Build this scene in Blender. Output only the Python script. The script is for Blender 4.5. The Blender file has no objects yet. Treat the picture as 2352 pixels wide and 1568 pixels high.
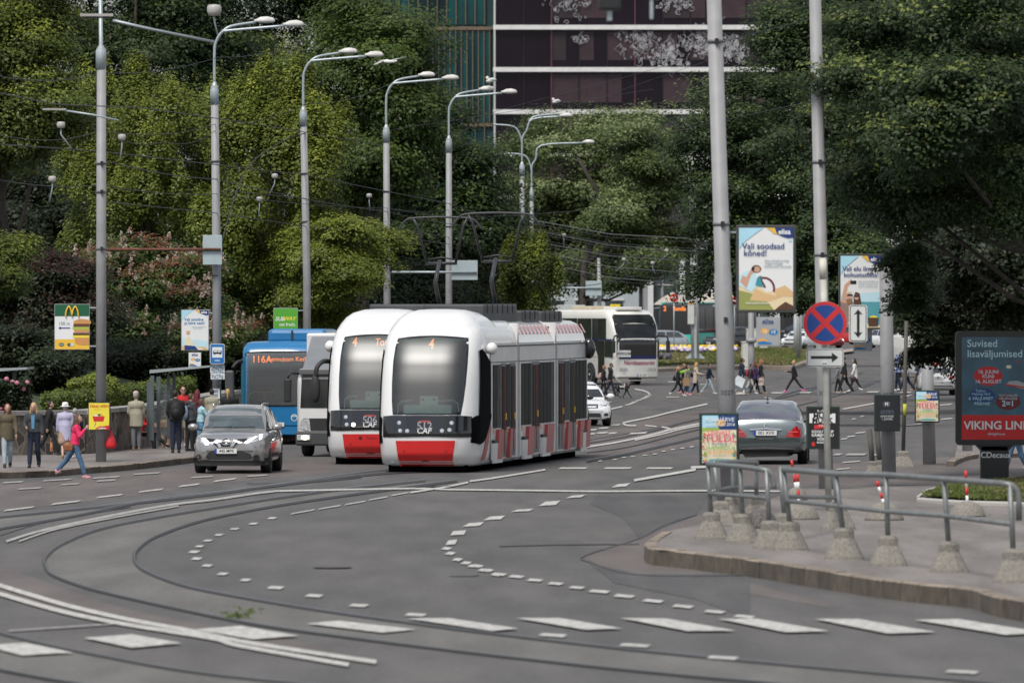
import bpy, bmesh, math, random
import numpy as np
from mathutils import Vector, Matrix
from mathutils.bvhtree import BVHTree

# ---------------------------------------------------------------- camera, light, exposure
FOC = 18293.0      # focal length in photo units (photo 2352 wide)
CAMH = 4.0
HORY = 700.0
scn = bpy.context.scene
cam_d = bpy.data.cameras.new("camera")
cam = bpy.data.objects.new("camera", cam_d)
scn.collection.objects.link(cam)
cam.location = (0, 0, CAMH)
cam.rotation_euler = (math.pi / 2, 0, 0)
cam_d.sensor_width = 36.0
cam_d.lens = 280.0
cam_d.shift_y = -84.0 / 2352.0
cam_d.clip_start = 1.0
cam_d.clip_end = 6000.0
cam_d.dof.use_dof = True
cam_d.dof.focus_distance = 225.0
cam_d.dof.aperture_fstop = 4.2
scn.camera = cam

SUN_EL, SUN_AZ = math.radians(57), math.radians(207)    # azimuth: from +Y clockwise (behind the camera, left)
world = bpy.data.worlds.new("World"); scn.world = world; world.use_nodes = True
wn, wl = world.node_tree.nodes, world.node_tree.links
wn.clear()
wo = wn.new("ShaderNodeOutputWorld"); wb = wn.new("ShaderNodeBackground")
sky = wn.new("ShaderNodeTexSky"); sky.sky_type = 'NISHITA'; sky.sun_disc = False
sky.sun_elevation = SUN_EL; sky.sun_rotation = SUN_AZ; sky.dust_density = 2.0
tc = wn.new("ShaderNodeTexCoord"); mp = wn.new("ShaderNodeMapping"); mp.inputs['Scale'].default_value = (1.6, 1.6, 3.4)
n1 = wn.new("ShaderNodeTexNoise"); n1.inputs['Scale'].default_value = 2.2; n1.inputs['Detail'].default_value = 9; n1.inputs['Roughness'].default_value = .58; n1.inputs['Distortion'].default_value = .6
r1 = wn.new("ShaderNodeValToRGB"); r1.color_ramp.elements[0].position = .36; r1.color_ramp.elements[1].position = .60
n2 = wn.new("ShaderNodeTexNoise"); n2.inputs['Scale'].default_value = 5.0; n2.inputs['Detail'].default_value = 7
r2 = wn.new("ShaderNodeValToRGB"); r2.color_ramp.elements[0].position = .30; r2.color_ramp.elements[1].position = .68
r2.color_ramp.elements[0].color = (1.9, 1.94, 2.0, 1); r2.color_ramp.elements[1].color = (8.6, 8.6, 8.6, 1)
mx = wn.new("ShaderNodeMixRGB")
wl.new(tc.outputs['Generated'], mp.inputs['Vector']); wl.new(mp.outputs[0], n1.inputs['Vector']); wl.new(mp.outputs[0], n2.inputs['Vector'])
wl.new(n1.outputs['Fac'], r1.inputs[0]); wl.new(n2.outputs['Fac'], r2.inputs[0])
wl.new(r1.outputs[0], mx.inputs[0]); wl.new(sky.outputs[0], mx.inputs[1]); wl.new(r2.outputs[0], mx.inputs[2])
wl.new(mx.outputs[0], wb.inputs['Color']); wl.new(wb.outputs[0], wo.inputs['Surface'])
wb.inputs['Strength'].default_value = 0.10
sl = bpy.data.lights.new("sun", 'SUN'); sun = bpy.data.objects.new("sun", sl); scn.collection.objects.link(sun)
sl.energy = 2.5; sl.angle = math.radians(22); sl.color = (1.0, .96, .9)
sd = Vector((math.sin(SUN_AZ) * math.cos(SUN_EL), math.cos(SUN_AZ) * math.cos(SUN_EL), math.sin(SUN_EL)))
sun.rotation_euler = (-sd).to_track_quat('-Z', 'Y').to_euler()
scn.view_settings.view_transform = 'Standard'; scn.view_settings.look = 'None'
scn.view_settings.exposure = 0.35; scn.view_settings.gamma = 1.0
scn.render.engine = 'CYCLES'
scn.cycles.max_bounces = 6; scn.cycles.transparent_max_bounces = 12; scn.cycles.diffuse_bounces = 3; scn.cycles.glossy_bounces = 3
scn.cycles.use_denoising = True

# ---------------------------------------------------------------- placing
SL = 0.0033
def gz(Y):
    return 0.0 if Y < 400 else SL * (min(Y, 900) - 400)
def gy(y, z=0.0):
    """distance of a ground point (raised by z) seen at photo row y"""
    Y = FOC * (CAMH - z) / (y - HORY)
    if Y > 400:
        Y = (CAMH - z + SL * 400) / ((y - HORY) / FOC + SL)
    return Y
def P(x, y, Y):
    return Vector(((x - 1176) / FOC * Y, Y, CAMH - (y - HORY) / FOC * Y))
def G(x, y, z=0.0):
    Y = gy(y, z)
    return Vector(((x - 1176) / FOC * Y, Y, z + gz(Y)))
def S(Y):           # photo units per metre
    return FOC / Y

# ---------------------------------------------------------------- materials
MATS = {}
def M(name, col=(.5, .5, .5), rough=.5, metal=0.0, var=.10, sc=3.0, bump=0.0, coat=0.0, spec=.5, emit=None, es=0.0, ior=1.5, col2=None, alpha=1.0, dirt=0.0):
    if name in MATS: return MATS[name]
    m = bpy.data.materials.new(name); m.use_nodes = True
    nt = m.node_tree; N = nt.nodes; L = nt.links
    b = N['Principled BSDF']
    b.inputs['Roughness'].default_value = rough; b.inputs['Metallic'].default_value = metal
    b.inputs['IOR'].default_value = ior; b.inputs['Specular IOR Level'].default_value = spec
    b.inputs['Coat Weight'].default_value = coat; b.inputs['Coat Roughness'].default_value = .04
    if alpha < 1: b.inputs['Alpha'].default_value = alpha
    t = N.new("ShaderNodeTexCoord"); no = N.new("ShaderNodeTexNoise"); no.inputs['Scale'].default_value = sc; no.inputs['Detail'].default_value = 6
    L.new(t.outputs['Object'], no.inputs['Vector'])
    r = N.new("ShaderNodeValToRGB"); r.color_ramp.elements[0].position = .3; r.color_ramp.elements[1].position = .7
    c2 = col2 if col2 else tuple(c * (1 - var) for c in col)
    c1 = tuple(min(1, c * (1 + var * .6)) for c in col) if not col2 else col
    r.color_ramp.elements[0].color = (*c2, 1); r.color_ramp.elements[1].color = (*c1, 1)
    L.new(no.outputs['Fac'], r.inputs[0]); L.new(r.outputs[0], b.inputs['Base Color'])
    if bump:
        bp = N.new("ShaderNodeBump"); bp.inputs['Strength'].default_value = bump
        L.new(no.outputs['Fac'], bp.inputs['Height']); L.new(bp.outputs[0], b.inputs['Normal'])
    if emit:
        b.inputs['Emission Color'].default_value = (*emit, 1); b.inputs['Emission Strength'].default_value = es
    MATS[name] = m; return m

def leaf_mat(name, a, b2, c=None, transl=.3):
    if name in MATS: return MATS[name]
    m = bpy.data.materials.new(name); m.use_nodes = True
    nt = m.node_tree; N = nt.nodes; L = nt.links; N.clear()
    o = N.new("ShaderNodeOutputMaterial"); g = N.new("ShaderNodeNewGeometry")
    r = N.new("ShaderNodeValToRGB"); r.color_ramp.elements[0].color = (*a, 1); r.color_ramp.elements[1].color = (*b2, 1)
    if c:
        e = r.color_ramp.elements.new(.5); e.color = (*c, 1)
    L.new(g.outputs['Random Per Island'], r.inputs[0])
    t = N.new("ShaderNodeTexCoord"); no = N.new("ShaderNodeTexNoise"); no.inputs['Scale'].default_value = .55; no.inputs['Detail'].default_value = 3
    L.new(t.outputs['Object'], no.inputs['Vector'])
    mr = N.new("ShaderNodeMapRange"); mr.inputs[1].default_value = .3; mr.inputs[2].default_value = .7; mr.inputs[3].default_value = .72; mr.inputs[4].default_value = 1.25
    L.new(no.outputs['Fac'], mr.inputs[0])
    mu = N.new("ShaderNodeVectorMath"); mu.operation = 'SCALE'; L.new(r.outputs[0], mu.inputs[0]); L.new(mr.outputs[0], mu.inputs['Scale'])
    p = N.new("ShaderNodeBsdfPrincipled"); p.inputs['Roughness'].default_value = .5; p.inputs['Specular IOR Level'].default_value = .35
    tr = N.new("ShaderNodeBsdfTranslucent"); mx_ = N.new("ShaderNodeMixShader"); mx_.inputs[0].default_value = transl
    L.new(mu.outputs[0], p.inputs['Base Color']); L.new(mu.outputs[0], tr.inputs['Color'])
    L.new(p.outputs[0], mx_.inputs[1]); L.new(tr.outputs[0], mx_.inputs[2]); L.new(mx_.outputs[0], o.inputs['Surface'])
    MATS[name] = m; return m

def glass_mat(name, tint=(.6, .75, .72), refl=1.0, thr=.5):
    """thin see-through pane: tinted transparency plus a mirror-like reflection"""
    if name in MATS: return MATS[name]
    m = bpy.data.materials.new(name); m.use_nodes = True
    nt = m.node_tree; N = nt.nodes; L = nt.links; N.clear()
    o = N.new("ShaderNodeOutputMaterial"); tp = N.new("ShaderNodeBsdfTransparent"); tp.inputs[0].default_value = (*tint, 1)
    gl = N.new("ShaderNodeBsdfGlossy"); gl.inputs['Roughness'].default_value = .36; gl.inputs[0].default_value = (refl, refl, refl, 1)
    mx_ = N.new("ShaderNodeMixShader"); lw = N.new("ShaderNodeLayerWeight"); lw.inputs[0].default_value = .5
    mr = N.new("ShaderNodeMapRange"); mr.inputs[1].default_value = 0; mr.inputs[2].default_value = 1; mr.inputs[3].default_value = thr; mr.inputs[4].default_value = 1
    L.new(lw.outputs['Fresnel'], mr.inputs[0]); L.new(mr.outputs[0], mx_.inputs[0])
    L.new(tp.outputs[0], mx_.inputs[1]); L.new(gl.outputs[0], mx_.inputs[2]); L.new(mx_.outputs[0], o.inputs['Surface'])
    MATS[name] = m; return m

def flat(name, col, rough=.55, var=.04):
    return M(name, col, rough, var=var, sc=6)

# ---------------------------------------------------------------- mesh builder
class MB:
    def __init__(s): s.v = []; s.f = []; s.m = []; s.mats = []; s.sm = []
    def mi(s, mat):
        if mat not in s.mats: s.mats.append(mat)
        return s.mats.index(mat)
    def add(s, vs, fs, mat, smooth=False):
        o = len(s.v); s.v += [tuple(v) for v in vs]; k = s.mi(mat)
        for f in fs: s.f.append(tuple(i + o for i in f)); s.m.append(k); s.sm.append(smooth)
    def box(s, c, d, mat, rz=0, bev=0.0):
        cx, cy, cz = c; x, y, z = d[0] / 2, d[1] / 2, d[2] / 2
        if bev > 0:
            bm = bmesh.new(); bmesh.ops.create_cube(bm, size=1)
            for v in bm.verts: v.co = Vector((v.co.x * d[0], v.co.y * d[1], v.co.z * d[2]))
            bmesh.ops.bevel(bm, geom=bm.edges[:], offset=bev, segments=2, affect='EDGES', profile=.5)
            R = Matrix.Rotation(rz, 4, 'Z'); vs = [(R @ v.co) + Vector(c) for v in bm.verts]
            bm.verts.index_update()
            s.add(vs, [[v.index for v in f.verts] for f in bm.faces], mat); bm.free(); return
        R = Matrix.Rotation(rz, 3, 'Z')
        vs = [R @ Vector((a * x, b * y, e * z)) + Vector(c) for e in (-1, 1) for a, b in ((-1, -1), (1, -1), (1, 1), (-1, 1))]
        s.add(vs, [(3, 2, 1, 0), (4, 5, 6, 7), (0, 1, 5, 4), (1, 2, 6, 5), (2, 3, 7, 6), (3, 0, 4, 7)], mat)
    def tube(s, pts, r, mat, n=8, cap=True, smooth=True):
        pts = [Vector(p) for p in pts]; rs = r if isinstance(r, (list, tuple)) else [r] * len(pts)
        vs = []; fs = []; up = None
        for i, p in enumerate(pts):
            d = (pts[min(i + 1, len(pts) - 1)] - pts[max(i - 1, 0)])
            if d.length < 1e-9: d = Vector((0, 0, 1))
            d.normalize()
            if up is None:
                up = Vector((0, 0, 1)) if abs(d.z) < .9 else Vector((0, 1, 0))
            a = d.cross(up)
            if a.length < 1e-4: a = d.cross(Vector((1, 0, 0)))
            a.normalize(); b = a.cross(d).normalized(); up = b
            for k in range(n):
                t = 2 * math.pi * k / n
                vs.append(p + (a * math.cos(t) + b * math.sin(t)) * rs[i])
        for i in range(len(pts) - 1):
            for k in range(n):
                k2 = (k + 1) % n
                fs.append((i * n + k, i * n + k2, (i + 1) * n + k2, (i + 1) * n + k))
        if cap:
            fs.append(tuple(range(n - 1, -1, -1))); fs.append(tuple((len(pts) - 1) * n + k for k in range(n)))
        s.add(vs, fs, mat, smooth)
    def lathe(s, prof, c, mat, n=24, axis='Z', smooth=True):
        """prof: (radius, height) list"""
        vs = []; fs = []
        for r, h in prof:
            for k in range(n):
                t = 2 * math.pi * k / n; a, b = r * math.cos(t), r * math.sin(t)
                p = (a, b, h) if axis == 'Z' else ((h, a, b) if axis == 'X' else (a, h, b))
                vs.append(Vector(p) + Vector(c))
        m = len(prof)
        for i in range(m - 1):
            for k in range(n):
                k2 = (k + 1) % n; fs.append((i * n + k, i * n + k2, (i + 1) * n + k2, (i + 1) * n + k))
        fs.append(tuple(range(n - 1, -1, -1))); fs.append(tuple((m - 1) * n + k for k in range(n)))
        s.add(vs, fs, mat, smooth)
    def ell(s, c, r, mat, n=12, m=8, rot=None):
        vs = []; fs = []
        for i in range(m + 1):
            ph = math.pi * i / m
            for k in range(n):
                t = 2 * math.pi * k / n
                v = Vector((r[0] * math.sin(ph) * math.cos(t), r[1] * math.sin(ph) * math.sin(t), r[2] * math.cos(ph)))
                if rot: v = rot @ v
                vs.append(v + Vector(c))
        for i in range(m):
            for k in range(n):
                k2 = (k + 1) % n; fs.append((i * n + k, (i + 1) * n + k, (i + 1) * n + k2, i * n + k2))
        s.add(vs, fs, mat, True)
    def prism(s, poly, h0, h1, mat, plane='XY'):
        """extrude a polygon; plane XY: h is z, XZ: h is y, YZ: h is x"""
        def q(a, b, h): return (a, b, h) if plane == 'XY' else ((a, h, b) if plane == 'XZ' else (h, a, b))
        n = len(poly)
        vs = [q(a, b, h0) for a, b in poly] + [q(a, b, h1) for a, b in poly]
        fs = [tuple(range(n - 1, -1, -1)), tuple(range(n, 2 * n))] + [(i, (i + 1) % n, n + (i + 1) % n, n + i) for i in range(n)]
        s.add(vs, fs, mat)
    def build(s, name, parent=None, loc=None, rz=0):
        me = bpy.data.meshes.new(name)
        me.from_pydata(s.v, [], s.f)
        for m in s.mats: me.materials.append(m)
        me.polygons.foreach_set('material_index', s.m); me.polygons.foreach_set('use_smooth', s.sm)
        bm = bmesh.new(); bm.from_mesh(me); bmesh.ops.recalc_face_normals(bm, faces=bm.faces); bm.to_mesh(me); bm.free()
        me.update()
        o = bpy.data.objects.new(name, me); scn.collection.objects.link(o)
        if parent: o.parent = parent
        if loc is not None: o.location = loc
        if rz: o.rotation_euler = (0, 0, rz)
        return o

def obj_from(name, vs, fs, mat, parent=None, smooth=False):
    b = MB(); b.add(vs, fs, mat, smooth); return b.build(name, parent)
def thing(name, label, cat, loc=(0, 0, 0), rz=0, group=None, scale=None):
    o = bpy.data.objects.new(name, None); scn.collection.objects.link(o)
    o.location = loc; o.rotation_euler = (0, 0, rz); o['label'] = label; o['category'] = cat; o.empty_display_size = .3
    if group: o['group'] = group
    if scale: o.scale = (scale, scale, scale) if not isinstance(scale, tuple) else scale
    return o
def tag(o, label, cat, group=None, kind=None):
    o['label'] = label; o['category'] = cat
    if group: o['group'] = group
    if kind: o['kind'] = kind
    return o
def struct(o):
    o['kind'] = 'structure'; return o
def dup(o, parent=None, loc=None, rz=None, label=None):
    c = o.copy(); scn.collection.objects.link(c)
    if parent: c.parent = parent
    if loc is not None: c.location = loc
    if rz is not None: c.rotation_euler = (0, 0, rz)
    if label: c['label'] = label
    for ch in list(o.children): dup(ch, c)
    return c

# ---------------------------------------------------------------- text and panels
_tc = {}
def text2d(t, size=1.0, bold=0.0, align='CENTER', shear=0.0, sx=1.0):
    key = (t, bold, align, shear)
    if key not in _tc:
        cu = bpy.data.curves.new("t", 'FONT'); cu.body = t; cu.size = 1; cu.align_x = align; cu.align_y = 'CENTER'; cu.resolution_u = 3
        cu.offset = bold; cu.shear = shear; cu.fill_mode = 'FRONT'
        ob = bpy.data.objects.new("t", cu); scn.collection.objects.link(ob)
        dg = bpy.context.evaluated_depsgraph_get(); e = ob.evaluated_get(dg); me = e.to_mesh()
        _tc[key] = ([(v.co.x, v.co.y) for v in me.vertices], [tuple(p.vertices) for p in me.polygons])
        e.to_mesh_clear(); bpy.data.objects.remove(ob); bpy.data.curves.remove(cu)
    v, f = _tc[key]
    return [(a * size * sx, b * size) for a, b in v], f
def ellp(cx, cz, rx, rz, n=20, rot=0):
    c, s_ = math.cos(rot), math.sin(rot)
    return [(cx + rx * math.cos(t) * c - rz * math.sin(t) * s_, cz + rx * math.cos(t) * s_ + rz * math.sin(t) * c) for t in [2 * math.pi * k / n for k in range(n)]]
def rectp(x0, z0, x1, z1): return [(x0, z0), (x1, z0), (x1, z1), (x0, z1)]
def rrect(x0, z0, x1, z1, r, n=4):
    out = []
    for cx, cz, a in ((x1 - r, z1 - r, 0), (x0 + r, z1 - r, 90), (x0 + r, z0 + r, 180), (x1 - r, z0 + r, 270)):
        for k in range(n + 1):
            t = math.radians(a + 90 * k / n); out.append((cx + r * math.cos(t), cz + r * math.sin(t)))
    return out
def art(parent, w, h, cx, cz, y, items, back=False):
    """printed artwork on a panel whose front plane is y (facing -Y). item coordinates: 0..1 across, 0..1 up."""
    A = MB(); T = MB(); k = 0
    for it in items:
        k += 1; yy = y - .0007 * k - .001
        if it[0] == 'p':
            pts = [(cx + (a - .5) * w, cz + (b - .5) * h) for a, b in it[1]]
            A.add([(a, yy, b) for a, b in pts], [tuple(range(len(pts)))], it[2])
        elif it[0] == 'e':
            _, ex, ez, rx, rz_, mt = it[:6]; rot = it[6] if len(it) > 6 else 0
            pts = ellp(cx + (ex - .5) * w, cz + (ez - .5) * h, rx * w, rz_ * w, 22, rot)
            A.add([(a, yy, b) for a, b in pts], [tuple(range(len(pts)))], mt)
        elif it[0] == 't':
            _, s_, tx, tz, size, mt = it[:6]; kw = it[6] if len(it) > 6 else {}
            v, f = text2d(s_, size * w, **kw)
            T.add([(a + cx + (tx - .5) * w, yy, b + cz + (tz - .5) * h) for a, b in v], f, mt); T.build('lettering', parent); T = MB()
    if A.v: A.build('artwork', parent)

# ---------------------------------------------------------------- patches laid on a curved body
def bvh_of(o):
    me = o.data
    return BVHTree.FromPolygons([v.co.copy() for v in me.vertices], [tuple(p.vertices) for p in me.polygons])
DIRS = {'F': (Vector((0, 1, 0)), lambda u, v: Vector((u, -30, v))), 'B': (Vector((0, -1, 0)), lambda u, v: Vector((u, 60, v))),
        'R': (Vector((-1, 0, 0)), lambda u, v: Vector((20, u, v))), 'L': (Vector((1, 0, 0)), lambda u, v: Vector((-20, u, v))),
        'T': (Vector((0, 0, -1)), lambda u, v: Vector((u, v, 20)))}
def tess(poly, step):
    bm = bmesh.new(); bm.faces.new([bm.verts.new((a, b, 0)) for a, b in poly])
    for ax in (0, 1):
        lo = min(p[ax] for p in poly); hi = max(p[ax] for p in poly); k = math.floor(lo / step) + 1
        while k * step < hi:
            no = Vector((1, 0, 0)) if ax == 0 else Vector((0, 1, 0))
            co = no * (k * step)
            bmesh.ops.bisect_plane(bm, geom=bm.verts[:] + bm.edges[:] + bm.faces[:], plane_co=co, plane_no=no, dist=1e-6); k += 1
    bmesh.ops.triangulate(bm, faces=bm.faces[:]); bm.verts.index_update()
    vs = [(v.co.x, v.co.y) for v in bm.verts]; fs = [tuple(v.index for v in f.verts) for f in bm.faces]; bm.free()
    return vs, fs
def project(vs, bvh, d, off):
    dr, org = DIRS[d]; out = []; miss = []
    for i, (u, v) in enumerate(vs):
        h = bvh.ray_cast(org(u, v), dr)
        if h[0] is None: out.append(None); miss.append(i)
        else:
            out.append(h[0] - dr * off)
    if miss:
        good = [i for i in range(len(vs)) if out[i] is not None]
        if not good: return None
        for i in miss:
            j = min(good, key=lambda q: (vs[q][0] - vs[i][0]) ** 2 + (vs[q][1] - vs[i][1]) ** 2)
            q = out[j].copy(); o_ = org(*vs[i])
            for ax in range(3):
                if abs(dr[ax]) < .5: q[ax] = o_[ax]
            out[i] = q
    return out
class Skin:
    """collects patches on one body"""
    def __init__(s, body, parent): s.b = bvh_of(body); s.p = parent; s.k = 0
    def patch(s, mb, poly, d, mat, off=.006, step=.12):
        vs, fs = tess(poly, step); q = project(vs, s.b, d, off)
        if q: mb.add(q, fs, mat, True)
    def text(s, mb, t, u, v, size, d, mat, off=.012, bold=.01, mirror=False, **kw):
        vs, fs = text2d(t, size, bold, **kw)
        vs = [((-a if mirror else a) + u, b + v) for a, b in vs]; q = project(vs, s.b, d, off)
        if q: mb.add(q, fs, mat)
    def part(s, name, poly, d, mat, off=.006, step=.12):
        mb = MB(); s.patch(mb, poly, d, mat, off, step)
        return mb.build(name, s.p) if mb.v else None

def catmull(pts, n=8):
    out = []; P_ = [pts[0]] + list(pts) + [pts[-1]]
    for i in range(1, len(P_) - 2):
        p0, p1, p2, p3 = [np.array(q, float) for q in P_[i - 1:i + 3]]
        for k in range(n):
            t = k / n
            out.append(tuple(.5 * ((2 * p1) + (-p0 + p2) * t + (2 * p0 - 5 * p1 + 4 * p2 - p3) * t * t + (-p0 + 3 * p1 - 3 * p2 + p3) * t ** 3)))
    out.append(tuple(pts[-1])); return out

def apply_mods(o):
    dg = bpy.context.evaluated_depsgraph_get(); e = o.evaluated_get(dg)
    me = bpy.data.meshes.new_from_object(e, depsgraph=dg); old = o.data
    o.modifiers.clear(); o.data = me; bpy.data.meshes.remove(old); return o
# ================================================================ ground, roads, kerbs, markings
def asphalt(name, base, warm, sc=.35):
    if name in MATS: return MATS[name]
    m = bpy.data.materials.new(name); m.use_nodes = True
    nt = m.node_tree; N = nt.nodes; L = nt.links; b = N['Principled BSDF']
    b.inputs['Roughness'].default_value = .82; b.inputs['Specular IOR Level'].default_value = .25
    t = N.new("ShaderNodeTexCoord"); mp_ = N.new("ShaderNodeMapping"); mp_.inputs['Scale'].default_value = (1, .12, 1)
    L.new(t.outputs['Object'], mp_.inputs[0])
    a = N.new("ShaderNodeTexNoise"); a.inputs['Scale'].default_value = sc; a.inputs['Detail'].default_value = 5; L.new(mp_.outputs[0], a.inputs[0])
    r = N.new("ShaderNodeValToRGB"); r.color_ramp.elements[0].position = .42; r.color_ramp.elements[1].position = .58
    r.color_ramp.elements[0].color = (*base, 1); r.color_ramp.elements[1].color = (*warm, 1); L.new(a.outputs[0], r.inputs[0])
    f = N.new("ShaderNodeTexNoise"); f.inputs['Scale'].default_value = 14; f.inputs['Detail'].default_value = 8; f.inputs['Roughness'].default_value = .8; L.new(mp_.outputs[0], f.inputs[0])
    s2 = N.new("ShaderNodeTexNoise"); s2.inputs['Scale'].default_value = 1.3; s2.inputs['Detail'].default_value = 6; L.new(mp_.outputs[0], s2.inputs[0])
    ad = N.new("ShaderNodeMath"); ad.operation = 'ADD'; L.new(f.outputs[0], ad.inputs[0]); L.new(s2.outputs[0], ad.inputs[1])
    mr = N.new("ShaderNodeMapRange"); mr.inputs[1].default_value = .7; mr.inputs[2].default_value = 1.3; mr.inputs[3].default_value = .76; mr.inputs[4].default_value = 1.24
    L.new(ad.outputs[0], mr.inputs[0]); v = N.new("ShaderNodeVectorMath"); v.operation = 'SCALE'
    L.new(r.outputs[0], v.inputs[0]); L.new(mr.outputs[0], v.inputs['Scale']); L.new(v.outputs[0], b.inputs['Base Color'])
    bp = N.new("ShaderNodeBump"); bp.inputs['Strength'].default_value = .25; L.new(f.outputs[0], bp.inputs['Height']); L.new(bp.outputs[0], b.inputs['Normal'])
    MATS[name] = m; return m
ROAD = asphalt('asphalt', (.094, .092, .091), (.112, .106, .102))
ROADR = asphalt('asphalt_red', (.120, .104, .099), (.132, .115, .110), .6)
BED = asphalt('track_concrete', (.125, .122, .114), (.140, .136, .127), .8)
PAVE = asphalt('pavement', (.17, .155, .145), (.21, .19, .18), 1.2)
PAINT = M('road_paint', (.50, .49, .46), .75, var=.55, sc=11)
PAINTO = M('worn_paint', (.36, .35, .33), .75, var=.5, sc=7)
RAIL = M('rail_steel', (.03, .029, .03), .7, var=.3, sc=4)
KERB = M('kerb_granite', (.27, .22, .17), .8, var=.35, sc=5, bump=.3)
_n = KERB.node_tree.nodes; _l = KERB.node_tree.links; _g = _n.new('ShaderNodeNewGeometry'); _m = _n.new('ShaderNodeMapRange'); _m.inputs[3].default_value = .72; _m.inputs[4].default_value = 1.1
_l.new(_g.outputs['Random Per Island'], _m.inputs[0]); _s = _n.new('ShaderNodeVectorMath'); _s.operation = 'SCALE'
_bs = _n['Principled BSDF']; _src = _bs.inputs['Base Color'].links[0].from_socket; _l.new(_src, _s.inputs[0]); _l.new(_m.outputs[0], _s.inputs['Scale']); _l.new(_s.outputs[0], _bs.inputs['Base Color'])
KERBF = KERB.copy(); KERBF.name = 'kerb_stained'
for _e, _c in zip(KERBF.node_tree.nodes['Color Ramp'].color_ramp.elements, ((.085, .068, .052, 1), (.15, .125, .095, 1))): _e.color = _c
GRASS = M('grass', (.09, .11, .035), .9, var=.5, sc=2.5, bump=.5, col2=(.15, .12, .06))

def sheet(name, ptsY, x0, x1, mat, dz=0.0):
    b = MB(); vs = []; fs = []
    for Y in ptsY:
        for X in np.linspace(x0, x1, 5): vs.append((X, Y, gz(Y) + dz))
    for i in range(len(ptsY) - 1):
        for k in range(4): a = i * 5 + k; fs.append((a, a + 1, a + 6, a + 5))
    b.add(vs, fs, mat); return struct(b.build(name))
sheet('road', [-80, 0, 60, 100, 150, 200, 300, 400, 500, 600, 750, 900, 1400, 4000], -900, 900, ROAD)

def Z4(x, y): return (x * .4883, 1004.9 + y * .4883)
def Z5(x, y): return (1033.6 + x * .3776, 976.2 + y * .3776)
def Z3(x, y): return (1263.3 + x * .2564, 660.4 + y * .2564)
def ZR(x, y): return (1751.4 + x * .3845, 488.1 + y * .3845)
def band(pts, w, n=8, grow=1.5):
    c = catmull(pts, n) if n > 1 else pts; L = []; R = []
    for i, p in enumerate(c):
        q0 = c[max(i - 1, 0)]; q1 = c[min(i + 1, len(c) - 1)]
        dx, dy = q1[0] - q0[0], q1[1] - q0[1]; l = math.hypot(dx, dy) or 1; nx, ny = -dy / l, dx / l
        ww = w[0] + (w[1] - w[0]) * i / (len(c) - 1) if isinstance(w, tuple) else w
        ww *= 1 + (grow - 1) * abs(nx)
        L.append((p[0] + nx * ww / 2, p[1] + ny * ww / 2)); R.append((p[0] - nx * ww / 2, p[1] - ny * ww / 2))
    return L, R
_zc = [0]
def nz():
    _zc[0] += 1; return _zc[0] * .00025
def addband(mb, pts, w, mat, z, n=8, grow=1.5):
    z += nz()
    L, R = band(pts, w, n, grow); vs = [G(*p) + Vector((0, 0, z)) for p in L + R]; k = len(L)
    mb.add(vs, [(i, i + 1, k + i + 1, k + i) for i in range(k - 1)], mat)
def addpoly(mb, pts, mat, z):
    z += nz() * (.3 if z > .01 else 1)
    vs = [G(*p) + Vector((0, 0, z)) for p in pts]; mb.add(vs, [tuple(range(len(vs)))], mat)
def between(A, B, mat, z, name, n=8):
    A = catmull(A, n); B = catmull(B, n); k = min(len(A), len(B))
    A = [A[int(i * (len(A) - 1) / (k - 1))] for i in range(k)]; B = [B[int(i * (len(B) - 1) / (k - 1))] for i in range(k)]
    z += nz(); b = MB(); vs = [G(*p) + Vector((0, 0, z)) for p in A + B]; b.add(vs, [(i, i + 1, k + i + 1, k + i) for i in range(k - 1)], mat)
    return struct(b.build(name))
R0 = [Z4(*p) for p in [(-80, 385), (0, 376), (500, 325), (1000, 268), (1300, 225), (1600, 182), (1850, 150)]]
R1 = [Z4(*p) for p in [(-80, 445), (0, 430), (350, 370), (700, 300), (1100, 252), (1500, 203), (1800, 170), (2000, 160)]]
R2 = [Z4(*p) for p in [(2000, 205), (1480, 262), (900, 350), (500, 425), (300, 500), (220, 560), (212, 605), (260, 655), (450, 720), (800, 800), (1200, 880), (1700, 950), (2352, 1030), (3100, 1110), (4000, 1190), (4900, 1270)]]
R3 = [Z4(*p) for p in [(2150, 205), (1440, 300), (1000, 380), (750, 460), (655, 520), (632, 570), (665, 620), (800, 680), (1000, 730), (1500, 815), (2000, 885), (2352, 930), (3100, 1015), (4000, 1100), (4900, 1180)]]
R4 = [Z4(*p) for p in [(-80, 905), (0, 925), (250, 985), (500, 1035), (800, 1090), (1100, 1130), (1500, 1170), (2000, 1215)]]
R5 = [Z4(*p) for p in [(-80, 1075), (0, 1095), (300, 1150), (600, 1190)]]
between(R0, R1, BED, .004, 'track_bed'); between(R2, R3, BED, .004, 'track_bed'); between(R4, R5, BED, .004, 'track_bed')
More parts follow.
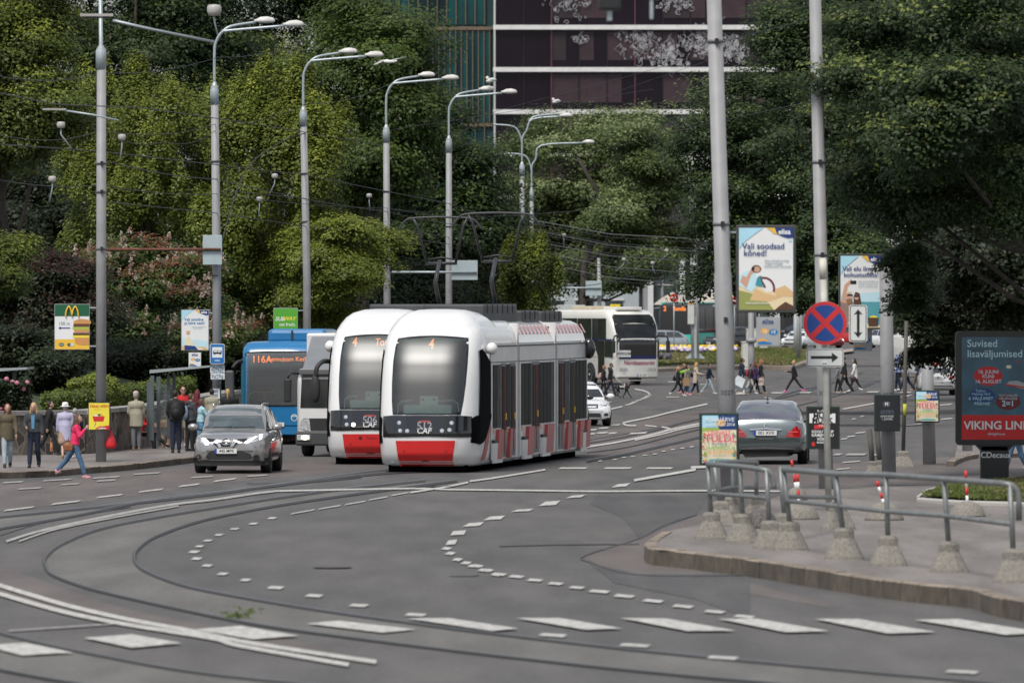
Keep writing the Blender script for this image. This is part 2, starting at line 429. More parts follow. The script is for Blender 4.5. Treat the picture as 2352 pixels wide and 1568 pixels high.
# reddish asphalt strips
b = MB()
addpoly(b, [(-60, 1112), (60, 1108), (480, 1068), (760, 1058), (760, 1085), (500, 1110), (300, 1140), (-60, 1180)], ROADR, .002); struct(b.build('road_patch'))
between([(-40, 1290), (60, 1320), (300, 1400), (700, 1475)], [(-40, 1345), (150, 1400), (420, 1450), (860, 1530)], ROADR, .002, 'road_patch')
b = MB()
addpoly(b, [Z5(*p) for p in [(820, 800), (1280, 640), (1500, 550), (1700, 540), (1700, 700), (1200, 760), (1200, 800), (1500, 880), (2300, 1080), (2300, 1110), (1150, 910), (900, 850)]], ROADR, .002)
addpoly(b, [(1345, 1000), (1500, 960), (1700, 930), (1700, 1010), (1500, 1040), (1345, 1050)], ROADR, .002)
addpoly(b, [(1690, 925), (1900, 905), (2100, 905), (1930, 960), (1700, 1000)], ROADR, .002)
addpoly(b, [(1640, 1075), (2000, 1060), (2352, 1040), (2352, 1110), (1640, 1120)], ROADR, .002)
struct(b.build('road_patch'))
# darker tar seams, worn spots and repair patches, the patches painted with tree shade
TAR = M('tar', (.04, .04, .042), .6, var=.3, sc=5)
DARKP = asphalt('asphalt_patch_shade', (.078, .078, .079), (.092, .09, .089), .9)
b = MB()
addpoly(b, [Z5(*p) for p in [(900, 420), (1560, 430), (1500, 540), (1300, 620), (1150, 690), (1050, 560), (850, 480)]], DARKP, .003)
addpoly(b, [Z5(*p) for p in [(850, 840), (1150, 905), (1825, 910), (1825, 1180), (1500, 1060), (1000, 960)]], DARKP, .003)
addpoly(b, [Z4(*p) for p in [(1160, 215), (1430, 200), (1430, 217), (1180, 222)]], DARKP, .006)
struct(b.build('road_patch'))
b = MB()
for pts, w in [([Z5(*p) for p in [(1500, 545), (1300, 610), (1150, 690), (820, 795), (850, 835), (1150, 912), (1825, 915)]], 2.2),
               ([Z5(*p) for p in [(300, 738), (700, 728), (1150, 725)]], 2), ([Z5(*p) for p in [(0, 920), (160, 918), (165, 905)]], 1.5),
               ([Z4(*p) for p in [(1160, 215), (1430, 212), (1700, 190)]], 1.5), ([(0, 1230), (120, 1195), (300, 1165)], 1.5),
               ([(1345, 1012), (1500, 985), (1650, 952)], 1.5), ([(1900, 905), (2000, 880), (2100, 850)], 1.2)]:
    addband(b, pts, w, TAR, .008, 6, 1.0)
struct(b.build('tar_seam'))
for x, y, r_ in ((764, 1305, .26), (1010, 1118, .30)):
    g = G(x, y); b = MB(); b.lathe([(r_ * 1.15, .012), (r_ * 1.15, .018)], (0, 0, 0), TAR, 24); b.lathe([(r_, .018), (r_ * .97, .024)], (0, 0, 0), M('cast_iron', (.05, .047, .045), .6, var=.4, sc=30, bump=.8), 24); struct(b.build('manhole_cover', loc=g))
for nm, pts in (('rail', R0), ('rail', R1), ('rail', R2), ('rail', R3), ('rail', R4), ('rail', R5),
            ('rail', [Z3(*p) for p in [(330, 1398), (600, 1352), (900, 1290), (1200, 1212), (1500, 1140), (1700, 1090), (2000, 1000), (2200, 930), (2500, 860), (2800, 760)]]),
            ('rail', [Z3(*p) for p in [(330, 1560), (700, 1490), (1100, 1400), (1500, 1310), (2000, 1230)]]),
            ('rail', [Z3(*p) for p in [(330, 1480), (700, 1430), (1100, 1330), (1500, 1230), (1900, 1130), (2300, 1040), (2600, 960), (2900, 860)]]),
            ('rail', [Z3(*p) for p in [(1600, 1130), (1900, 1040), (2300, 930), (2700, 800)]])):
    b = MB(); near = pts[0][1] > 1040 or pts[-1][1] > 1100
    addband(b, pts, 4.4 if near else 2.0, RAIL, .008, 10, 1.9)
    addband(b, [(x, y - 3.2 if near else y - 1.6) for x, y in pts], 1.0 if near else .5, M('rail_top', (.16, .17, .18), .45, metal=.4, sc=5), .010, 10, 1.5)
    struct(b.build('tram_rail'))

# -------- painted markings: one object for each line
def mline(pts, w, mat=PAINT, n=8, name='lane_line'):
    b = MB(); addband(b, pts, w, mat, .012, n); return struct(b.build(name))
mline([Z4(*p) for p in [(30, 492), (200, 440), (500, 375), (800, 320), (1000, 296), (1200, 266), (1290, 256)]], 4.5, PAINTO)
mline([Z4(*p) for p in [(90, 492), (260, 436), (560, 375), (840, 325)]], 3.0, PAINTO)
mline([Z4(1290, 255), Z4(1900, 243), Z5(0, 396), Z5(500, 402), Z5(900, 407), Z5(1560, 403), Z5(2100, 408)], 3.4)
mline([Z4(*p) for p in [(-60, 680), (0, 700), (300, 790), (600, 860), (900, 915), (1200, 975), (1770, 1062)]], 8.0)
mline([Z4(*p) for p in [(-60, 722), (0, 740), (300, 825), (600, 885), (1000, 950), (1130, 985), (1640, 1075)]], 8.0)
mline([Z4(40, 915), Z4(530, 882)], 2.2, PAINTO, 2)
mline([Z5(120, 345), Z5(240, 330), Z5(580, 275)], 3.2, PAINT, 2)
mline([Z4(1930, 262), Z4(2100, 235), Z5(110, 352)], 3.4, PAINT, 2)
mline([Z3(*p) for p in [(1410, 1045), (1100, 1115), (900, 1165), (700, 1205), (658, 1220), (690, 1238), (770, 1240)]], 3.0)
mline([Z3(850, 1238), Z3(955, 1250)], 2.4, PAINT, 2)
mline([Z3(1000, 1253), Z3(1080, 1268), Z3(1030, 1285)], 3.0, PAINT, 2)
mline([Z3(*p) for p in [(300, 1437), (600, 1390), (900, 1325), (1100, 1272), (1340, 1222), (1500, 1190)]], 3.2)
mline([Z3(*p) for p in [(760, 1372), (1000, 1318), (1160, 1275), (1340, 1240), (1500, 1212)]], 2.6)
mline([Z3(*p) for p in [(530, 1095), (600, 1080), (650, 1068)]], 2.4)
mline([Z3(*p) for p in [(760, 913), (830, 925), (880, 945), (892, 962)]], 2.6)
mline([Z3(1600, 905), Z3(1612, 940), Z3(1600, 975)], 6, PAINT, 2)
mline([Z3(1600, 958), Z3(1780, 955)], 2.5, PAINT, 2)
mline([Z3(1920, 988), Z3(1980, 1000), Z3(2020, 1025)], 2.2, PAINTO, 2)
mline([ZR(480, 1177), ZR(670, 1142)], 2.4, PAINT, 2)
mline([ZR(840, 1105), ZR(905, 1085)], 2.2, PAINT, 2)
mline([Z5(1465, 262), Z5(1570, 258)], 5.5, PAINT, 2)
mline([Z5(1120, 341), Z5(1495, 275)], 5.0, PAINT, 2)
def dashes(lst, w, h, mat=PAINT, slope=0.0, name='dashed_line'):
    b = MB()
    for it in lst:
        x, y = it[0], it[1]; ww = it[2] if len(it) > 2 else w; sl_ = it[3] if len(it) > 3 else slope
        sk = h * .9
        addpoly(b, [(x - ww / 2 - sk, y + h / 2 + sl_ * ww / 2), (x + ww / 2 - sk, y + h / 2 - sl_ * ww / 2), (x + ww / 2 + sk, y - h / 2 - sl_ * ww / 2), (x - ww / 2 + sk, y - h / 2 + sl_ * ww / 2)], mat, .012)
    return struct(b.build(name))
dashes([Z4(*p) for p in [(1280, 381), (1192, 407), (1103, 432), (1030, 460), (978, 487), (938, 514)]], 17, 4)
dashes([Z4(*p) for p in [(913, 540), (925, 572), (975, 605), (1047, 644), (1155, 673)]], 20, 5.2, slope=-.05)
dashes([(*Z4(1297, 709), 32), (*Z4(1478, 747), 34), (*Z4(1688, 793), 38), (*Z4(1955, 837), 42), (*Z5(625, 1283), 58), (*Z5(1125, 1345), 64), (*Z5(1660, 1420), 64), (2210, 1545, 70)], 40, 6, slope=-.06)
b = MB()
for x, y, w, h in ((1040, 369, 90, 26), (765, 437, 95, 22), (605, 479, 105, 32), (440, 522, 115, 20), (270, 568, 105, 28), (142, 608, 105, 28), (50, 659, 85, 32), (8, 717, 60, 34)):
    s_ = 14 if y < 640 else 6; addpoly(b, [Z5(x - w / 2 - s_, y + h / 2), Z5(x + w / 2 - s_, y + h / 2 - 6), Z5(x + w / 2 + s_, y - h / 2), Z5(x - w / 2 + s_ * 2, y - h / 2 + 6)], PAINT, .012)
struct(b.build('dashed_line'))
dashes([Z4(*p) for p in [(2100, 525), (2118, 548), (2152, 577), (2193, 593), (2237, 607), (2285, 628), (2340, 648)]], 17, 5.5, slope=-.12)
dashes([Z5(*p) for p in [(155, 862), (218, 887), (298, 912), (405, 926), (517, 948), (643, 969), (772, 993)]], 30, 5, slope=-.08)
dashes([Z5(*p) for p in [(908, 1017), (1060, 1045), (1235, 1075), (1417, 1108), (1610, 1141), (1790, 1170)]], 42, 5.5, slope=-.09)
dashes([(*Z5(748, 265), 62), (*Z5(1020, 265), 60), (*Z5(1275, 265), 58)], 60, 3.6)
dashes([(*Z4(1425, 352), 54, .18), (*Z4(1550, 331), 50, .17), (*Z4(1672, 310), 46, .17), (*Z4(1780, 289), 42, .17), (*Z4(1882, 268), 40, .17)], 50, 3.0)
dashes([(*Z4(90, 338), 66), (*Z4(310, 309), 64), (*Z4(515, 278), 58), (*Z4(710, 252), 54), (*Z4(890, 227), 46), (*Z4(1058, 202), 50)], 50, 3.6, slope=.12)
dashes([(*Z4(140, 242), 52), (*Z4(330, 222), 42), (*Z4(500, 205), 42), (*Z4(60, 213), 46), (*Z4(270, 202), 66), (*Z4(500, 190), 62), (*Z4(690, 172), 60), (*Z4(950, 188), 50), (*Z4(1210, 182), 46)], 50, 3.0, PAINTO, .06)
dashes([Z3(*p) for p in [(1270, 1430), (1185, 1443), (1100, 1455), (1020, 1470), (940, 1495), (850, 1507), (740, 1518), (660, 1526), (580, 1545), (450, 1558)]], 9, 2.2)
dashes([(*Z3(588, 1235), 19), (*Z3(480, 1262), 22), (*Z3(370, 1278), 24), (*Z3(790, 1308), 38), (*Z3(560, 1308), 18), (*Z3(470, 1305), 24), (*Z3(370, 1315), 16)], 20, 3.4, slope=.05)
dashes([Z3(*p) for p in [(880, 972), (862, 985), (838, 997), (795, 1012), (760, 1027), (735, 1040), (700, 1052)]], 14, 2.4, slope=.12)
dashes([(*Z3(530, 1028), 12), (*Z3(1090, 847), 18), (*Z3(1390, 870), 24), (*Z3(1100, 985), 30)], 18, 2.4, PAINTO)
dashes([(*ZR(585, 1318), 20), (*ZR(530, 1340), 18), (*ZR(488, 1355), 14), (*ZR(595, 1220), 8), (*ZR(545, 1235), 8), (*ZR(900, 1270), 34), (*ZR(1100, 1235), 26), (*ZR(1095, 1150), 28), (*ZR(530, 1493), 40), (*ZR(480, 1535), 30)], 20, 2.6, slope=.08)
dashes([(*ZR(450, 1448), 16), (*ZR(560, 1448), 44), (*ZR(660, 1452), 18)], 30, 4.2, PAINTO)
dashes([(1700, 903), (1785, 903), (1850, 902), (1930, 902), (2005, 901), (2080, 902)], 26, 2.8, name='crossing_stripe')
b = MB()
for q in ([(705, 1436), (775, 1429), (955, 1449), (880, 1457)], [(935, 1424), (1030, 1423), (1190, 1447), (1130, 1453)], [(1185, 1423), (1285, 1423), (1430, 1447), (1345, 1450)],
          [(1425, 1423), (1530, 1424), (1690, 1452), (1580, 1453)], [(1650, 1425), (1735, 1424), (1905, 1453), (1805, 1456)], [(1870, 1425), (1970, 1425), (2150, 1455), (2040, 1459)], [(2100, 1427), (2200, 1425), (2400, 1457), (2310, 1462)],
          [Z4(915, 910), Z4(1130, 893), Z4(1405, 940), Z4(1190, 957)], [Z4(395, 950), Z4(620, 933), Z4(855, 975), Z4(620, 997)], [Z4(-80, 985), Z4(120, 973), Z4(345, 1020), Z4(100, 1033)]):
    addpoly(b, q, PAINT, .014)
struct(b.build('crossing_stripes'))

# -------- pavements with kerbs
def pavement(name, front_top, back, h, mat=PAVE, kerbw=4.0, joints=True):
    """front_top: kerb top edge in photo rows (seen at height h); back: far outline"""
    A = catmull(front_top, 6); va = [G(x, y, h) for x, y in A]; vb = [G(x, y, h) for x, y in back]
    b = MB(); b.add(va + vb, [tuple(range(len(va) + len(vb)))], mat); o = struct(b.build(name))
    k = MB(); ac = 0; n = len(va)
    rnd = random.Random(5); seg = [va[0]]
    # kerb stones about 1 m long, one mesh
    L_ = [0.0]
    for i in range(1, n): L_.append(L_[-1] + (va[i] - va[i - 1]).length)
    def at(s_):
        for i in range(1, n):
            if L_[i] >= s_: t = (s_ - L_[i - 1]) / max(1e-6, L_[i] - L_[i - 1]); return va[i - 1].lerp(va[i], t)
        return va[-1]
    s_ = 0
    while s_ < L_[-1] - .05:
        e = min(L_[-1], s_ + rnd.uniform(.85, 1.15)); p, q = at(s_ + .014), at(e - .014); s_ = e
        d = (q - p); d.z = 0
        if d.length < .02: continue
        nrm = Vector((-d.y, d.x, 0)).normalized()     # towards the inside (left of travel)
        w = .17; j = rnd.uniform(-.012, .012)
        p0, q0 = p + nrm * (-.02 + j), q + nrm * (-.02 + j); p1, q1 = p + nrm * w, q + nrm * w
        def z(v, zz): return Vector((v.x, v.y, zz + gz(v.y)))
        t = h + .012 + j * .5
        vs = [z(p0, -.05), z(q0, -.05), z(q1, -.05), z(p1, -.05), z(p0, t - .02), z(q0, t - .02), z(q1, t), z(p1, t), z(p0 + nrm * .03, t), z(q0 + nrm * .03, t)]
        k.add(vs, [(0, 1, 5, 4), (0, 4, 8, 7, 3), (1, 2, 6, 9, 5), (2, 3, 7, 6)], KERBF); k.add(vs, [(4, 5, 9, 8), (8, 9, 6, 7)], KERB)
    struct(k.build('kerb')); return o
pavement('pavement', [(-160, 1090), (0, 1084), (100, 1081), (200, 1073), (300, 1065), (440, 1049), (560, 1028), (680, 998), (860, 960), (1040, 932)], [(1040, 915), (860, 930), (700, 950), (560, 965), (-160, 1000)], .15)
KH = .25
ki = [(1520, 1222), (1493, 1238), (1484, 1252), (1505, 1261), (1572, 1267), (1708, 1283), (1872, 1308), (1985, 1325), (2098, 1340), (2180, 1347), (2234, 1353), (2300, 1372), (2420, 1392)]
pavement('pavement', ki, [(2700, 1300), (2700, 1115), (2352, 1112), (2000, 1118), (1830, 1122), (1760, 1150), (1700, 1180), (1600, 1205)], KH)
pavement('pavement', [(2190, 1060), (2215, 1048), (2260, 1042), (2420, 1038)], [(2500, 1030), (2500, 960), (2300, 1000), (2200, 1020)], .12)
# traffic island with flower bed (far) : grass with kerb and path
isl = MB(); zI = .16
def gp(pts, z, mat, mb): mb.add([G(x, y, z) for x, y in pts], [tuple(range(len(pts)))], mat)
gp([(1500, 842), (1560, 838), (1700, 836), (1815, 838), (1905, 812), (1880, 806), (1800, 799), (1500, 795)], zI, GRASS, isl); struct(isl.build('grass_island'))
b = MB(); gp([(1500, 822), (1640, 820), (1820, 815), (1960, 800), (1960, 806), (1830, 823), (1640, 827), (1500, 829)], zI + .02, M('gravel_path', (.33, .27, .23), .9, var=.2, sc=3), b); struct(b.build('path'))
b = MB()
gp([(1500, 842), (1560, 838), (1700, 836), (1790, 839), (1820, 838), (1838, 830), (1905, 812), (1912, 814), (1845, 834), (1822, 842), (1700, 840), (1500, 847)], zI + .03, KERB, b)
vv = [(1500, 847), (1700, 840), (1790, 842), (1822, 842), (1845, 834), (1912, 814)]
vs = [G(x, y, zI + .03) for x, y in vv] + [G(x, y, zI + .03) - Vector((0, 0, zI + .05)) for x, y in vv]; n = len(vv)
b.add(vs, [(i, i + 1, n + i + 1, n + i) for i in range(n - 1)], KERB); struct(b.build('kerb'))
# grass patch behind the fence (right)
b = MB(); gp([(2118, 1137), (2352, 1150), (2500, 1150), (2500, 1100), (2352, 1100), (2180, 1112)], KH + .05, GRASS, b); struct(b.build('grass_patch'))
b = MB()
vv = [(2105, 1139), (2130, 1122), (2180, 1110)]; ww = [(2105, 1141), (2200, 1148), (2352, 1152), (2500, 1154)]
for LL in (vv, ww):
    vs = [G(x, y, KH + .05) for x, y in LL] + [G(x, y + 5, KH + .05) for x, y in LL] + [G(x, y + 5, KH + .05) - Vector((0, 0, .06)) for x, y in LL]; n = len(LL)
    b.add(vs, [(i, i + 1, n + i + 1, n + i) for i in range(n - 1)] + [(n + i, n + i + 1, 2 * n + i + 1, 2 * n + i) for i in range(n - 1)], M('kerb_pale', (.42, .40, .36), .8, sc=4))
struct(b.build('kerb'))
# park slope behind the stone wall
HILL = M('park_slope', (.035, .05, .018), .95, var=.4, sc=1.0)
b = MB(); front = [(-60, 196), (-14.5, 205), (-9.3, 238), (-9.0, 262), (-6.8, 300), (-3.4, 345), (-1.5, 385), (1.5, 430)]
vs = []
for X, Y in front: vs += [(X, Y, .9), (X - 4, Y + 12, 1.8), (X - 10, Y + 60, 5.0), (X - 60, Y + 160, 8.0)]
fs = [(4 * i + k, 4 * i + 4 + k, 4 * i + 5 + k, 4 * i + 1 + k) for i in range(len(front) - 1) for k in range(3)]
b.add(vs, fs, HILL); struct(b.build('park_slope'))
# ================================================================ trees and shrubs
BARK = M('bark', (.06, .05, .042), .9, var=.4, sc=6, bump=.6)
LM = {
 'yellow': leaf_mat('leaf_yellow_green', (.090, .128, .018), (.175, .208, .032), (.13, .165, .022)),
 'olive': leaf_mat('leaf_olive', (.062, .092, .017), (.12, .152, .027), (.09, .12, .021)),
 'mid': leaf_mat('leaf_mid', (.042, .074, .017), (.10, .142, .03), (.066, .106, .021)),
 'dark': leaf_mat('leaf_dark', (.016, .034, .010), (.042, .072, .018), (.028, .05, .013)),
 'deep': leaf_mat('leaf_deep', (.010, .018, .007), (.03, .042, .014), (.018, .028, .009)),
 'linden': leaf_mat('leaf_linden', (.055, .085, .026), (.135, .168, .05), (.085, .122, .034)),
 'tip': leaf_mat('leaf_sunlit_tip', (.11, .15, .032), (.19, .225, .055)),
 'pale': leaf_mat('leaf_pale', (.17, .21, .09), (.30, .34, .16)),
 'ytip': leaf_mat('leaf_gold_tip', (.19, .23, .03), (.25, .275, .04)),
 'rust': leaf_mat('leaf_rust', (.12, .04, .018), (.22, .085, .04)),
 'cream': leaf_mat('petal_cream', (.42, .34, .26), (.62, .56, .48)), 'blush': leaf_mat('petal_blush', (.36, .18, .14), (.50, .30, .24)),
 'wine': leaf_mat('leaf_wine', (.03, .016, .012), (.07, .03, .02)),
}
WHITEF = M('blossom_white', (.62, .55, .46), .7, var=.25, sc=4)
PINKF = M('blossom_pink', (.55, .20, .28), .7, var=.25, sc=4)

def leaves(name, C, Nn, size, mats, mi, parent, seed):
    rng = np.random.default_rng(seed); n = len(C)
    r = rng.normal(size=(n, 3)); Nn = Nn + r * .30; Nn /= np.linalg.norm(Nn, axis=1, keepdims=True)
    t = np.cross(Nn, rng.normal(size=(n, 3))); t /= np.linalg.norm(t, axis=1, keepdims=True) + 1e-9
    s = np.cross(Nn, t); L = (size * rng.uniform(.65, 1.35, size=n))[:, None]
    V = np.empty((n, 4, 3)); V[:, 0] = C - t * L * .55; V[:, 1] = C + s * L * .34 + Nn * L * .08; V[:, 2] = C + t * L * .55; V[:, 3] = C - s * L * .34 + Nn * L * .08
    me = bpy.data.meshes.new(name); me.vertices.add(n * 4); me.loops.add(n * 4); me.polygons.add(n)
    me.vertices.foreach_set('co', V.reshape(-1)); me.loops.foreach_set('vertex_index', np.arange(n * 4, dtype=np.int32))
    me.polygons.foreach_set('loop_start', np.arange(0, n * 4, 4, dtype=np.int32)); me.polygons.foreach_set('loop_total', np.full(n, 4, dtype=np.int32))
    for m in mats: me.materials.append(m)
    me.polygons.foreach_set('material_index', np.asarray(mi, dtype=np.int32)); me.update(); me.validate()
    o = bpy.data.objects.new(name, me); scn.collection.objects.link(o); o.parent = parent; return o

def crown(rx, ry, rz, ncl, per, cr, style, seed, tipfrac=.1, front=True):
    if ry >= 7: front = False
    """leaf positions, normals and material slots of a crown around the origin: boughs > sprays > leaves"""
    rng = np.random.default_rng(seed)
    nb = max(7, int(ncl / 9)); R = np.array([rx, ry, rz])
    D = rng.normal(size=(nb * 4, 3)); D /= np.linalg.norm(D, axis=1, keepdims=True)
    if front: D = D[(D[:, 1] < rng.uniform(.0, 1.0, len(D)))]
    D = D[:nb]; nb = len(D)
    rad_b = rng.uniform(.15, 1, nb) ** .38
    B = D * (rad_b * rng.uniform(.80, .97, nb))[:, None] * R
    br = (rx * rz) ** .5 * rng.uniform(.17, .31, nb) * (1.15 if style != 'plume' else .8)
    k = nb * 10; per_b = 10
    d = rng.normal(size=(nb, per_b, 3)); d /= np.linalg.norm(d, axis=2, keepdims=True)
    d[:, :, 2] = np.where(rng.uniform(size=(nb, per_b)) < .55, np.abs(d[:, :, 2]), d[:, :, 2])
    bs = np.array([1.1, .9, .62]) if style == 'round' else (np.array([1.0, .8, .8]) if style == "plume" else np.array([1.35, 1.1, .5]))
    off_c = d * bs * (br[:, None] * rng.uniform(.45, 1.08, (nb, per_b)))[:, :, None]
    if style == 'droop': off_c[:, :, 2] -= (off_c[:, :, 0] ** 2 / np.maximum(br, .3)[:, None]) * .35
    c = (B[:, None, :] + off_c).reshape(-1, 3); d = (d * .6 + D[:, None, :] * .4).reshape(-1, 3)
    crs = cr * rng.uniform(.35, .85, k)
    e = rng.normal(size=(k, per, 3)); e /= np.linalg.norm(e, axis=2, keepdims=True)
    sc = np.array([1, 1, .55]) if style == 'round' else (np.array([.7, .65, 1.2]) if style == 'plume' else np.array([1.3, 1.1, .40]))
    rad = rng.uniform(.1, 1.0, (k, per, 1)) ** .5
    if style == 'plume':
        hgt = e[:, :, 2:3] * .5 + .5; rad = rad * np.where(np.arange(3) == 2, 1, 1.25 - hgt)
    off = e * rad * sc
    if style == 'droop': off[:, :, 2] -= .4 * (off[:, :, 0] ** 2 + off[:, :, 1] ** 2)
    Pp = c[:, None, :] + off * crs[:, None, None]
    Nn = e * .45 + np.array([0, -.2, .8]) + d[:, None, :] * .45
    top = (d[:, 2] > .1)[:, None]
    tip = (rng.uniform(size=(k, per)) < tipfrac * .12) | (top & (e[:, :, 2] > .1) & (rng.uniform(size=(k, 1)) < tipfrac * 2.6) & (rng.uniform(size=(k, per)) < .8))  # tip leaves favour upper sprays; pale ones put sunlit tops in the colour
    # sparse inner foliage that closes the gaps between the boughs
    ni = int(k * per * .10); q = rng.normal(size=(ni, 3)); q /= np.linalg.norm(q, axis=1, keepdims=True); q[:, 1] = -np.abs(q[:, 1]) * .5
    Pi = q * R * rng.uniform(.45, .80, (ni, 1)); 
    return np.concatenate([Pp.reshape(-1, 3), Pi]), np.concatenate([Nn.reshape(-1, 3), q]), np.concatenate([tip.reshape(-1).astype(int), np.zeros(ni, int)]), c, crs

def tree(label, px, py, rxp, rzp, Y, mat, tip=None, ncl=150, per=130, cr=1.1, leaf=.24, style='round', seed=1, tipfrac=.1, ry=None, base=None, trunk=True, flowers=None, group=None, name='tree', cat='tree', tx=0, gapcl=None, dup_label=None):
    c = P(px, py, Y); s = S(Y); rx, rz = rxp / s, rzp / s; ry = ry or min(rx, 5.0)
    gb = base if base is not None else gz(Y) + (1.0 if px < 900 else 0)
    o = thing(name, label, cat, (c.x + tx, c.y, gb), 0, group)
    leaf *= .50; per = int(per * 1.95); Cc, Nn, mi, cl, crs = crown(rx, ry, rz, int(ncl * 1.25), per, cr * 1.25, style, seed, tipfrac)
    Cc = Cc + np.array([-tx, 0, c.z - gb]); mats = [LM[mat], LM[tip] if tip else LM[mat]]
    keep = Cc[:, 2] > .1; Cc, Nn, mi = Cc[keep], Nn[keep], mi[keep]
    leaves('crown', Cc, Nn, leaf, mats, mi, o, seed)
    rng = random.Random(seed)
    zc = c.z - gb
    if trunk:
        b = MB(); r0 = max(.16, .035 * (rz + rx)); top = zc + rz * .55
        pts = [Vector((rng.uniform(-.15, .15) * i, rng.uniform(-.1, .1) * i, max(-.2, top * i / 6 - .2 * (i == 0)))) for i in range(7)]
        b.tube(pts, [r0 * (1.35 if i == 0 else 1 - i * .12) for i in range(7)], BARK, 10)
        b.build('trunk', o)
        for k in range(7):
            h = cl[int(rng.random() * len(cl))]; b = MB()
            i0 = rng.randint(2, 4); p0 = pts[i0]; p1 = Vector((h[0] - tx, h[1], h[2] + zc)) * .92
            if p1.z < p0.z: p1.z = p0.z + .4
            m_ = p0.lerp(p1, .5) + Vector((0, 0, -.35)); b.tube([p0, m_, p1], [r0 * .45, r0 * .28, .04], BARK, 6); b.build('limb', o)
    if flowers:
        n, fm, fs_ = flowers; rg = np.random.default_rng(seed + 5); idx = rg.choice(len(cl), min(n, len(cl)), replace=False); K = 26
        Ctr = []
        for i in idx:
            a = rg.uniform(3.3, 6.1); h = cl[i]; rr = crs[i]; base_ = np.array([h[0] + math.cos(a) * rr * .8, h[1] + math.sin(a) * rr * .9, h[2] + zc + rg.uniform(-.1, .6) * rr]); L_ = fs_ * rg.uniform(1.0, 2.4); t_ = rg.uniform(0, 1, (K, 1))
            Ctr.append(base_ + np.concatenate([rg.normal(size=(K, 2)) * fs_ * .34 * (1.1 - t_), t_ * L_], 1))
        Ctr = np.concatenate(Ctr); leaves('blossom', Ctr, rg.normal(size=Ctr.shape) + np.array([0, -.8, .4]), .085, [LM['cream'], LM['blush']], (rg.uniform(size=len(Ctr)) < .3).astype(int), o, seed)
        flowers = None
    if flowers:
        n, fm, fs_ = flowers; idx = np.random.default_rng(seed + 5).choice(len(cl), min(n, len(cl)), replace=False)
        b = MB()
        for i in idx:
            for q in range(2):
                h = cl[i]; rr = crs[i]; a = rng.uniform(0, 6.28)
                p = Vector((h[0] + math.cos(a) * rr * .8, h[1] - abs(math.sin(a)) * rr, h[2] + zc + rng.uniform(.1, .6) * rr))
                b.lathe([(.01, 0), (fs_ * .42, .05 * fs_), (fs_ * .34, .5 * fs_), (.15 * fs_, .95 * fs_), (.01, 1.15 * fs_)], p, fm, 6)
        b.build('blossom', o)
    return o

GP = 'trees rising behind the stone wall'
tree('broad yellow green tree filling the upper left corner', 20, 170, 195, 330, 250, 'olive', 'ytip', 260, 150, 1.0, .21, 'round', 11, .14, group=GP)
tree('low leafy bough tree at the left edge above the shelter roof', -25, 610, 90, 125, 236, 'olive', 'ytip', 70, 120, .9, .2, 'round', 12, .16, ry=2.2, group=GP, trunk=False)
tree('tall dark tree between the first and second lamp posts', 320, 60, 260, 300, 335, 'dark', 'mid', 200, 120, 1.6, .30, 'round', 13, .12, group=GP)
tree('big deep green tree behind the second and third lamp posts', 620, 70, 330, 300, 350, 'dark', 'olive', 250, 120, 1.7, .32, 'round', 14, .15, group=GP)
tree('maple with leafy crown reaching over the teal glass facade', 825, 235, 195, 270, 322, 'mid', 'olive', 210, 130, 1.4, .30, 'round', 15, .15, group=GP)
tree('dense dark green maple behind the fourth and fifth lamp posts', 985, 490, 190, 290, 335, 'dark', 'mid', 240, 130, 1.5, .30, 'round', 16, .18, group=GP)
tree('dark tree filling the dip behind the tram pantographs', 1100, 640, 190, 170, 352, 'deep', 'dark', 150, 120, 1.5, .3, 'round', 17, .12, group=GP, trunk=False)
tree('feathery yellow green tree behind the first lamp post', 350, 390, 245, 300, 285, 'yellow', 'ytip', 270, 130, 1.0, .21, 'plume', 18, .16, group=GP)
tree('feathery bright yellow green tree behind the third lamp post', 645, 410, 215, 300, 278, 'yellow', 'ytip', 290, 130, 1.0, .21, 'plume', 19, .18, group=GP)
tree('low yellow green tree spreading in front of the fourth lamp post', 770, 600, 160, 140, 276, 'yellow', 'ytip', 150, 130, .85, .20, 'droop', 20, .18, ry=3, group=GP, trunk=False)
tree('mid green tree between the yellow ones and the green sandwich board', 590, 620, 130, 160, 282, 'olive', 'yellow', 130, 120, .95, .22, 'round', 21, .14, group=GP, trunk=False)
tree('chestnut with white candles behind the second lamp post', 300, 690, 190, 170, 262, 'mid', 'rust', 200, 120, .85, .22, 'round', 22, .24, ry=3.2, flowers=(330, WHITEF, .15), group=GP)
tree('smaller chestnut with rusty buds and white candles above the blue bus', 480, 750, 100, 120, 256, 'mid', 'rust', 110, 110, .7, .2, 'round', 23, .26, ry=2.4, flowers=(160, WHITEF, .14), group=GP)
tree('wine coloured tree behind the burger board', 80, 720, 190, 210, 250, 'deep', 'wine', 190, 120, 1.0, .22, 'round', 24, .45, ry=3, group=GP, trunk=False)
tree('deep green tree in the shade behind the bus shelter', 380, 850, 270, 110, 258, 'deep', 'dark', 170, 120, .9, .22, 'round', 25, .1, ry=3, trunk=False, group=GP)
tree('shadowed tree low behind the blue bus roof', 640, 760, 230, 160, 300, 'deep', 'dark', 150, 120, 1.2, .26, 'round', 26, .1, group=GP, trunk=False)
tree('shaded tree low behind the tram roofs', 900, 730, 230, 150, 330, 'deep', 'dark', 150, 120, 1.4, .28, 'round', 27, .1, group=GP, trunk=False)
tree('narrow golden green tree right beside the grey tram roof box', 1222, 640, 75, 125, 330, 'olive', 'ytip', 100, 120, .8, .2, 'plume', 28, .20, ry=2.0, trunk=False)
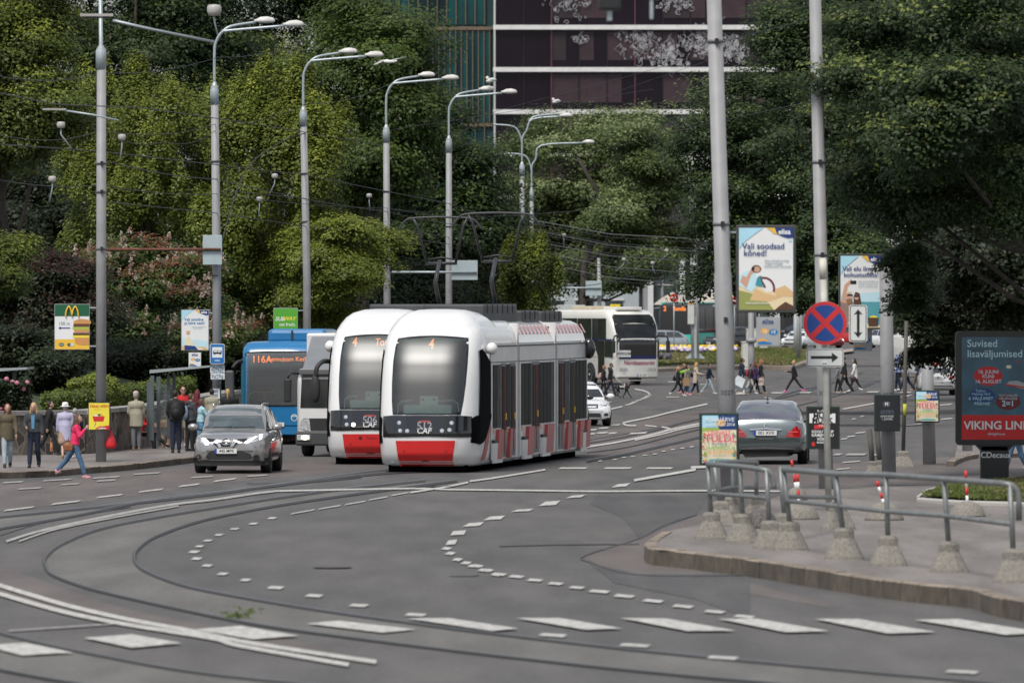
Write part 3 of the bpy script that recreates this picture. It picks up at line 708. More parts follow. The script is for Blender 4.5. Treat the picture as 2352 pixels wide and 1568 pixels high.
tree('dark tree low behind the wine coloured and white flowering ones', 120, 560, 200, 170, 300, 'deep', 'dark', 150, 120, 1.3, .28, 'round', 52, .1, group=GP, trunk=False)
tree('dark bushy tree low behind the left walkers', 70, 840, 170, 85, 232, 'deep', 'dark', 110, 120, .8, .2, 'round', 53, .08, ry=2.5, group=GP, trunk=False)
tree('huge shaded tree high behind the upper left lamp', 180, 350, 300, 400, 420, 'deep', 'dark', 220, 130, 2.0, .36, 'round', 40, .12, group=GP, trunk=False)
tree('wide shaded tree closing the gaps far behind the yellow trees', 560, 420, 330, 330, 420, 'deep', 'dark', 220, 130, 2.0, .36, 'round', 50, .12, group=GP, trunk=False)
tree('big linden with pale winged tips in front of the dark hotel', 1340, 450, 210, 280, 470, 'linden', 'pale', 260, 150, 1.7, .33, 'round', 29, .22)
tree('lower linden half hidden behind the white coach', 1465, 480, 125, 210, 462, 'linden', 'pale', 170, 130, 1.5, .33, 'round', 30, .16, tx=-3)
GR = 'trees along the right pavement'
tree('linden leaning over the street from the right behind the tall grey pole', 1810, 440, 275, 330, 290, 'dark', 'linden', 300, 150, 1.2, .25, 'round', 31, .26, ry=4, base=.2, tx=9, group=GR)  # dark base leaves paint in crown shade, linden ones the lit tips
tree('large linden with bright hanging tips at the right', 2180, 265, 310, 300, 166, 'dark', 'tip', 470, 150, .85, .18, 'round', 32, .14, ry=9, base=.2, tx=3.6, group=GR)  # shaded depth and sunlit tips are put into the leaf colours
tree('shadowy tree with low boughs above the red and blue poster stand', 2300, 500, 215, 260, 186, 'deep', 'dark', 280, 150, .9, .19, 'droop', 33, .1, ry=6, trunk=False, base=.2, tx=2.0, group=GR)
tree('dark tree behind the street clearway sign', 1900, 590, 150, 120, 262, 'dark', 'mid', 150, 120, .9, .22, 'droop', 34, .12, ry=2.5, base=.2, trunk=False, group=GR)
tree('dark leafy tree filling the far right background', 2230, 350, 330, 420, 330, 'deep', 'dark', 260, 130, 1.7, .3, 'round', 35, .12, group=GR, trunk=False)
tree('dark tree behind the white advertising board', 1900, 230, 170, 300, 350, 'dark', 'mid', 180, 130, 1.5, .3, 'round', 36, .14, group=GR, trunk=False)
tree('leafy bough hiding the top of the dark pole', 2084, 625, 26, 90, 171, 'dark', 'mid', 60, 120, .5, .15, 'droop', 60, .08, ry=1.0, base=.2, trunk=False, group=GR)  # added bough: covers a pole top that is only lost in shade
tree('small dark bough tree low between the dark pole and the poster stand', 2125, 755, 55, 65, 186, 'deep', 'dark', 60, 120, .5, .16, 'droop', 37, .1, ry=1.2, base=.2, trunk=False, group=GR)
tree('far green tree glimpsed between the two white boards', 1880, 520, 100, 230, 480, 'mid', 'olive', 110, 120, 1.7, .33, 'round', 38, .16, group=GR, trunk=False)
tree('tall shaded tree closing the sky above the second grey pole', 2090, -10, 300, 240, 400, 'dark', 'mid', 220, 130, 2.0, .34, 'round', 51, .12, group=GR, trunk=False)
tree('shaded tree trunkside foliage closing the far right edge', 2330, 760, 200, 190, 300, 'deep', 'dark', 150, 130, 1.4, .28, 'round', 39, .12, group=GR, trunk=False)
# hedge, mound and rose bushes behind the stone wall
def hedge(label, pts, h0, h1, dep, mat, tip, leaf, n, seed, name='hedge', cat='hedge', fl=None):
    """clipped hedge: leaves on a rounded box following ground points (world x, y)"""
    rng = np.random.default_rng(seed); a = np.array(pts); L_ = np.cumsum([0] + [float(np.hypot(*(a[i + 1] - a[i]))) for i in range(len(a) - 1)])
    t = rng.uniform(0, L_[-1], n); X = np.interp(t, L_, a[:, 0]); Yy = np.interp(t, L_, a[:, 1])
    th = rng.uniform(-.2, math.pi + .2, n); cz = np.sign(np.sin(th)) * np.abs(np.sin(th)) ** .5; cx = np.sign(np.cos(th)) * np.abs(np.cos(th)) ** .5
    wob = 1 + .07 * np.sin(t * 1.7 + seed) + .05 * np.sin(t * 4.1)
    C = np.stack([X, Yy - cx * dep / 2, h0 + np.clip(cz, 0, 1) * (h1 - h0) * wob], 1) + rng.normal(size=(n, 3)) * .05
    low = rng.uniform(size=n) < .45; C[low, 2] = h0 + rng.uniform(0, 1, low.sum()) * (h1 - h0) * .95; C[low, 1] = Yy[low] - dep / 2 + rng.normal(size=low.sum()) * .05
    Nn = np.stack([np.zeros(n), -cx, cz + .3], 1)
    o = thing(name, label, cat, (float(a[0, 0]), float(a[0, 1]), h0)); C -= np.array([a[0, 0], a[0, 1], h0])
    b = MB()
    for i in range(len(a) - 1):
        p, q = a[i] - a[0], a[i + 1] - a[0]; e = dep * .36
        b.add([(p[0], p[1] - e, 0), (q[0], q[1] - e, 0), (q[0], q[1] + e, 0), (p[0], p[1] + e, 0), (p[0], p[1] - e, (h1 - h0) * .86), (q[0], q[1] - e, (h1 - h0) * .86), (q[0], q[1] + e, (h1 - h0) * .86), (p[0], p[1] + e, (h1 - h0) * .86)],
              [(0, 1, 5, 4), (1, 2, 6, 5), (2, 3, 7, 6), (3, 0, 4, 7), (4, 5, 6, 7)], M('hedge_core', (.012, .018, .006), .95))
    b.build('branches', o)
    leaves('foliage', C, Nn, leaf, [LM[mat], LM[tip]], (rng.uniform(size=n) < .2).astype(int), o, seed)
    if fl:
        b = MB(); r = random.Random(seed)
        for k in range(fl[0]):
            i = r.randrange(n); b.ell(C[i] + np.array([0, -.06, .03]), (fl[1],) * 3, fl[2], 6, 4)
        b.build('blossom', o)
    return o
def wx(x, y, z=.15): g = G(x, y, z); return (g.x, g.y)
hedge('long clipped olive hedge on top of the stone wall', [(-12.2, 207.5), (-11.0, 218), (-10.5, 232), (-10.0, 250)], 1.0, 1.66, 1.5, 'olive', 'yellow', .085, 46000, 41)
hedge('rounded yellowish bush rising above the hedge', [(-11.9, 215), (-10.9, 219)], 1.2, 1.98, 1.6, 'yellow', 'ytip', .09, 8000, 42, 'bush', 'bush')
hedge('dark rose bushes with pink blooms behind the left walkers', [(-16.5, 205.5), (-12.6, 208)], 1.0, 2.0, 1.6, 'deep', 'dark', .10, 14000, 43, 'rose_bush', 'bush', (46, .07, PINKF))

def lawn(label, pts, z, n, size, seed):
    """short uneven grass blades scattered over a patch given by photo points"""
    rng = np.random.default_rng(seed); poly = [G(x, y, z) for x, y in pts]; A = np.array([[v.x, v.y, v.z] for v in poly]); c = A.mean(axis=0); m = len(A)
    i = rng.integers(0, m, n); u = rng.uniform(size=(n, 1)) ** .5; v = rng.uniform(size=(n, 1)); Q = c + (A[i] * (1 - v) + A[(i + 1) % m] * v - c) * u * .985
    Q[:, 2] += size * .25; o = bpy.data.objects.new('e', None); scn.collection.objects.link(o)
    g = leaves('grass', Q, np.tile([0, -1.0, .25], (n, 1)) + rng.normal(size=(n, 3)) * .3, size, [LM['olive'], LM['dry']], (rng.uniform(size=n) < .35 + .3 * np.sin(Q[:, 0] * 1.3)).astype(int), None, seed)
    bpy.data.objects.remove(o); tag(g, label, 'grass', kind='stuff')
LM['dry'] = leaf_mat('leaf_dry_grass', (.16, .13, .06), (.24, .20, .09))
lawn('short green and straw coloured grass on the far traffic island', [(1500, 842), (1560, 838), (1700, 836), (1815, 838), (1905, 812), (1880, 806), (1800, 799), (1500, 795)], .18, 16000, .16, 71)
lawn('short green grass in the kerbed patch behind the long railing', [(2118, 1137), (2352, 1150), (2500, 1150), (2500, 1100), (2352, 1100), (2180, 1112)], KH + .07, 15000, .10, 72)
# ================================================================ buildings
WHITEB = M('white_band', (.70, .70, .68), .6, var=.12, sc=2)
DKGLASS = M('dark_facade_glass', (.010, .006, .012), .10, spec=.35, ior=1.35, var=.3, sc=.4)
MAUVE = M('mauve_curtain', (.036, .015, .023), .6, var=.35, sc=1.2, coat=.15)
MAUVE2 = M('plum_curtain', (.02, .010, .015), .6, var=.35, sc=1.2, coat=.15)
TEAL = M('teal_facade_glass', (.004, .085, .085), .12, spec=.35, ior=1.4, var=.9, sc=.35, col2=(.008, .03, .035))  # noise mottling puts reflections into the pane colour
TEALD = M('teal_dark_glass', (.005, .035, .04), .12, spec=.35, ior=1.4, var=.6, sc=.4)
FIN = M('bronze_fin', (.16, .12, .08), .6, var=.2, sc=4)
POSTR = M('plum_post', (.10, .03, .045), .5, var=.2)
ORN = M('white_filigree', (.48, .48, .50), .6, var=.2)

def hotel():
    Y = 520.0; s = S(Y); x0 = (1138 - 1176) / s; x1 = x0 + 20.0
    o = thing('glass_hotel', 'dark plum glass hotel with white floor bands and white filigree ornament', 'building', (x0, Y, 0))
    b = MB(); b.box((10, 7.2, 16), (20, 14, 32), M('hotel_core', (.02, .018, .022), .6)); b.build('wall', o)
    f0 = 22.1 - 2.755 * 8
    rnd = random.Random(3); nb = 11; bw = 20 / nb
    for k in range(0, 12):
        z = f0 + 2.755 * k
        if z < 3: continue
        b = MB(); b.box((10, .02, z), (20.3, .5, .30), WHITEB); b.build('floor_band', o)
        for i in range(nb):
            w = MB(); a = i * bw; cur = rnd.random()
            # glass recessed behind the band, curtain drawn in some bays
            w.box((a + bw / 2, .13, z + 1.38), (bw - .04, .04, 2.4), DKGLASS)
            if i > 1 and cur < .72 and z > 10:
                wd = bw * rnd.choice((.5, .95, .95)); n = 18; vs = []
                for q in range(n + 1):
                    xx = a + .05 + wd * q / n; yy = .085 + .018 * math.sin(q * 2.4)
                    vs += [(xx, yy, z + .62), (xx, yy, z + 2.45)]
                w.add(vs, [(2 * q, 2 * q + 2, 2 * q + 3, 2 * q + 1) for q in range(n)], rnd.choice((MAUVE, MAUVE, MAUVE2)), True)
            w.box((a + .02, .07, z + 1.38), (.035, .1, 2.42), M('mullion', (.03, .025, .03), .5))
            if i in (2, 5): w.box((a + .02, .02, z + 1.38), (.09, .12, 2.44), POSTR)
            w.build('window', o)
    for (cx, cz, n, sx, sz) in ((4.6, 24.2, 50, 1.5, 1.4), (5.6, 21.3, 10, .7, .4), (9.6, 20.9, 60, 1.2, 1.1), (11.4, 20.2, 70, 1.3, 1.0), (13.6, 21.0, 80, 1.3, .9), (14.6, 18.2, 70, 1.2, 1.2), (11.5, 23.8, 50, 1.2, 1.2), (15.6, 20.6, 70, 1.3, .9), (12.9, 15.4, 50, 1.2, 1.0)):
        b = MB()
        for q in range(n):
            ax, az = cx + rnd.gauss(0, sx * .5), cz + rnd.gauss(0, sz * .5); r0 = rnd.uniform(.06, .26); a0 = rnd.uniform(0, 6.28); sg = rnd.choice((-1, 1)); pts = []
            for t in range(13): r_ = r0 * (1 - t / 14); aa = a0 + sg * t * .55; pts.append((ax + r_ * math.cos(aa), -.06, az + r_ * math.sin(aa)))
            b.tube(pts, .013, ORN, 4, smooth=False)
            if q % 3 == 0:
                for t in range(3): b.ell((ax + rnd.gauss(0, .08), -.06, az + rnd.gauss(0, .08)), (.05, .02, .035), ORN, 5, 4)
            if q % 4 == 0: b.tube([(ax, -.06, az), (ax + rnd.gauss(0, .25), -.06, az + .3), (ax + rnd.gauss(0, .3), -.06, az + .7)], .010, ORN, 4)
        b.build('filigree_ornament', o)
    o.scale = (1.4, 1.4, 1.4); o.location = (x0 * 1.4, Y * 1.4, CAMH * (1 - 1.4))
    # teal tower on the left, a thing of its own
    t = thing('glass_tower', 'teal glass tower with upright bronze fins beside the plum hotel', 'building', (x0 - 8.2, Y + .6, 0))
    b = MB(); b.box((4.0, 6.2, 16), (8.1, 12, 32), M('tower_core', (.01, .04, .045), .6)); b.build('wall', t)
    r = random.Random(8)
    for k, (z0, z1, sp) in enumerate(((3, 13.2, .62), (13.6, 15.6, .62), (15.9, 21.9, .37), (22.3, 30, .62))):
        b = MB(); b.box((4.0, .12, z1 + .16), (8.0, .2, .22), FIN); b.build('floor_band', t)
        n = int(8 / sp); g = MB()
        for i in range(n):
            g.box((i * sp + sp / 2 + .05, .16, (z0 + z1) / 2), (sp - .03, .05, z1 - z0), TEAL if r.random() < .62 else TEALD)
        g.build('window', t); f = MB(); t.scale = (1.4, 1.4, 1.4); t.location = ((x0 - 8.2) * 1.4, (Y + .6) * 1.4, CAMH * (1 - 1.4))
        for i in range(n + 1): f.box((i * sp + .05, .04, (z0 + z1) / 2), (.055, .22, z1 - z0), FIN)
        f.build('fins', t)
hotel()

def white_block():
    Y = 655.0; s = S(Y); g0 = gz(Y)
    def X(x): return (x - 1176) / s
    def Zz(y): return 4 - (y - HORY) / s
    o = thing('white_building', 'low white building with tall glass front and columns behind the city bus', 'building', (X(1480), Y, g0))
    L = X(1800) - X(1480); H = Zz(538) - g0
    CR = M('render_white', (.62, .62, .61), .7, var=.1, sc=1); GR_ = M('shop_glass', (.05, .065, .07), .1, spec=.8, var=.5, sc=.5)
    b = MB(); b.box((L / 2, 4, H / 2), (L, 8, H), M('render_grey', (.30, .31, .32), .7)); b.build('wall', o)
    b = MB(); b.box((L / 2, -.5, H - .3), (L + 1, 1.6, .6), CR); b.box((L / 2, -.5, H - 1.15), (L + 1, 1.5, .12), CR); b.build('roof_edge', o)
    for k in range(9):
        w = MB(); w.box((.8 + k * L / 9, -.06, H / 2 - .6), (L / 9 - .25, .08, H - 2.2), GR_)
        for q in range(3): w.box((.8 + k * L / 9, -.12, 1 + q * 1.9), (L / 9 - .2, .06, .08), CR)
        w.build('window', o)
    for k in range(5):
        c = MB(); c.box((.5 + k * 2.6, -.55, (H - 1.2) / 2), (.45, .45, H - 1.2), CR); c.build('column', o)
    o2 = thing('office_building', 'pale grey building glimpsed above the white coach roof', 'building', (X(1225), Y + 20, g0))
    b = MB(); b.box((4.5, 4, 4), (9, 8, 8), M('pale_wall', (.40, .44, .45), .7, var=.08)); b.build('wall', o2)
    for k, x in enumerate((1.9, 4.4, 6.9)):
        w = MB(); w.box((x, -.03, 2.2), (1.5, .06, 2.6), GR_); w.box((x, -.05, 3.6), (1.7, .1, .14), CR); w.build('window', o2)
    # hotel name board on the lower wing
    Yb = 560.0; sb = S(Yb)
    n = thing('name_board', 'pale board with teal hotel lettering behind the right hand linden', 'sign', ((1500 - 1176) / sb, Yb, 0))
    b = MB(); wb_, hb = 145 / sb, 82 / sb; zc = 4 + (700 - 388) / sb
    b.box((wb_ / 2, 0, zc), (wb_, .3, hb), M('pale_panel', (.50, .51, .50), .6)); b.box((wb_ / 2, 1.5, zc - 2), (wb_ * .9, 2.0, hb + 3), M('wing_wall', (.05, .045, .05), .7)); b.build('panel', n)
    TL = M('teal_letter', (.01, .13, .17), .5)
    v, f = text2d('nordic hotel', 1.38, .012, 'LEFT'); b = MB()
    x_off = (1549 - 1500) / sb - text_w('nor', 1.38, .012)
    b.add([(a + x_off, -.17, c + zc - .32) for a, c in v], f, TL); b.build('lettering', n)
    for i, (x, w) in enumerate(((1640, 95), (1545, 90))):
        a = P(x, 700, 640); u = thing('parasol', ('beige cafe parasol right of the one with the no entry sign' if i == 0 else 'beige cafe parasol behind the no entry sign by the bus'), 'parasol', (a.x, 640, gz(640)))
        b = MB(); r = w / S(640) / 2; hz = Zz(668 + 5 * i) - gz(640); b.lathe([(r, hz - .95), (r * .55, hz - .4), (.05, hz + .05)], (0, 0, 0), M('canvas', (.42, .38, .33), .9, var=.1), 8, smooth=False); b.build('canopy', u)
        b = MB(); b.tube([(0, 0, 0), (0, 0, hz)], .03, M('white_metal', (.7, .7, .7), .4), 8); b.build('pole', u)
def text_w(t, size, bold):
    v, f = text2d(t, size, bold, 'LEFT'); return max(a for a, b in v) + .03 * size
white_block()
# ================================================================ lamp posts, poles, wires
POLE = M('pole_grey_paint', (.295, .295, .30), .55, var=.12, sc=3)
GALV = M('galvanised', (.42, .48, .50), .45, metal=.3, var=.15, sc=5)
LAMPW = M('lamp_housing', (.62, .61, .58), .5, var=.15, sc=6)
BLACKM = M('black_metal', (.02, .021, .022), .45, var=.2)
INS = M('porcelain', (.42, .40, .38), .35, var=.1)
RUST = M('rusty_steel', (.16, .065, .04), .85, var=.4, sc=8)
WIREM = M('wire', (.035, .035, .038), .6, metal=.3)
WIREL = M('wire_bright', (.22, .22, .22), .5, metal=.4)
BAND = M('strap', (.14, .14, .15), .5)
def head(mb, x, y, z, L=.62):
    """cobra lamp head pointing +X"""
    pr = [(0, .045, .05), (.12, .06, .07), (.30, .12, .13), (.62, .15, .15), (.9, .12, .11), (1.0, .05, .05)]
    n = 10; vs = []; fs = []
    for t, w, h in pr:
        for k in range(n):
            a = 2 * math.pi * k / n; q = math.sin(a); vs.append((x + t * L, y + w * math.cos(a), z + (h * q if q > 0 else h * .45 * q)))
    for i in range(len(pr) - 1):
        for k in range(n): k2 = (k + 1) % n; fs.append((i * n + k, i * n + k2, (i + 1) * n + k2, (i + 1) * n + k))
    fs += [tuple(range(n)), tuple((len(pr) - 1) * n + k for k in range(n))]
    mb.add(vs, fs, LAMPW, True)
def lamp_post(px, Y, capy, label, basez, lean=0.0, r=.135, heads=((1.22, 1.93, .35), (2.1, 1.80, -.25)), left=False, bands=(), group='two headed street lamps', thick_bottom=True):
    c = P(px, 700, Y); o = thing('street_lamp', label, 'street lamp', (c.x, Y, basez), 0, group)
    H = CAMH + (700 - capy) / S(Y) - basez
    b = MB(); b.tube([(0, 0, -.1), (0, 0, H * .45), (lean, 0, H)], [r, r * .95, r * .82], POLE, 16)
    for z in bands: b.tube([(lean * z / H, 0, z), (lean * z / H, 0, z + .05)], r * 1.07, BAND, 16)
    b.build('pole', o)
    b = MB(); b.tube([(lean, 0, H - .55), (lean, 0, H - .12), (lean, 0, H), (lean, 0, H + .12)], [r * .96, r * .96, r * .6, .045], GALV, 14); b.build('collar', o)
    for i, (hx, hz, dy) in enumerate(heads):
        pts = [(lean, 0, H), (lean, 0, H + 1.0), (lean + .05, dy * .05, H + 1.3), (lean + .22, dy * .15, H + 1.58), (lean + .5, dy * .3, H + hz - .16), (lean + hx, dy, H + hz - .03)]
        a = MB(); a.tube(catmull(pts, 4), [.042] * 21, GALV, 8); a.build('arm', o)
        h = MB(); head(h, lean + hx - .05, dy, H + hz); h.build('lamp_head', o)
    if left:
        a = MB(); pts = [(lean, 0, H + .9), (lean - .1, 0, H + 1.35), (lean - .4, 0, H + 1.75), (lean - 1.35, 0, H + 1.85)]; a.tube(catmull(pts, 4), [.04] * 13, GALV, 8); a.build('arm', o)
    return o, H
lamp_post(498, 237, 197, 'street lamp with the bus stop signs on its post', .15, lean=-.07, bands=(2.2, 4.7, 8.1))
lamp_post(705, 265, 252, 'street lamp rising behind the green sandwich board', .15, lean=-.12, bands=(6.6, 8.2))
lamp_post(889, 293, 293, 'street lamp rising behind the left tram roof', .15, lean=-.03, bands=(6.4, 8.0))
lamp_post(1031, 312, 318, 'street lamp with the pale box on its post and a gull on its lamp head', .15, bands=(6.9,))
lamp_post(1199, 372, 377, 'street lamp with a bare left arm above the golden green tree', gz(372), heads=((1.55, 2.35, .3), (1.8, 2.25, -.2)), left=True)
o, H7 = lamp_post(1221, 402, 436, 'slim street lamp with long flat right arm in front of the linden', gz(402), r=.11, heads=((2.6, 2.4, 0),), left=True)

def plain_pole(label, x0, x1, ybase, ytop, wpx, zb, bands=(), mat=POLE, name='utility_pole', cat='pole', num=None, numz=None, ring=None, taper=.9, extra_top=0):
    Y = gy(ybase, zb) if zb < 1 else gy(ybase); s = S(Y); b0 = (x0 - 1176) / s; H = CAMH + (700 - ytop) / s + extra_top; r = wpx / s / 2
    o = thing(name, label, cat, (b0, Y, zb + gz(Y)))
    dx = (x1 - x0) / s; H -= zb + gz(Y)
    b = MB()
    if ring: b.tube([(0, 0, -.1), (dx * ring / H, 0, ring), (dx * ring / H, 0, ring + .02), (dx, 0, H)], [r * 1.12, r * 1.1, r, r * taper], mat, 24)
    else: b.tube([(0, 0, -.1), (dx, 0, H)], [r, r * taper], mat, 24)
    b.build('post', o)
    for z in bands:
        q = MB(); q.tube([(dx * z / H, 0, z), (dx * z / H, 0, z + .05)], r * 1.06, BAND, 24); q.box((dx * z / H + .02, -r * 1.1, z + .03), (.07, .05, .09), BLACKM); q.build('strap', o)
    if num:
        v, f = text2d(num, .125, .006); q = MB()
        vs = [(dx * numz / H + math.sin(a / r) * r * 1.07, -math.cos(a / r) * r * 1.07 - .01, c + numz) for a, c in v]; q.add(vs, f, M('stencil', (.05, .05, .055), .7)); q.build('number', o)
    return o, Y, s, r
zy = lambda y, Y, zb: CAMH + (700 - y) / S(Y) - zb
lp1, LY1, LS1, LR1 = plain_pole('grey tram wire pole carrying the burger board and the yellow poster box', 232, 233, 1060, 112, 24.5, .15, bands=(1.4, 5.2, 6.6, 7.3), taper=.86)
b = MB(); H1 = zy(112, LY1, .15); b.tube([(0, 0, H1 - .5), (0, 0, H1 - .05), (0, 0, H1 + .1), (-.02, 0, H1 + 1.6)], [.13, .13, .05, .045], GALV, 12); b.build('collar', lp1)
P1o, PY1, PS1, PR1 = plain_pole('thick pale grey pole numbered 3027 in front of the hotel', 1678, 1638, 1176, -60, 37, KH, bands=(zy(738, 144, KH), zy(518, 144, KH), zy(98, 144, KH)), num='3027', numz=zy(902, 144, KH), ring=zy(628, 144, KH))
P2o, PY2, PS2, PR2 = plain_pole('grey pole just left of the clearway sign', 1898, 1871, 1122, -60, 30, KH, bands=(zy(590, 165, KH), zy(380, 165, KH)), num='3024', numz=zy(900, 165, KH), ring=zy(700, 165, KH))
P3o, PY3, PS3, PR3 = plain_pole('dark shaded pole carrying the selfie poster board', 2042, 2034, 1089, 600, 33, KH, num='3023', numz=zy(902, 180, KH))
P4o, PY4, PS4, PR4 = plain_pole('short looking pale pole stub under the leaves with the small holiday poster', 2135, 2128, 1056, 760, 30, .12, num='3021', numz=zy(902, 198, .12))
P5o, PY5, PS5, PR5 = plain_pole('slim pale pole with grey control box on the flower island', 1597, 1590, 826, 330, 17, .16, ring=4.2)
b = MB()
for a in (-1, 1): b.prism([(a * .12, 0), (a * .75, 0), (a * .12, .55)], -.05, .05, GALV, 'XZ')
b.box((0, 0, .02), (1.5, .9, .04), GALV); b.box((0, -.25, 1.4), (.16, .1, 2.8), GALV); b.build('foot', P5o)
b = MB(); b.box((-.28, -.32, 3.0), (.42, .25, 1.5), M('box_grey', (.55, .56, .54), .6), bev=.03); b.box((-.28, -.46, 3.6), (.3, .02, .14), M('orange_tape', (.7, .3, .03), .6)); b.build('control_box', P5o)
P6o, PY6, PS6, PR6 = plain_pole('pale pole with collars under the phone advert', 1726, 1724, 893, 560, 13, gz(388), bands=(), ring=2.2)
b = MB()
for z in (2.2, 5.5): b.lathe([(.2, z), (.3, z + .08), (.2, z + .22)], (0, 0, 0), POLE, 16)
b.build('collar', P6o)
P7o, PY7, PS7, PR7 = plain_pole('pale mast behind the coach roof with square panel', 1379, 1375, 850, 592, 14, .2, taper=.5)
# thin leaning board pole left of the poles (back)
q, *_ = plain_pole('slim pale pole by the no entry sign', 1834, 1833, 826, 690, 10, .16)
q, *_ = plain_pole('slatted mast in front of the white saloon', 1832, 1832, 812, 715, 20, .16, mat=GALV)
q, *_ = plain_pole('squat pale pole base behind the red and blue poster stand', 2222, 2222, 1035, 900, 24, .12)

def wire(label, pts, r=.02, mat=WIREM, sag=0.0, grp='overhead tram wires'):
    V = [P(*p) for p in pts]; out = []
    for i in range(len(V) - 1):
        for k in range(8):
            t = k / 8; out.append(V[i].lerp(V[i + 1], t) - Vector((0, 0, sag * 4 * t * (1 - t))))
    out.append(V[-1]); c = out[0].copy(); b = MB(); b.tube([p - c for p in out], r * .62, mat, 5)
    o = b.build('overhead_wire', loc=c); tag(o, label, 'wire', grp); return o
wl_ = [
 ('wire falling from the upper left to behind the second lamp', [(-20, 210, 160), (130, 240, 180), (330, 248, 200), (620, 290, 230), (880, 335, 290)], .02, .0),
 ('wire crossing from the left edge past the first pole top', [(-20, 172, 150), (230, 168, 203), (500, 132, 237), (700, 95, 265)], .014, .15),
 ('low wire from the left edge rising toward the maple', [(-20, 305, 170), (232, 300, 203), (495, 285, 237), (700, 240, 265), (900, 190, 293)], .014, .2),
 ('wire dipping between the first and second posts', [(232, 300, 203), (380, 325, 220), (495, 300, 237)], .014, .2),
 ('long wire from the first post to the tram pantographs', [(-20, 330, 180), (232, 348, 203), (700, 402, 265), (1040, 470, 312), (1230, 548, 330)], .022, 0),
 ('long wire just below it toward the tram pantographs', [(232, 366, 203), (500, 412, 237), (890, 486, 293), (1100, 520, 320)], .022, .1),
 ('wire from the left edge at mid height', [(-20, 410, 170), (232, 425, 203), (500, 445, 237), (890, 478, 293), (1031, 482, 312)], .014, .1),
 ('wire sloping down to the fourth post', [(500, 436, 237), (703, 456, 265), (889, 520, 293), (1031, 545, 312)], .018, 0),
 ('wire sloping past the third post', [(232, 462, 203), (500, 490, 237), (703, 520, 265), (1031, 560, 312)], .02, 0),
 ('wire above the pantograph of the right tram', [(890, 480, 293), (1031, 500, 312), (1190, 495, 330), (1500, 470, 400), (1740, 430, 420)], .018, 0),
 ('thin wire in front of the linden crown', [(1031, 320, 312), (1140, 255, 330), (1500, 160, 400), (1740, 85, 440)], .014, 0),
 ('second thin wire in front of the dark hotel', [(1031, 345, 312), (1300, 250, 350), (1640, 135, 420)], .014, 0),
 ('high wire running past the third lamp post to the hotel', [(889, 300, 293), (1138, 262, 330), (1500, 205, 400)], .014, 0),
 ('thick wire tied to the thick grey pole and rising right', [(1658, 98, 147), (1740, 75, 150), (1870, 42, 165), (2100, 0, 170), (2360, -60, 175)], .014, 0),
 ('wire tied to the second grey pole and falling left', [(1878, 230, 165), (1840, 238, 170), (1600, 290, 260), (1230, 385, 380)], .012, 0),
]
for nm, pts, r_, sg in wl_: wire(nm, pts, r_, WIREM, sg)
rnd = random.Random(4)
lab = ['topmost', 'second', 'third', 'fourth', 'fifth', 'sixth', 'seventh', 'eighth', 'ninth', 'tenth', 'eleventh', 'twelfth', 'thirteenth', 'lowest']
for i in range(14):
    y0 = 508 + i * 7.5 + rnd.uniform(-3, 3); y1 = 552 + i * 8.5 + rnd.uniform(-4, 4)
    wire(lab[i] + ' of the bundled wires above the white coach', [(1170, y0 - 8, 352), (1228, y0, 372), (1400, (y0 + y1) / 2 + 10, 395), (1600, y1, 412), (1760, y1 + rnd.uniform(-5, 22), 440)], .028 if i % 3 else .035, WIREL if i % 3 == 0 else WIREM, 0, 'bundled tram wires above the coach')
for nm, pts in (('sagging feeder wire between the coach insulators', [(1178, 600, 360), (1330, 655, 380), (1465, 634, 395), (1560, 655, 400), (1620, 625, 410), (1720, 660, 420)]), ('feeder wire looping left of the coach', [(1000, 520, 330), (1100, 610, 345), (1178, 600, 360)]),
                ('slack feeder wire beside the second lamp post', [(500, 590, 237), (560, 400, 250), (640, 330, 262), (703, 305, 265)])):
    V = [P(*p) for p in pts]; cc = catmull([tuple(v) for v in V], 8); c = Vector(cc[0]); b = MB(); b.tube([Vector(p) - c for p in cc], .018, WIREM, 5); o = b.build('overhead_wire', loc=c); tag(o, nm, 'wire', 'overhead tram wires')
for i, (x, y, Y, dx, where) in enumerate(((140, 288, 190, 24, 'left of the first pole, upper'), (280, 316, 200, -4, 'just right of the first pole'), (120, 412, 205, -6, 'left of the first pole, lower'), (631, 405, 250, -12, 'right of the second lamp post, upper'), (596, 458, 255, -2, 'right of the second lamp post, lower'), (848, 450, 290, 2, 'left of the fourth lamp post, upper'),
                               (803, 511, 290, 2, 'left of the fourth lamp post, lower'), (1186, 503, 335, -30, 'above the right tram pantograph'), (1115, 554, 335, -12, 'between the pantograph arms'), (1295, 540, 380, 0, 'right of the golden green tree, upper'), (1186 + 45, 573, 370, 0, 'right of the golden green tree, lower'), (1433, 596, 395, -18, 'above the coach, left'), (1499, 604, 398, 6, 'above the coach, middle'), (1531, 576, 405, -18, 'above the coach, upper right'), (492, 25, 180, 8, 'at the top left in front of the second lamp'))):
    c = P(x, y, Y); k = .8 if i not in (14,) else 1.3
    o = thing('insulator', 'white cup insulator hanging ' + where, 'insulator', c, 0, 'white cup insulators on the tram wires')
    b = MB(); b.lathe([(.03, -.09), (.10, -.08), (.125, -.02), (.125, .06), (.10, .10), (.02, .11)], (0, 0, 0), INS, 12); o_ = b.build('cup', o); o_.scale = (k, k, k)
    b = MB(); dxm = dx / S(Y); b.tube([(0, 0, -.08), (0, 0, -.22), (dxm, 0, -.55)], .018, GALV, 6); b.build('hook', o)
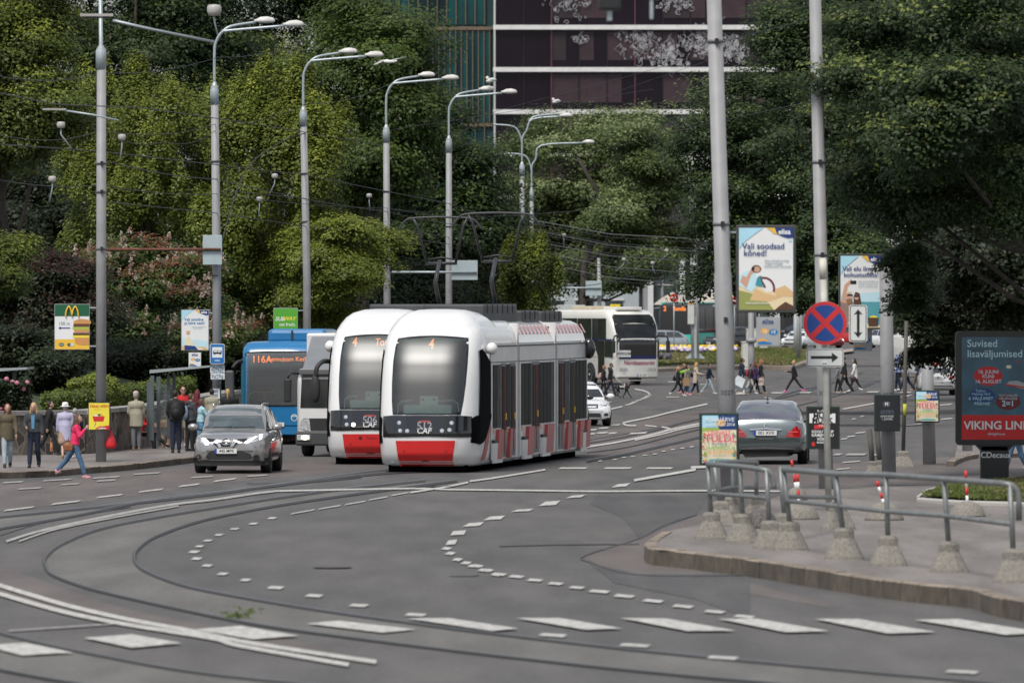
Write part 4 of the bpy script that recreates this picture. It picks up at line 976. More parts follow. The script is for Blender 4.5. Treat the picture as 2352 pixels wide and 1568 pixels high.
# thick blurred fittings close to the camera side (top left)
c = P(232, 35, 150); o = thing('wire_crossing', 'blurred metal wire crossing fitting at the top of the first pole', 'wire fitting', c)
b = MB(); b.box((-.08, 0, 0), (.62, .12, .05), INS); b.box((-.08, 0, -.045), (.5, .08, .03), BLACKM); b.tube([(.22, 0, -.1), (.9, .3, -.25), (2.1, .8, -.48)], .028, GALV, 6); b.build('clamp', o)
c = P(155, 262, 170); o = thing('wire_crossing', 'metal wire crossing fitting left of the first pole', 'wire fitting', c)
b = MB(); b.box((-.28, 0, .1), (.5, .1, .04), INS); b.tube([(-.1, 0, .08), (.55, 0, -.02), (1.1, 0, -.14)], .022, GALV, 6); b.build('clamp', o)
c = P(1400, 15, 95); o = thing('traffic_light', 'blurred dark traffic light hanging at the top of the picture', 'traffic light', c)
b = MB(); b.box((0, 0, .12), (.27, .2, .34), BLACKM, bev=.03); b.box((-.32, 0, .16), (.32, .1, .06), GALV); b.box((.36, 0, .14), (.36, .1, .08), GALV); b.box((.0, 0, -.1), (.06, .06, .14), GALV); b.box((.5, 0, .02), (.04, .05, .34), GALV); b.build('housing', o)

# ================================================================ boards and posters
WP = M('print_white', (.80, .81, .80), .45, var=.03); NAVY = flat('print_navy', (.015, .045, .20)); SKYB = flat('print_sky', (.42, .72, .85)); SEA = flat('print_sea', (.10, .36, .42)); SAND = flat('print_sand', (.72, .48, .24)); SAND2 = flat('print_sand_light', (.80, .66, .42)); GRS = flat('print_grass', (.32, .34, .10))
SKIN_P = flat('print_skin', (.62, .36, .25)); HAIRP = flat('print_hair', (.10, .045, .025)); ORG = flat('print_orange', (.80, .38, .05)); BLU = flat('print_blue', (.02, .18, .42)); YEL = flat('print_yellow', (.85, .72, .06)); REDP = flat('print_red', (.62, .025, .025)); BLK = flat('print_black', (.012, .012, .013)); GRN = flat('print_green', (.10, .42, .04)); DGRN = flat('print_dark_green', (.01, .11, .05)); GOLD = flat('print_gold', (.85, .52, .06)); BUN = flat('print_bun', (.62, .30, .10)); PAT = flat('print_patty', (.14, .05, .025)); LET = flat('print_lettuce', (.38, .50, .08)); CREAM = flat('print_cream', (.80, .72, .52)); PINKP = flat('print_pink', (.75, .08, .18)); GREYT = flat('print_grey', (.22, .26, .34)); AMB = flat('print_sun', (.85, .45, .12)); DBLUE = flat('print_deep_blue', (.015, .06, .22)); LB = flat('print_pale_blue', (.55, .78, .86)); TEALP = flat('print_teal', (.04, .30, .36)); DKR = flat('print_dark_red', (.16, .02, .03))
FRAME = M('board_frame', (.06, .062, .06), .5); FRG = M('board_frame_green', (.015, .035, .028), .5); FRL = M('board_frame_grey', (.35, .37, .38), .5)
def board(name, label, x0, y0, x1, y1, Y, items, frame=FRAME, fw=.04, depth=.12, rz=0, cat='advert board', brackets=None, group=None, zoff=0):
    """framed board: the photo rectangle at distance Y"""
    a = P(x0, y1, Y); c = P(x1, y0, Y); w, h = c.x - a.x, c.z - a.z
    o = thing(name, label, cat, ((a.x + c.x) / 2, Y, (a.z + c.z) / 2), rz, group)
    b = MB(); b.box((0, depth / 2 + .002, 0), (w, depth, h), frame, bev=min(.012, fw * .3)); b.build('frame', o)
    wi, hi = w - 2 * fw, h - 2 * fw
    art(o, wi, hi, 0, 0, 0, [('p', rectp(0, 0, 1, 1), items[0])] + items[1:])
    if brackets is not None:
        k = MB()
        for z in (h * .42, -h * .42): k.box(((w / 2 + brackets / 2) if brackets > 0 else (-w / 2 + brackets / 2), depth / 2, z), (abs(brackets), .04, .035), GALV)
        k.build('bracket', o)
    return o
def elisa_top(logo=True):
    it = [('p', [(0, 1), (.45, 1), (.30, .93), (.12, .84), (0, .74)], SKYB), ('p', [(.50, 1), (.72, 1), (.74, .92), (.64, .93), (.58, .97)], GOLD),
          ('p', [(.66, 1), (1, 1), (1, .88), (.90, .875), (.78, .90), (.70, .93)], NAVY), ('e', .945, .845, .03, .018, SKYB), ('t', 'elisa', .84, .95, .13, WP, dict(bold=.03))]
    return it
woman = [('p', [(0, .30), (0, .42), (.15, .48), (.30, .45), (.35, .30), (.22, .22)], LB), ('p', [(.02, .34), (.14, .26), (.22, .42), (.30, .47), (.24, .52), (.14, .40), (.06, .42)], SKIN_P), ('e', .32, .50, .09, .07, HAIRP), ('e', .33, .495, .06, .055, SKIN_P), ('e', .26, .50, .03, .03, BLK), ('p', [(.30, .30), (.44, .28), (.42, .42), (.34, .40)], TEALP), ('p', [(.40, .40), (.50, .28), (.46, .27), (.37, .42)], HAIRP)]
board('advert_board', 'large backlit board of a woman with headphones reading Vali soodsad kõned', 1691, 517, 1828, 718, PY1,
      [WP, ('p', [(0, 0), (1, 0), (1, .20), (.75, .24), (.5, .22), (.3, .34), (0, .38)], SAND2), ('p', [(0, 0), (.65, 0), (.5, .12), (.25, .2), (0, .24)], GRS), ('p', [(.2, .12), (.55, .10), (.8, .16), (.5, .2), (.3, .26)], SAND), ('p', [(.66, .0), (1, .0), (1, .05), (.86, .10), (.75, .05)], HAIRP), ('p', [(.62, .24), (.85, .30), (1, .22), (1, .16), (.7, .17)], SAND)]
      + [('p', [(.46 + .21 * math.cos(t), .26 + .145 * math.sin(t)) for t in [math.pi * k / 10 - .3 for k in range(11)]] + [(.46 + .17 * math.cos(t), .26 + .12 * math.sin(t)) for t in [math.pi * (10 - k) / 10 - .3 for k in range(11)]], DKR)] + woman + elisa_top()
      + [('t', 'Vali soodsad', .45, .775, .155, NAVY, dict(bold=.012)), ('t', 'kõned!', .30, .69, .155, NAVY, dict(bold=.012)), ('t', 'Elisa kõnekaardiga', .70, .60, .062, GREYT), ('t', 'räägid kõigiga', .645, .565, .062, GREYT), ('t', 'ühtemoodi soodsalt.', .72, .53, .062, GREYT), ('t', 'elisa.ee/konekaart', .35, .085, .062, WP)], fw=.05, depth=.16, brackets=-.42)
board('advert_board', 'board of two smiling people by the sea reading Vali elu ilma kohustusteta', 1926, 583, 2030, 757, PY3,
      [WP, ('p', rectp(0, 0, 1, .36), SEA), ('p', [(0, .36), (1, .36), (1, .50), (0, .46)], LB), ('p', [(0, 0), (1, 0), (1, .03), (.5, .06), (0, .03)], SAND2), ('p', [(0, .2), (0, .36), (.10, .60), (.26, .68), (.28, .64), (.17, .56), (.14, .40), (.2, .2)], SKIN_P), ('p', [(0, .0), (0, .36), (.12, .34), (.3, .36), (.34, .0)], flat('print_plaid', (.30, .20, .17))), ('p', [(.28, .0), (.32, .30), (.48, .28), (.58, .12), (.56, .0)], CREAM), ('e', .22, .44, .085, .068, SKIN_P), ('p', rectp(.16, .44, .29, .465), BLK), ('e', .21, .50, .07, .025, CREAM), ('p', [(.33, .30), (.31, .42), (.36, .50), (.46, .48), (.50, .36), (.49, .28)], HAIRP), ('e', .385, .42, .055, .055, SKIN_P), ('p', rectp(.335, .425, .44, .448), BLK), ('p', [(.13, .40), (.16, .33), (.27, .33), (.29, .40)], flat('print_beard', (.30, .15, .07))),
       ('p', rectp(.24, .61, .38, .655), BLK), ('e', .80, .14, .10, .05, YEL), ('p', [(.68, .02), (.90, .02), (.92, .14), (.66, .14)], HAIRP)] + elisa_top() + [('t', 'Vali elu ilma', .42, .82, .155, NAVY, dict(bold=.012)), ('t', 'kohustusteta!', .50, .735, .155, NAVY, dict(bold=.012)), ('t', 'Elisa kõnekaardiga pole', .68, .645, .052, GREYT), ('t', 'lepingut ja pole arveid.', .67, .61, .052, GREYT), ('t', 'Sinu on vabaduse aeg!', .66, .575, .052, GREYT)], fw=.045, brackets=.12)
mini = [M('print_grey_back', (.36, .37, .38), .6), ('e', .36, .52, .19, .125, ORG), ('e', .74, .48, .21, .14, BLU), ('p', [(.05, .06), (.05, .22), (.2, .26), (.4, .22), (.62, .06)], ORG), ('p', [(.05, .04), (.05, .14), (.3, .17), (.66, .10), (.68, .04)], BLU), ('t', 'elisa', .5, .86, .30, NAVY, dict(bold=.02)), ('t', 'KÕNEKAART', .5, .77, .09, GREYT), ('t', '1p', .36, .52, .2, WP, dict(bold=.02)), ('t', '1€', .74, .48, .2, WP, dict(bold=.02))]
board('hanging_sign', 'grey sign hanging on two wires under the headphones board', 1737, 728, 1791, 795, PY1, mini, frame=FRL, fw=.012, depth=.03, cat='sign')
c0 = P(1764, 723, PY1); b = MB()
for a in (-.16, .16): b.tube([(a, .02, -.06), (a, .02, .06)], .008, GALV, 5)
b.build('hanger', bpy.data.objects['hanging_sign']).location = (0, 0, 34 / S(PY1))
board('hanging_sign', 'partly hidden grey sign hanging under the selfie board', 1960, 752, 2003, 806, PY3 + .5, mini, frame=FRL, fw=.012, depth=.03, cat='sign')
board('advert_board', 'burger board with green top and left arrow beside the first pole', 125, 698, 206, 803, LY1,
      [WP, ('p', rectp(0, .735, 1, 1), DGRN), ('p', rectp(0, 0, 1, .225), GOLD), ('e', .80, .60, .26, .10, BUN), ('p', rectp(.54, .50, 1.0, .57), PAT), ('p', rectp(.52, .44, 1.0, .50), LET), ('p', rectp(.56, .38, 1.0, .44), BUN), ('p', rectp(.53, .31, 1.0, .37), PAT), ('p', rectp(.52, .26, 1.0, .31), YEL), ('p', [(.57, .26), (.60, .14), (.70, .10), (1, .10), (1, .26)], BUN),
       ('p', [(.10, .475), (.17, .51), (.17, .485), (.45, .485), (.45, .465), (.17, .465), (.17, .44)], NAVY), ('e', .19, .105, .08, .05, DGRN), ('e', .42, .105, .06, .045, DGRN), ('e', .50, .105, .055, .045, WP), ('t', '100 m', .27, .575, .13, GREYT), ('t', 'auto', .19, .105, .07, WP), ('t', 'WiFi', .46, .105, .07, GREYT)], fw=.012, depth=.05, frame=FRL, brackets=.16)
bb = bpy.data.objects['advert_board.002']
b = MB(); wv = 76 / LS1  # golden arches as two tubes
for sx_ in (-1, 1):
    pts = [(sx_ * wv * .195, -.03, 52 / LS1 - .30), (sx_ * wv * .17, -.03, 52 / LS1 - .16), (sx_ * wv * .095, -.03, 52 / LS1 - .055), (sx_ * wv * .03, -.03, 52 / LS1 - .15), (0, -.03, 52 / LS1 - .29)]
    b.tube(catmull(pts, 5), .020, GOLD, 6)
b.build('arches_emblem', bb)
board('poster_box', 'yellow shopping basket poster in a dark green box on the first pole', 203, 924, 252, 987, LY1 - .3,
      [YEL, ('p', [(.24, .30), (.72, .30), (.78, .50), (.18, .50)], REDP), ('e', .36, .53, .10, .05, WP), ('e', .52, .55, .10, .05, DGRN), ('e', .62, .52, .08, .04, ORG), ('p', [(.30, .05), (1, .05), (1, .16), (.8, .14)], REDP), ('p', [(.30, .02), (1, .0), (1, .14), (.5, .12)], REDP), ('p', [(.33, .30), (.36, .30), (.30, .12), (.26, .10)], GREYT), ('t', 'TÄNU VÕIT!', .5, .87, .17, REDP, dict(bold=.02, shear=.2)), ('t', 'iga päev', .45, .77, .10, ORG), ('t', 'maksu', .66, .055, .15, WP, dict(bold=.02))], frame=FRG, fw=.012, depth=.42)
small_city = 'adverts and poster boxes'
board('advert_board', 'small board of a man at the beach reading Vali soodne ja kiire nett', 416, 711, 480, 805, 237,
      [WP, ('p', [(0, .0), (1, 0), (1, .22), (0, .30)], LB), ('p', [(0, .0), (1, 0), (.9, .08), (0, .10)], SAND), ('p', [(.1, .02), (.12, .30), (.30, .34), (.40, .20), (.5, .22), (.42, .10), (.8, .04), (.8, 0), (.1, 0)], CREAM), ('p', [(.1, 0), (.1, .12), (.5, .10), (.62, 0)], NAVY), ('e', .24, .42, .07, .06, SKIN_P), ('e', .24, .47, .09, .025, AMB)] + elisa_top() + [('t', 'Vali soodne', .45, .77, .155, BLU, dict(bold=.01)), ('t', 'ja kiire nett!', .48, .68, .155, BLU, dict(bold=.01)), ('t', 'Elisa kõnekaardiga saad', .66, .58, .055, GREYT), ('t', 'soodsa interneti', .60, .545, .055, GREYT)], frame=FRL, fw=.02, depth=.08, brackets=.16)
board('hanging_sign', 'tiny white sign with orange and blue discs under the beach board', 433, 809, 462, 843, 237, [WP] + mini[1:], frame=FRL, fw=.01, depth=.03, cat='sign')
board('advert_board', 'green sandwich shop board reading eat fresh 200 m', 628, 707, 684, 779, 265, [GRN, ('p', rectp(.18, .0, .82, .07), YEL), ('t', 'SUB', .25, .65, .23, WP, dict(bold=.035, shear=.25)), ('t', 'WAY', .66, .66, .23, YEL, dict(bold=.035, shear=.25)), ('t', 'eat fresh.', .58, .47, .19, WP, dict(bold=.02)), ('t', '200 m', .48, .16, .20, WP, dict(bold=.015))], frame=FRL, fw=.02, depth=.08, brackets=.2)
fest = [CREAM, ('p', rectp(0, .70, .50, 1), SKYB), ('p', rectp(.47, .70, 1, 1), DBLUE), ('e', .55, .84, .14, .10, AMB), ('p', [(0, .66), (.5, .69), (.5, .74), (0, .74)], LET), ('t', 'PÜHAJÄRVE', .5, .91, .165, WP, dict(bold=.01, shear=.15)), ('t', 'JAANITULI 2016', .52, .81, .125, WP, dict(bold=.01, shear=.15)), ('t', 'LINNAST', .5, .635, .17, PINKP, dict(bold=.004)), ('t', 'TULD!', .5, .51, .31, PINKP, dict(bold=.008)), ('t', 'EESTI SUURIM', .5, .395, .075, BLU), ('t', 'JAANIPIDU', .5, .315, .165, GRN), ('t', '22-23.JUUNI', .5, .225, .155, ORG), ('t', 'www.jaanituli.ee', .5, .155, .06, GREYT), ('p', rectp(.2, .02, .85, .08), SEA)]
rf = random.Random(2)
fl = []
for k in range(46):
    e = rf.random() < .5; x = rf.choice((rf.uniform(.01, .09), rf.uniform(.90, .99))) if rf.random() < .75 else rf.uniform(.05, .95); z = rf.uniform(.02, .62) if x < .1 or x > .88 else rf.uniform(.01, .09)
    fl.append(('e', x, z, rf.uniform(.02, .045), rf.uniform(.012, .028), rf.choice((REDP, ORG, PINKP, GRN, YEL, TEALP, LET))))
board('poster_box', 'midsummer festival poster in a black box on the thick pole behind the railing', 1607, 948, 1697, 1068, PY1 - .62, fest[:5] + fl + fest[5:], frame=FRG, fw=.045, depth=.34)
board('poster_box', 'same festival poster in a smaller box on the short pale pole', 2101, 896, 2158, 970, PY4 - .7, fest[:5] + fl + fest[5:], frame=FRG, fw=.035, depth=.42, rz=-.05)
board('poster_box', 'black and white sale poster in a black box behind the sign post', 1853, 933, 1929, 1031, PY2 - .62, [BLK, ('p', rectp(.04, .62, .90, .86), WP), ('p', [(.2, .46), (.72, .52), (.72, .61), (.2, .57)], REDP), ('p', rectp(.12, .04, .22, .14), REDP), ('t', '9.-19.', .42, .92, .11, WP, dict(bold=.02)), ('t', 'MUST', .47, .795, .24, BLK, dict(bold=.035)), ('t', 'MÜÜK', .47, .68, .24, BLK, dict(bold=.035)), ('t', 'KÕIK', .45, .55, .09, WP), ('t', 'KOGU KUUP', .48, .40, .125, WP, dict(bold=.025)), ('t', 'KÄIBEMAKSU', .48, .31, .125, WP, dict(bold=.025)), ('t', 'VÕRRA', .5, .21, .125, WP, dict(bold=.025)), ('t', 'SOODSAM', .5, .13, .09, WP, dict(bold=.025))], frame=FRG, fw=.03, depth=.34)
board('poster_box', 'near black poster with a round letter M on the dark shaded pole', 2009, 906, 2068, 990, PY3 - .62, [M('print_charcoal', (.02, .022, .025), .5), ('e', .46, .76, .15, .11, GREYT), ('e', .46, .76, .13, .095, BLK), ('t', 'M', .46, .76, .20, WP, dict(bold=.03)), ('t', 'UUS M RUUM', .48, .56, .09, GREYT), ('t', 'TARTU MNT 15', .48, .50, .09, GREYT), ('t', 'AVATAKSE', .48, .40, .12, WP), ('t', '1. JUUNIL', .48, .32, .12, WP)], frame=FRG, fw=.03, depth=.34)

def grey_panel(label, x0, y0, x1, y1, Y, arm):
    a = P(x0, y1, Y); c = P(x1, y0, Y); w, h = c.x - a.x, c.z - a.z
    o = thing('signal_panel', label, 'panel', ((a.x + c.x) / 2, Y, (a.z + c.z) / 2))
    PM = M('panel_paint', (.42, .50, .52), .5, var=.1); b = MB(); b.box((0, 0, 0), (w, .05, h), PM, bev=.01); b.build('plate', o)
    ax0, ax1, ay, mt = arm; s = S(Y); b = MB(); zc = (y0 + y1) / 2
    b.tube([((ax0 - (x0 + x1) / 2) / s, -.07, (zc - ay) / s), ((ax1 - (x0 + x1) / 2) / s, -.07, (zc - ay) / s)], .045, mt, 8); b.build('arm', o)
grey_panel('blue grey panel on the second lamp post with a rusty arm', 466, 540, 510, 608, 236.6, (245, 507, 573, RUST))
grey_panel('pale panel on the fifth lamp post with a grey arm', 1037, 598, 1097, 643, 311, (900, 1095, 625, GALV))
grey_panel('pale panel on the mast above the coach roof', 1345, 645, 1382, 679, PY7 - .4, (1283, 1380, 661, GALV))

# bus stop signs on the second post
def plate(label, x0, y0, x1, y1, Y, base, items, name='sign_plate', cat='sign', r=.06, depth=.03):
    a = P(x0, y1, Y); c = P(x1, y0, Y); w, h = c.x - a.x, c.z - a.z
    o = thing(name, label, cat, ((a.x + c.x) / 2, Y, (a.z + c.z) / 2))
    b = MB(); b.prism(rrect(-w / 2, -h / 2, w / 2, h / 2, r), 0, depth, base, 'XZ'); b.build('plate', o)
    art(o, w, h, 0, 0, -.002, items); return o
BSB = flat('sign_blue', (.01, .17, .50))
plate('blue bus stop sign with a black bus on white', 482, 789, 516, 836, 236.2, M('sign_rim', (.55, .57, .58), .5), [('p', rrect(.05, .04, .95, .96, .06), BSB), ('p', rectp(.16, .32, .84, .83), WP), ('p', [(.22, .50), (.80, .50), (.80, .66), (.26, .66), (.22, .60)], BLK), ('e', .34, .50, .06, .045, BLK), ('e', .68, .50, .06, .045, BLK), ('p', rectp(.28, .58, .50, .64), WP), ('p', rectp(.54, .58, .74, .64), WP), ('t', 'VIRU', .5, .17, .17, WP, dict(bold=.02))], 'bus_stop_sign', depth=.12)
def timetable(label, x0, y0, x1, y1, Y, rows, cols):
    it = []
    for i in range(rows):
        for k in range(cols): it.append(('p', rectp(.06 + k * .88 / cols, .07 + i * .86 / rows, .06 + (k + .74) * .88 / cols, .07 + (i + .6) * .86 / rows), GREYT if (i + k) % 3 else LB))
    plate(label, x0, y0, x1, y1, Y, WP, it, 'timetable', 'timetable', r=.01)
timetable('upper timetable board with five rows under the bus stop sign', 483, 838, 516, 856, 236.3, 5, 6)
timetable('lower timetable board with three rows under the bus stop sign', 484, 857, 516, 871, 236.3, 3, 5)
timetable('white notice strapped to the second post, upper', 489, 892, 505, 916, 236.5, 6, 1)
timetable('white notice strapped to the second post, lower', 489, 919, 505, 942, 236.5, 4, 1)

# clearway sign post
SY = gy(1172, KH); ss = S(SY); sx0 = (1904 - 1176) / ss
so = thing('sign_post', 'slim pale leaning sign post standing behind the railing', 'sign post', (sx0, SY, KH))
b = MB(); b.tube([(0, 0, -.1), (-14 / ss, 0, zy(592, SY, KH))], 7.5 / ss, M('pale_post', (.50, .50, .45), .7, var=.25, sc=4), 14); b.build('post', so)
b = MB(); b.tube([(-13 / ss, 0, zy(640, SY, KH)), (-14 / ss, 0, zy(596, SY, KH))], 8.6 / ss, M('cream_sleeve', (.62, .60, .52), .6), 14); b.build('sleeve', so)
c = P(1895, 742, SY - .12); r_ = 50 / ss
cs = thing('clearway_sign', 'round blue and red no stopping sign with crossed red bars', 'road sign', c)
b = MB(); b.lathe([(r_ * .98, .02), (r_, .0), (r_, -.012), (r_ * .98, -.02)], (0, 0, 0), M('sign_back', (.4, .42, .43), .5), 48, 'Y'); b.build('plate', cs)
SR = flat('sign_red', (.62, .03, .035)); SBL = flat('sign_deep_blue', (.012, .065, .28))
b = MB(); b.lathe([(r_ * .995, -.022), (r_ * .995, -.023)], (0, 0, 0), SR, 48, 'Y', False)
def ngon(mb, poly, y, mat): mb.add([(a, y, z) for a, z in poly], [tuple(range(len(poly)))], mat)
ngon(b, ellp(0, 0, r_ * .84, r_ * .84, 48), -.025, SBL)
for a in (1, -1):
    d = r_ * .62; t = r_ * .085; ngon(b, [(-d - t, a * (-d + t)), (-d + t, a * (-d - t)), (d + t, a * (d - t)), (d - t, a * (d + t))][::1], -.027 - (.001 if a < 0 else 0), SR)
b.build('face', cs)
WS = M('sign_white', (.66, .68, .66), .5, var=.03)
def arrowplate(label, x0, y0, x1, y1, Y, kind):
    it = [('p', rrect(.03, .03, .97, .97, .05), BLK)]
    if kind == 'R': it = [('p', rrect(.02, .045, .98, .955, .06, 5), BLK), ('p', rrect(.035, .08, .965, .92, .05, 5), WS), ('p', [(.12, .44), (.68, .44), (.68, .24), (.86, .52), (.68, .78), (.68, .60), (.12, .60)], BLK), ('p', rectp(.40, .10, .57, .34), WP), ('t', 'Juss', .49, .2, .08, BLK, dict(bold=.02))]
    else: it = [('p', rrect(.05, .02, .95, .98, .10, 5), BLK), ('p', rrect(.09, .04, .91, .96, .08, 5), WS), ('p', [(.43, .25), (.43, .75), (.25, .73), (.5, .88), (.75, .73), (.58, .75), (.58, .25), (.75, .27), (.5, .11), (.25, .27)], BLK)]
    plate(label, x0, y0, x1, y1, Y, WS, it, 'arrow_sign', 'road sign', r=.05)
arrowplate('white plate with a black arrow pointing right under the clearway sign', 1852, 800, 1938, 843, SY - .12, 'R')
arrowplate('tall white plate with an up and down arrow beside the clearway sign', 1950, 700, 1992, 785, SY - .12, 'V')
b = MB(); b.box((-.19, .06, 0), (.4, .03, .05), GALV); b.build('bracket', bpy.data.objects['arrow_sign.001'])
def disc_sign(label, x, y, rpx, Y, no_entry=True, hgt=0):
    c = P(x, y, Y); s = S(Y); o = thing('no_entry_sign', label, 'road sign', c)
    b = MB(); b.lathe([(rpx / s, 0), (rpx / s, -.03)], (0, 0, 0), SR, 24, 'Y', False); b.box((0, -.035, 0), (rpx / s * 1.3, .01, rpx / s * .35), WP); b.build('plate', o)
    b = MB(); b.tube([(0, .05, -c.z + gz(Y)), (0, .05, 0)], .035, GALV, 8); b.build('post', o)
disc_sign('no entry sign above the city bus roof', 1548, 684, 10, 560)
disc_sign('half hidden no entry sign beside the headphones board', 1687, 690, 9, 570)
c = P(1673, 0, 575); 
board('advert_board', 'small far advert board seen between pole and headphones board', 1671, 648, 1686, 683, 600, [WP, ('p', rectp(0, .75, 1, 1), NAVY), ('p', rectp(0, 0, 1, .3), SAND2)], frame=FRL, fw=.03)
# Viking line stand
VY = gy(1106, KH); vs_ = S(VY)
vst = thing('poster_stand', 'tall black street poster stand with ferry line poster at the right edge', 'poster stand', ((2283 - 1176) / vs_, VY, KH))
def vz(y): return CAMH + (700 - y) / vs_ - KH
b = MB(); b.prism(rrect(-88 / vs_, vz(1022), 92 / vs_, vz(760), .09, 5), 0, .22, M('stand_black', (.014, .015, .016), .4, coat=.3), 'XZ'); b.build('frame', vst)
b = MB(); b.box((2 / vs_, .12, vz(1022) / 2), (66 / vs_, .16, vz(1022)), M('stand_black', (.014, .015, .016), .4), bev=.03); b.prism([(-42 / vs_, vz(1022)), (46 / vs_, vz(1022)), (35 / vs_, vz(1034)), (-31 / vs_, vz(1034))], .04, .2, BLACKM, 'XZ'); b.build('foot', vst)
VB = M('print_dusk_blue', (.035, .12, .18), .35, var=.5, sc=1.5, coat=.4)
art(vst, 152 / vs_, 235 / vs_, 2 / vs_, (vz(775) + vz(1008)) / 2, -.002,
    [('p', rectp(0, 0, 1, 1), VB), ('p', rectp(0, 0, 1, .24), REDP), ('e', .40, .62, .215, .145, REDP), ('e', .31, .425, .19, .12, DBLUE), ('e', .70, .37, .19, .125, DKR), ('e', .71, .71, .042, .027, CREAM), ('e', .86, .76, .02, .015, REDP), ('p', [(.66, .535), (.74, .525), (1, .485), (1, .54), (.84, .575), (.72, .57)], flat('print_ship', (.42, .42, .44))), ('p', [(.67, .53), (1, .495), (1, .51), (.67, .545)], REDP),
     ('t', 'Suvised', .31, .935, .155, LB, dict(bold=.008)), ('t', 'lisaväljumised', .50, .835, .155, LB, dict(bold=.008)), ('t', '18. JUUNI', .40, .66, .075, LB, dict(bold=.015)), ('t', 'KUNI', .40, .615, .075, LB, dict(bold=.015)), ('t', '14. AUGUST', .40, .565, .075, LB, dict(bold=.015)), ('t', 'Tallinn-', .29, .475, .055, LB), ('t', 'Helsingi liinil', .29, .445, .055, LB), ('t', '6 VÄLJUMIST', .29, .40, .066, LB, dict(bold=.01)), ('t', 'PÄEVAS!', .31, .35, .066, LB, dict(bold=.01)), ('t', 'ÕHTUKRUIIS', .70, .43, .05, LB), ('t', 'HELSINGISSE', .70, .40, .05, LB), ('t', '2=1', .70, .35, .12, LB, dict(bold=.02)), ('t', 'VIKING LINE', .52, .135, .175, WP, dict(bold=.02)), ('t', 'vikingline.ee', .52, .055, .055, LB)])
v, f = text2d('JCDecaux', .17, .008); b = MB(); b.add([(a + 2 / vs_, .035, c + vz(1045)) for a, c in v], f, WP); b.build('maker_lettering', vst)

# ================================================================ railings with concrete feet
RAILM = M('railing_paint', (.20, .212, .21), .45, metal=.35, var=.25, sc=4)
CONC = M('exposed_concrete', (.235, .22, .19), .95, var=.32, sc=26, bump=.7)
def foot(mb, p, s_=1.0, w=.31):
    """bell shaped four sided concrete foot"""
    pr = [(w, 0), (w * .98, .04), (w * .66, .24), (w * .52, .31), (w * .52, .42), (w * .42, .46), (.05, .47)]; n = 4; vs = []; fs = []
    for r, h in pr:
        for k in range(16):
            a = 2 * math.pi * k / 16; q = max(abs(math.cos(a)), abs(math.sin(a))) ** .7
            vs.append((p[0] + r * math.cos(a) / q * s_, p[1] + r * math.sin(a) / q * s_, p[2] + h * s_))
    for i in range(len(pr) - 1):
        for k in range(16): k2 = (k + 1) % 16; fs.append((i * 16 + k, i * 16 + k2, (i + 1) * 16 + k2, (i + 1) * 16 + k))
    fs += [tuple(range(16)), tuple((len(pr) - 1) * 16 + k for k in range(16))]
    mb.add(vs, fs, CONC, False)
def railing(label, posts, tops, mids, endbend=None, closed_right=True):
    """posts: (x, y_base) photo points of the feet; tops/mids: photo rows of the rails at each post"""
    B = [G(x, y, KH) for x, y in posts]; o = thing('railing', label, 'railing', B[0]); c = B[0]
    T = [Vector((b.x - c.x + (tops[i][0] - posts[i][0]) / S(b.y), b.y - c.y, CAMH + (700 - tops[i][1]) / S(b.y) - c.z)) for i, b in enumerate(B)]
    Mi = [Vector((b.x - c.x + (mids[i][0] - posts[i][0]) / S(b.y), b.y - c.y, CAMH + (700 - mids[i][1]) / S(b.y) - c.z)) for i, b in enumerate(B)]
    for i, p in enumerate(B):
        m = MB(); foot(m, p - c, .92 + .06 * (i % 3 == 1), w=.30); m.build('concrete_foot', o)
        m = MB(); m.tube([p - c + Vector((0, 0, .3)), T[i]], .038, RAILM, 12); m.build('post', o)
    m = MB(); t = T[:]
    t2 = [T[0]] + T[1:]
    if endbend:
        e = T[-1]; t2 = T[:-1] + [e + Vector((-.08, 0, 0)), e + Vector((.02, 0, -.02)), e + Vector((.09, 0, -.09)), e + Vector((.12, 0, -.25)), e + Vector((.12, 0, -endbend))]
    m.tube(t2, .042, RAILM, 12); m.build('top_rail', o)
    m = MB(); m.tube(Mi, .034, RAILM, 12); m.build('middle_rail', o); return o
railing('long bent railing with five concrete feet along the right kerb', [(1816, 1262), (1938, 1283), (2040, 1298), (2180, 1313), (2328, 1337)], [(1800, 1078), (1920, 1088), (2035, 1090), (2168, 1100), (2320, 1110)], [(1806, 1150), (1930, 1162), (2035, 1174), (2168, 1184), (2320, 1203)], endbend=.5)
railing('short railing with three feet just behind the festival poster box', [(1634, 1237), (1706, 1246), (1768, 1259)], [(1626, 1066), (1700, 1071), (1760, 1077)], [(1629, 1133), (1702, 1138), (1765, 1144)], endbend=.3)
railing('back railing seen through the two front railings', [(1655, 1208), (1684, 1200), (1737, 1196)], [(1640, 1062), (1684, 1060), (1738, 1062)], [(1642, 1127), (1684, 1118), (1737, 1119)])
railing('railing branch running back from the long railing to the sign post', [(1802, 1240), (1925, 1215)], [(1792, 1076), (1915, 1084)], [(1796, 1140), (1918, 1142)])
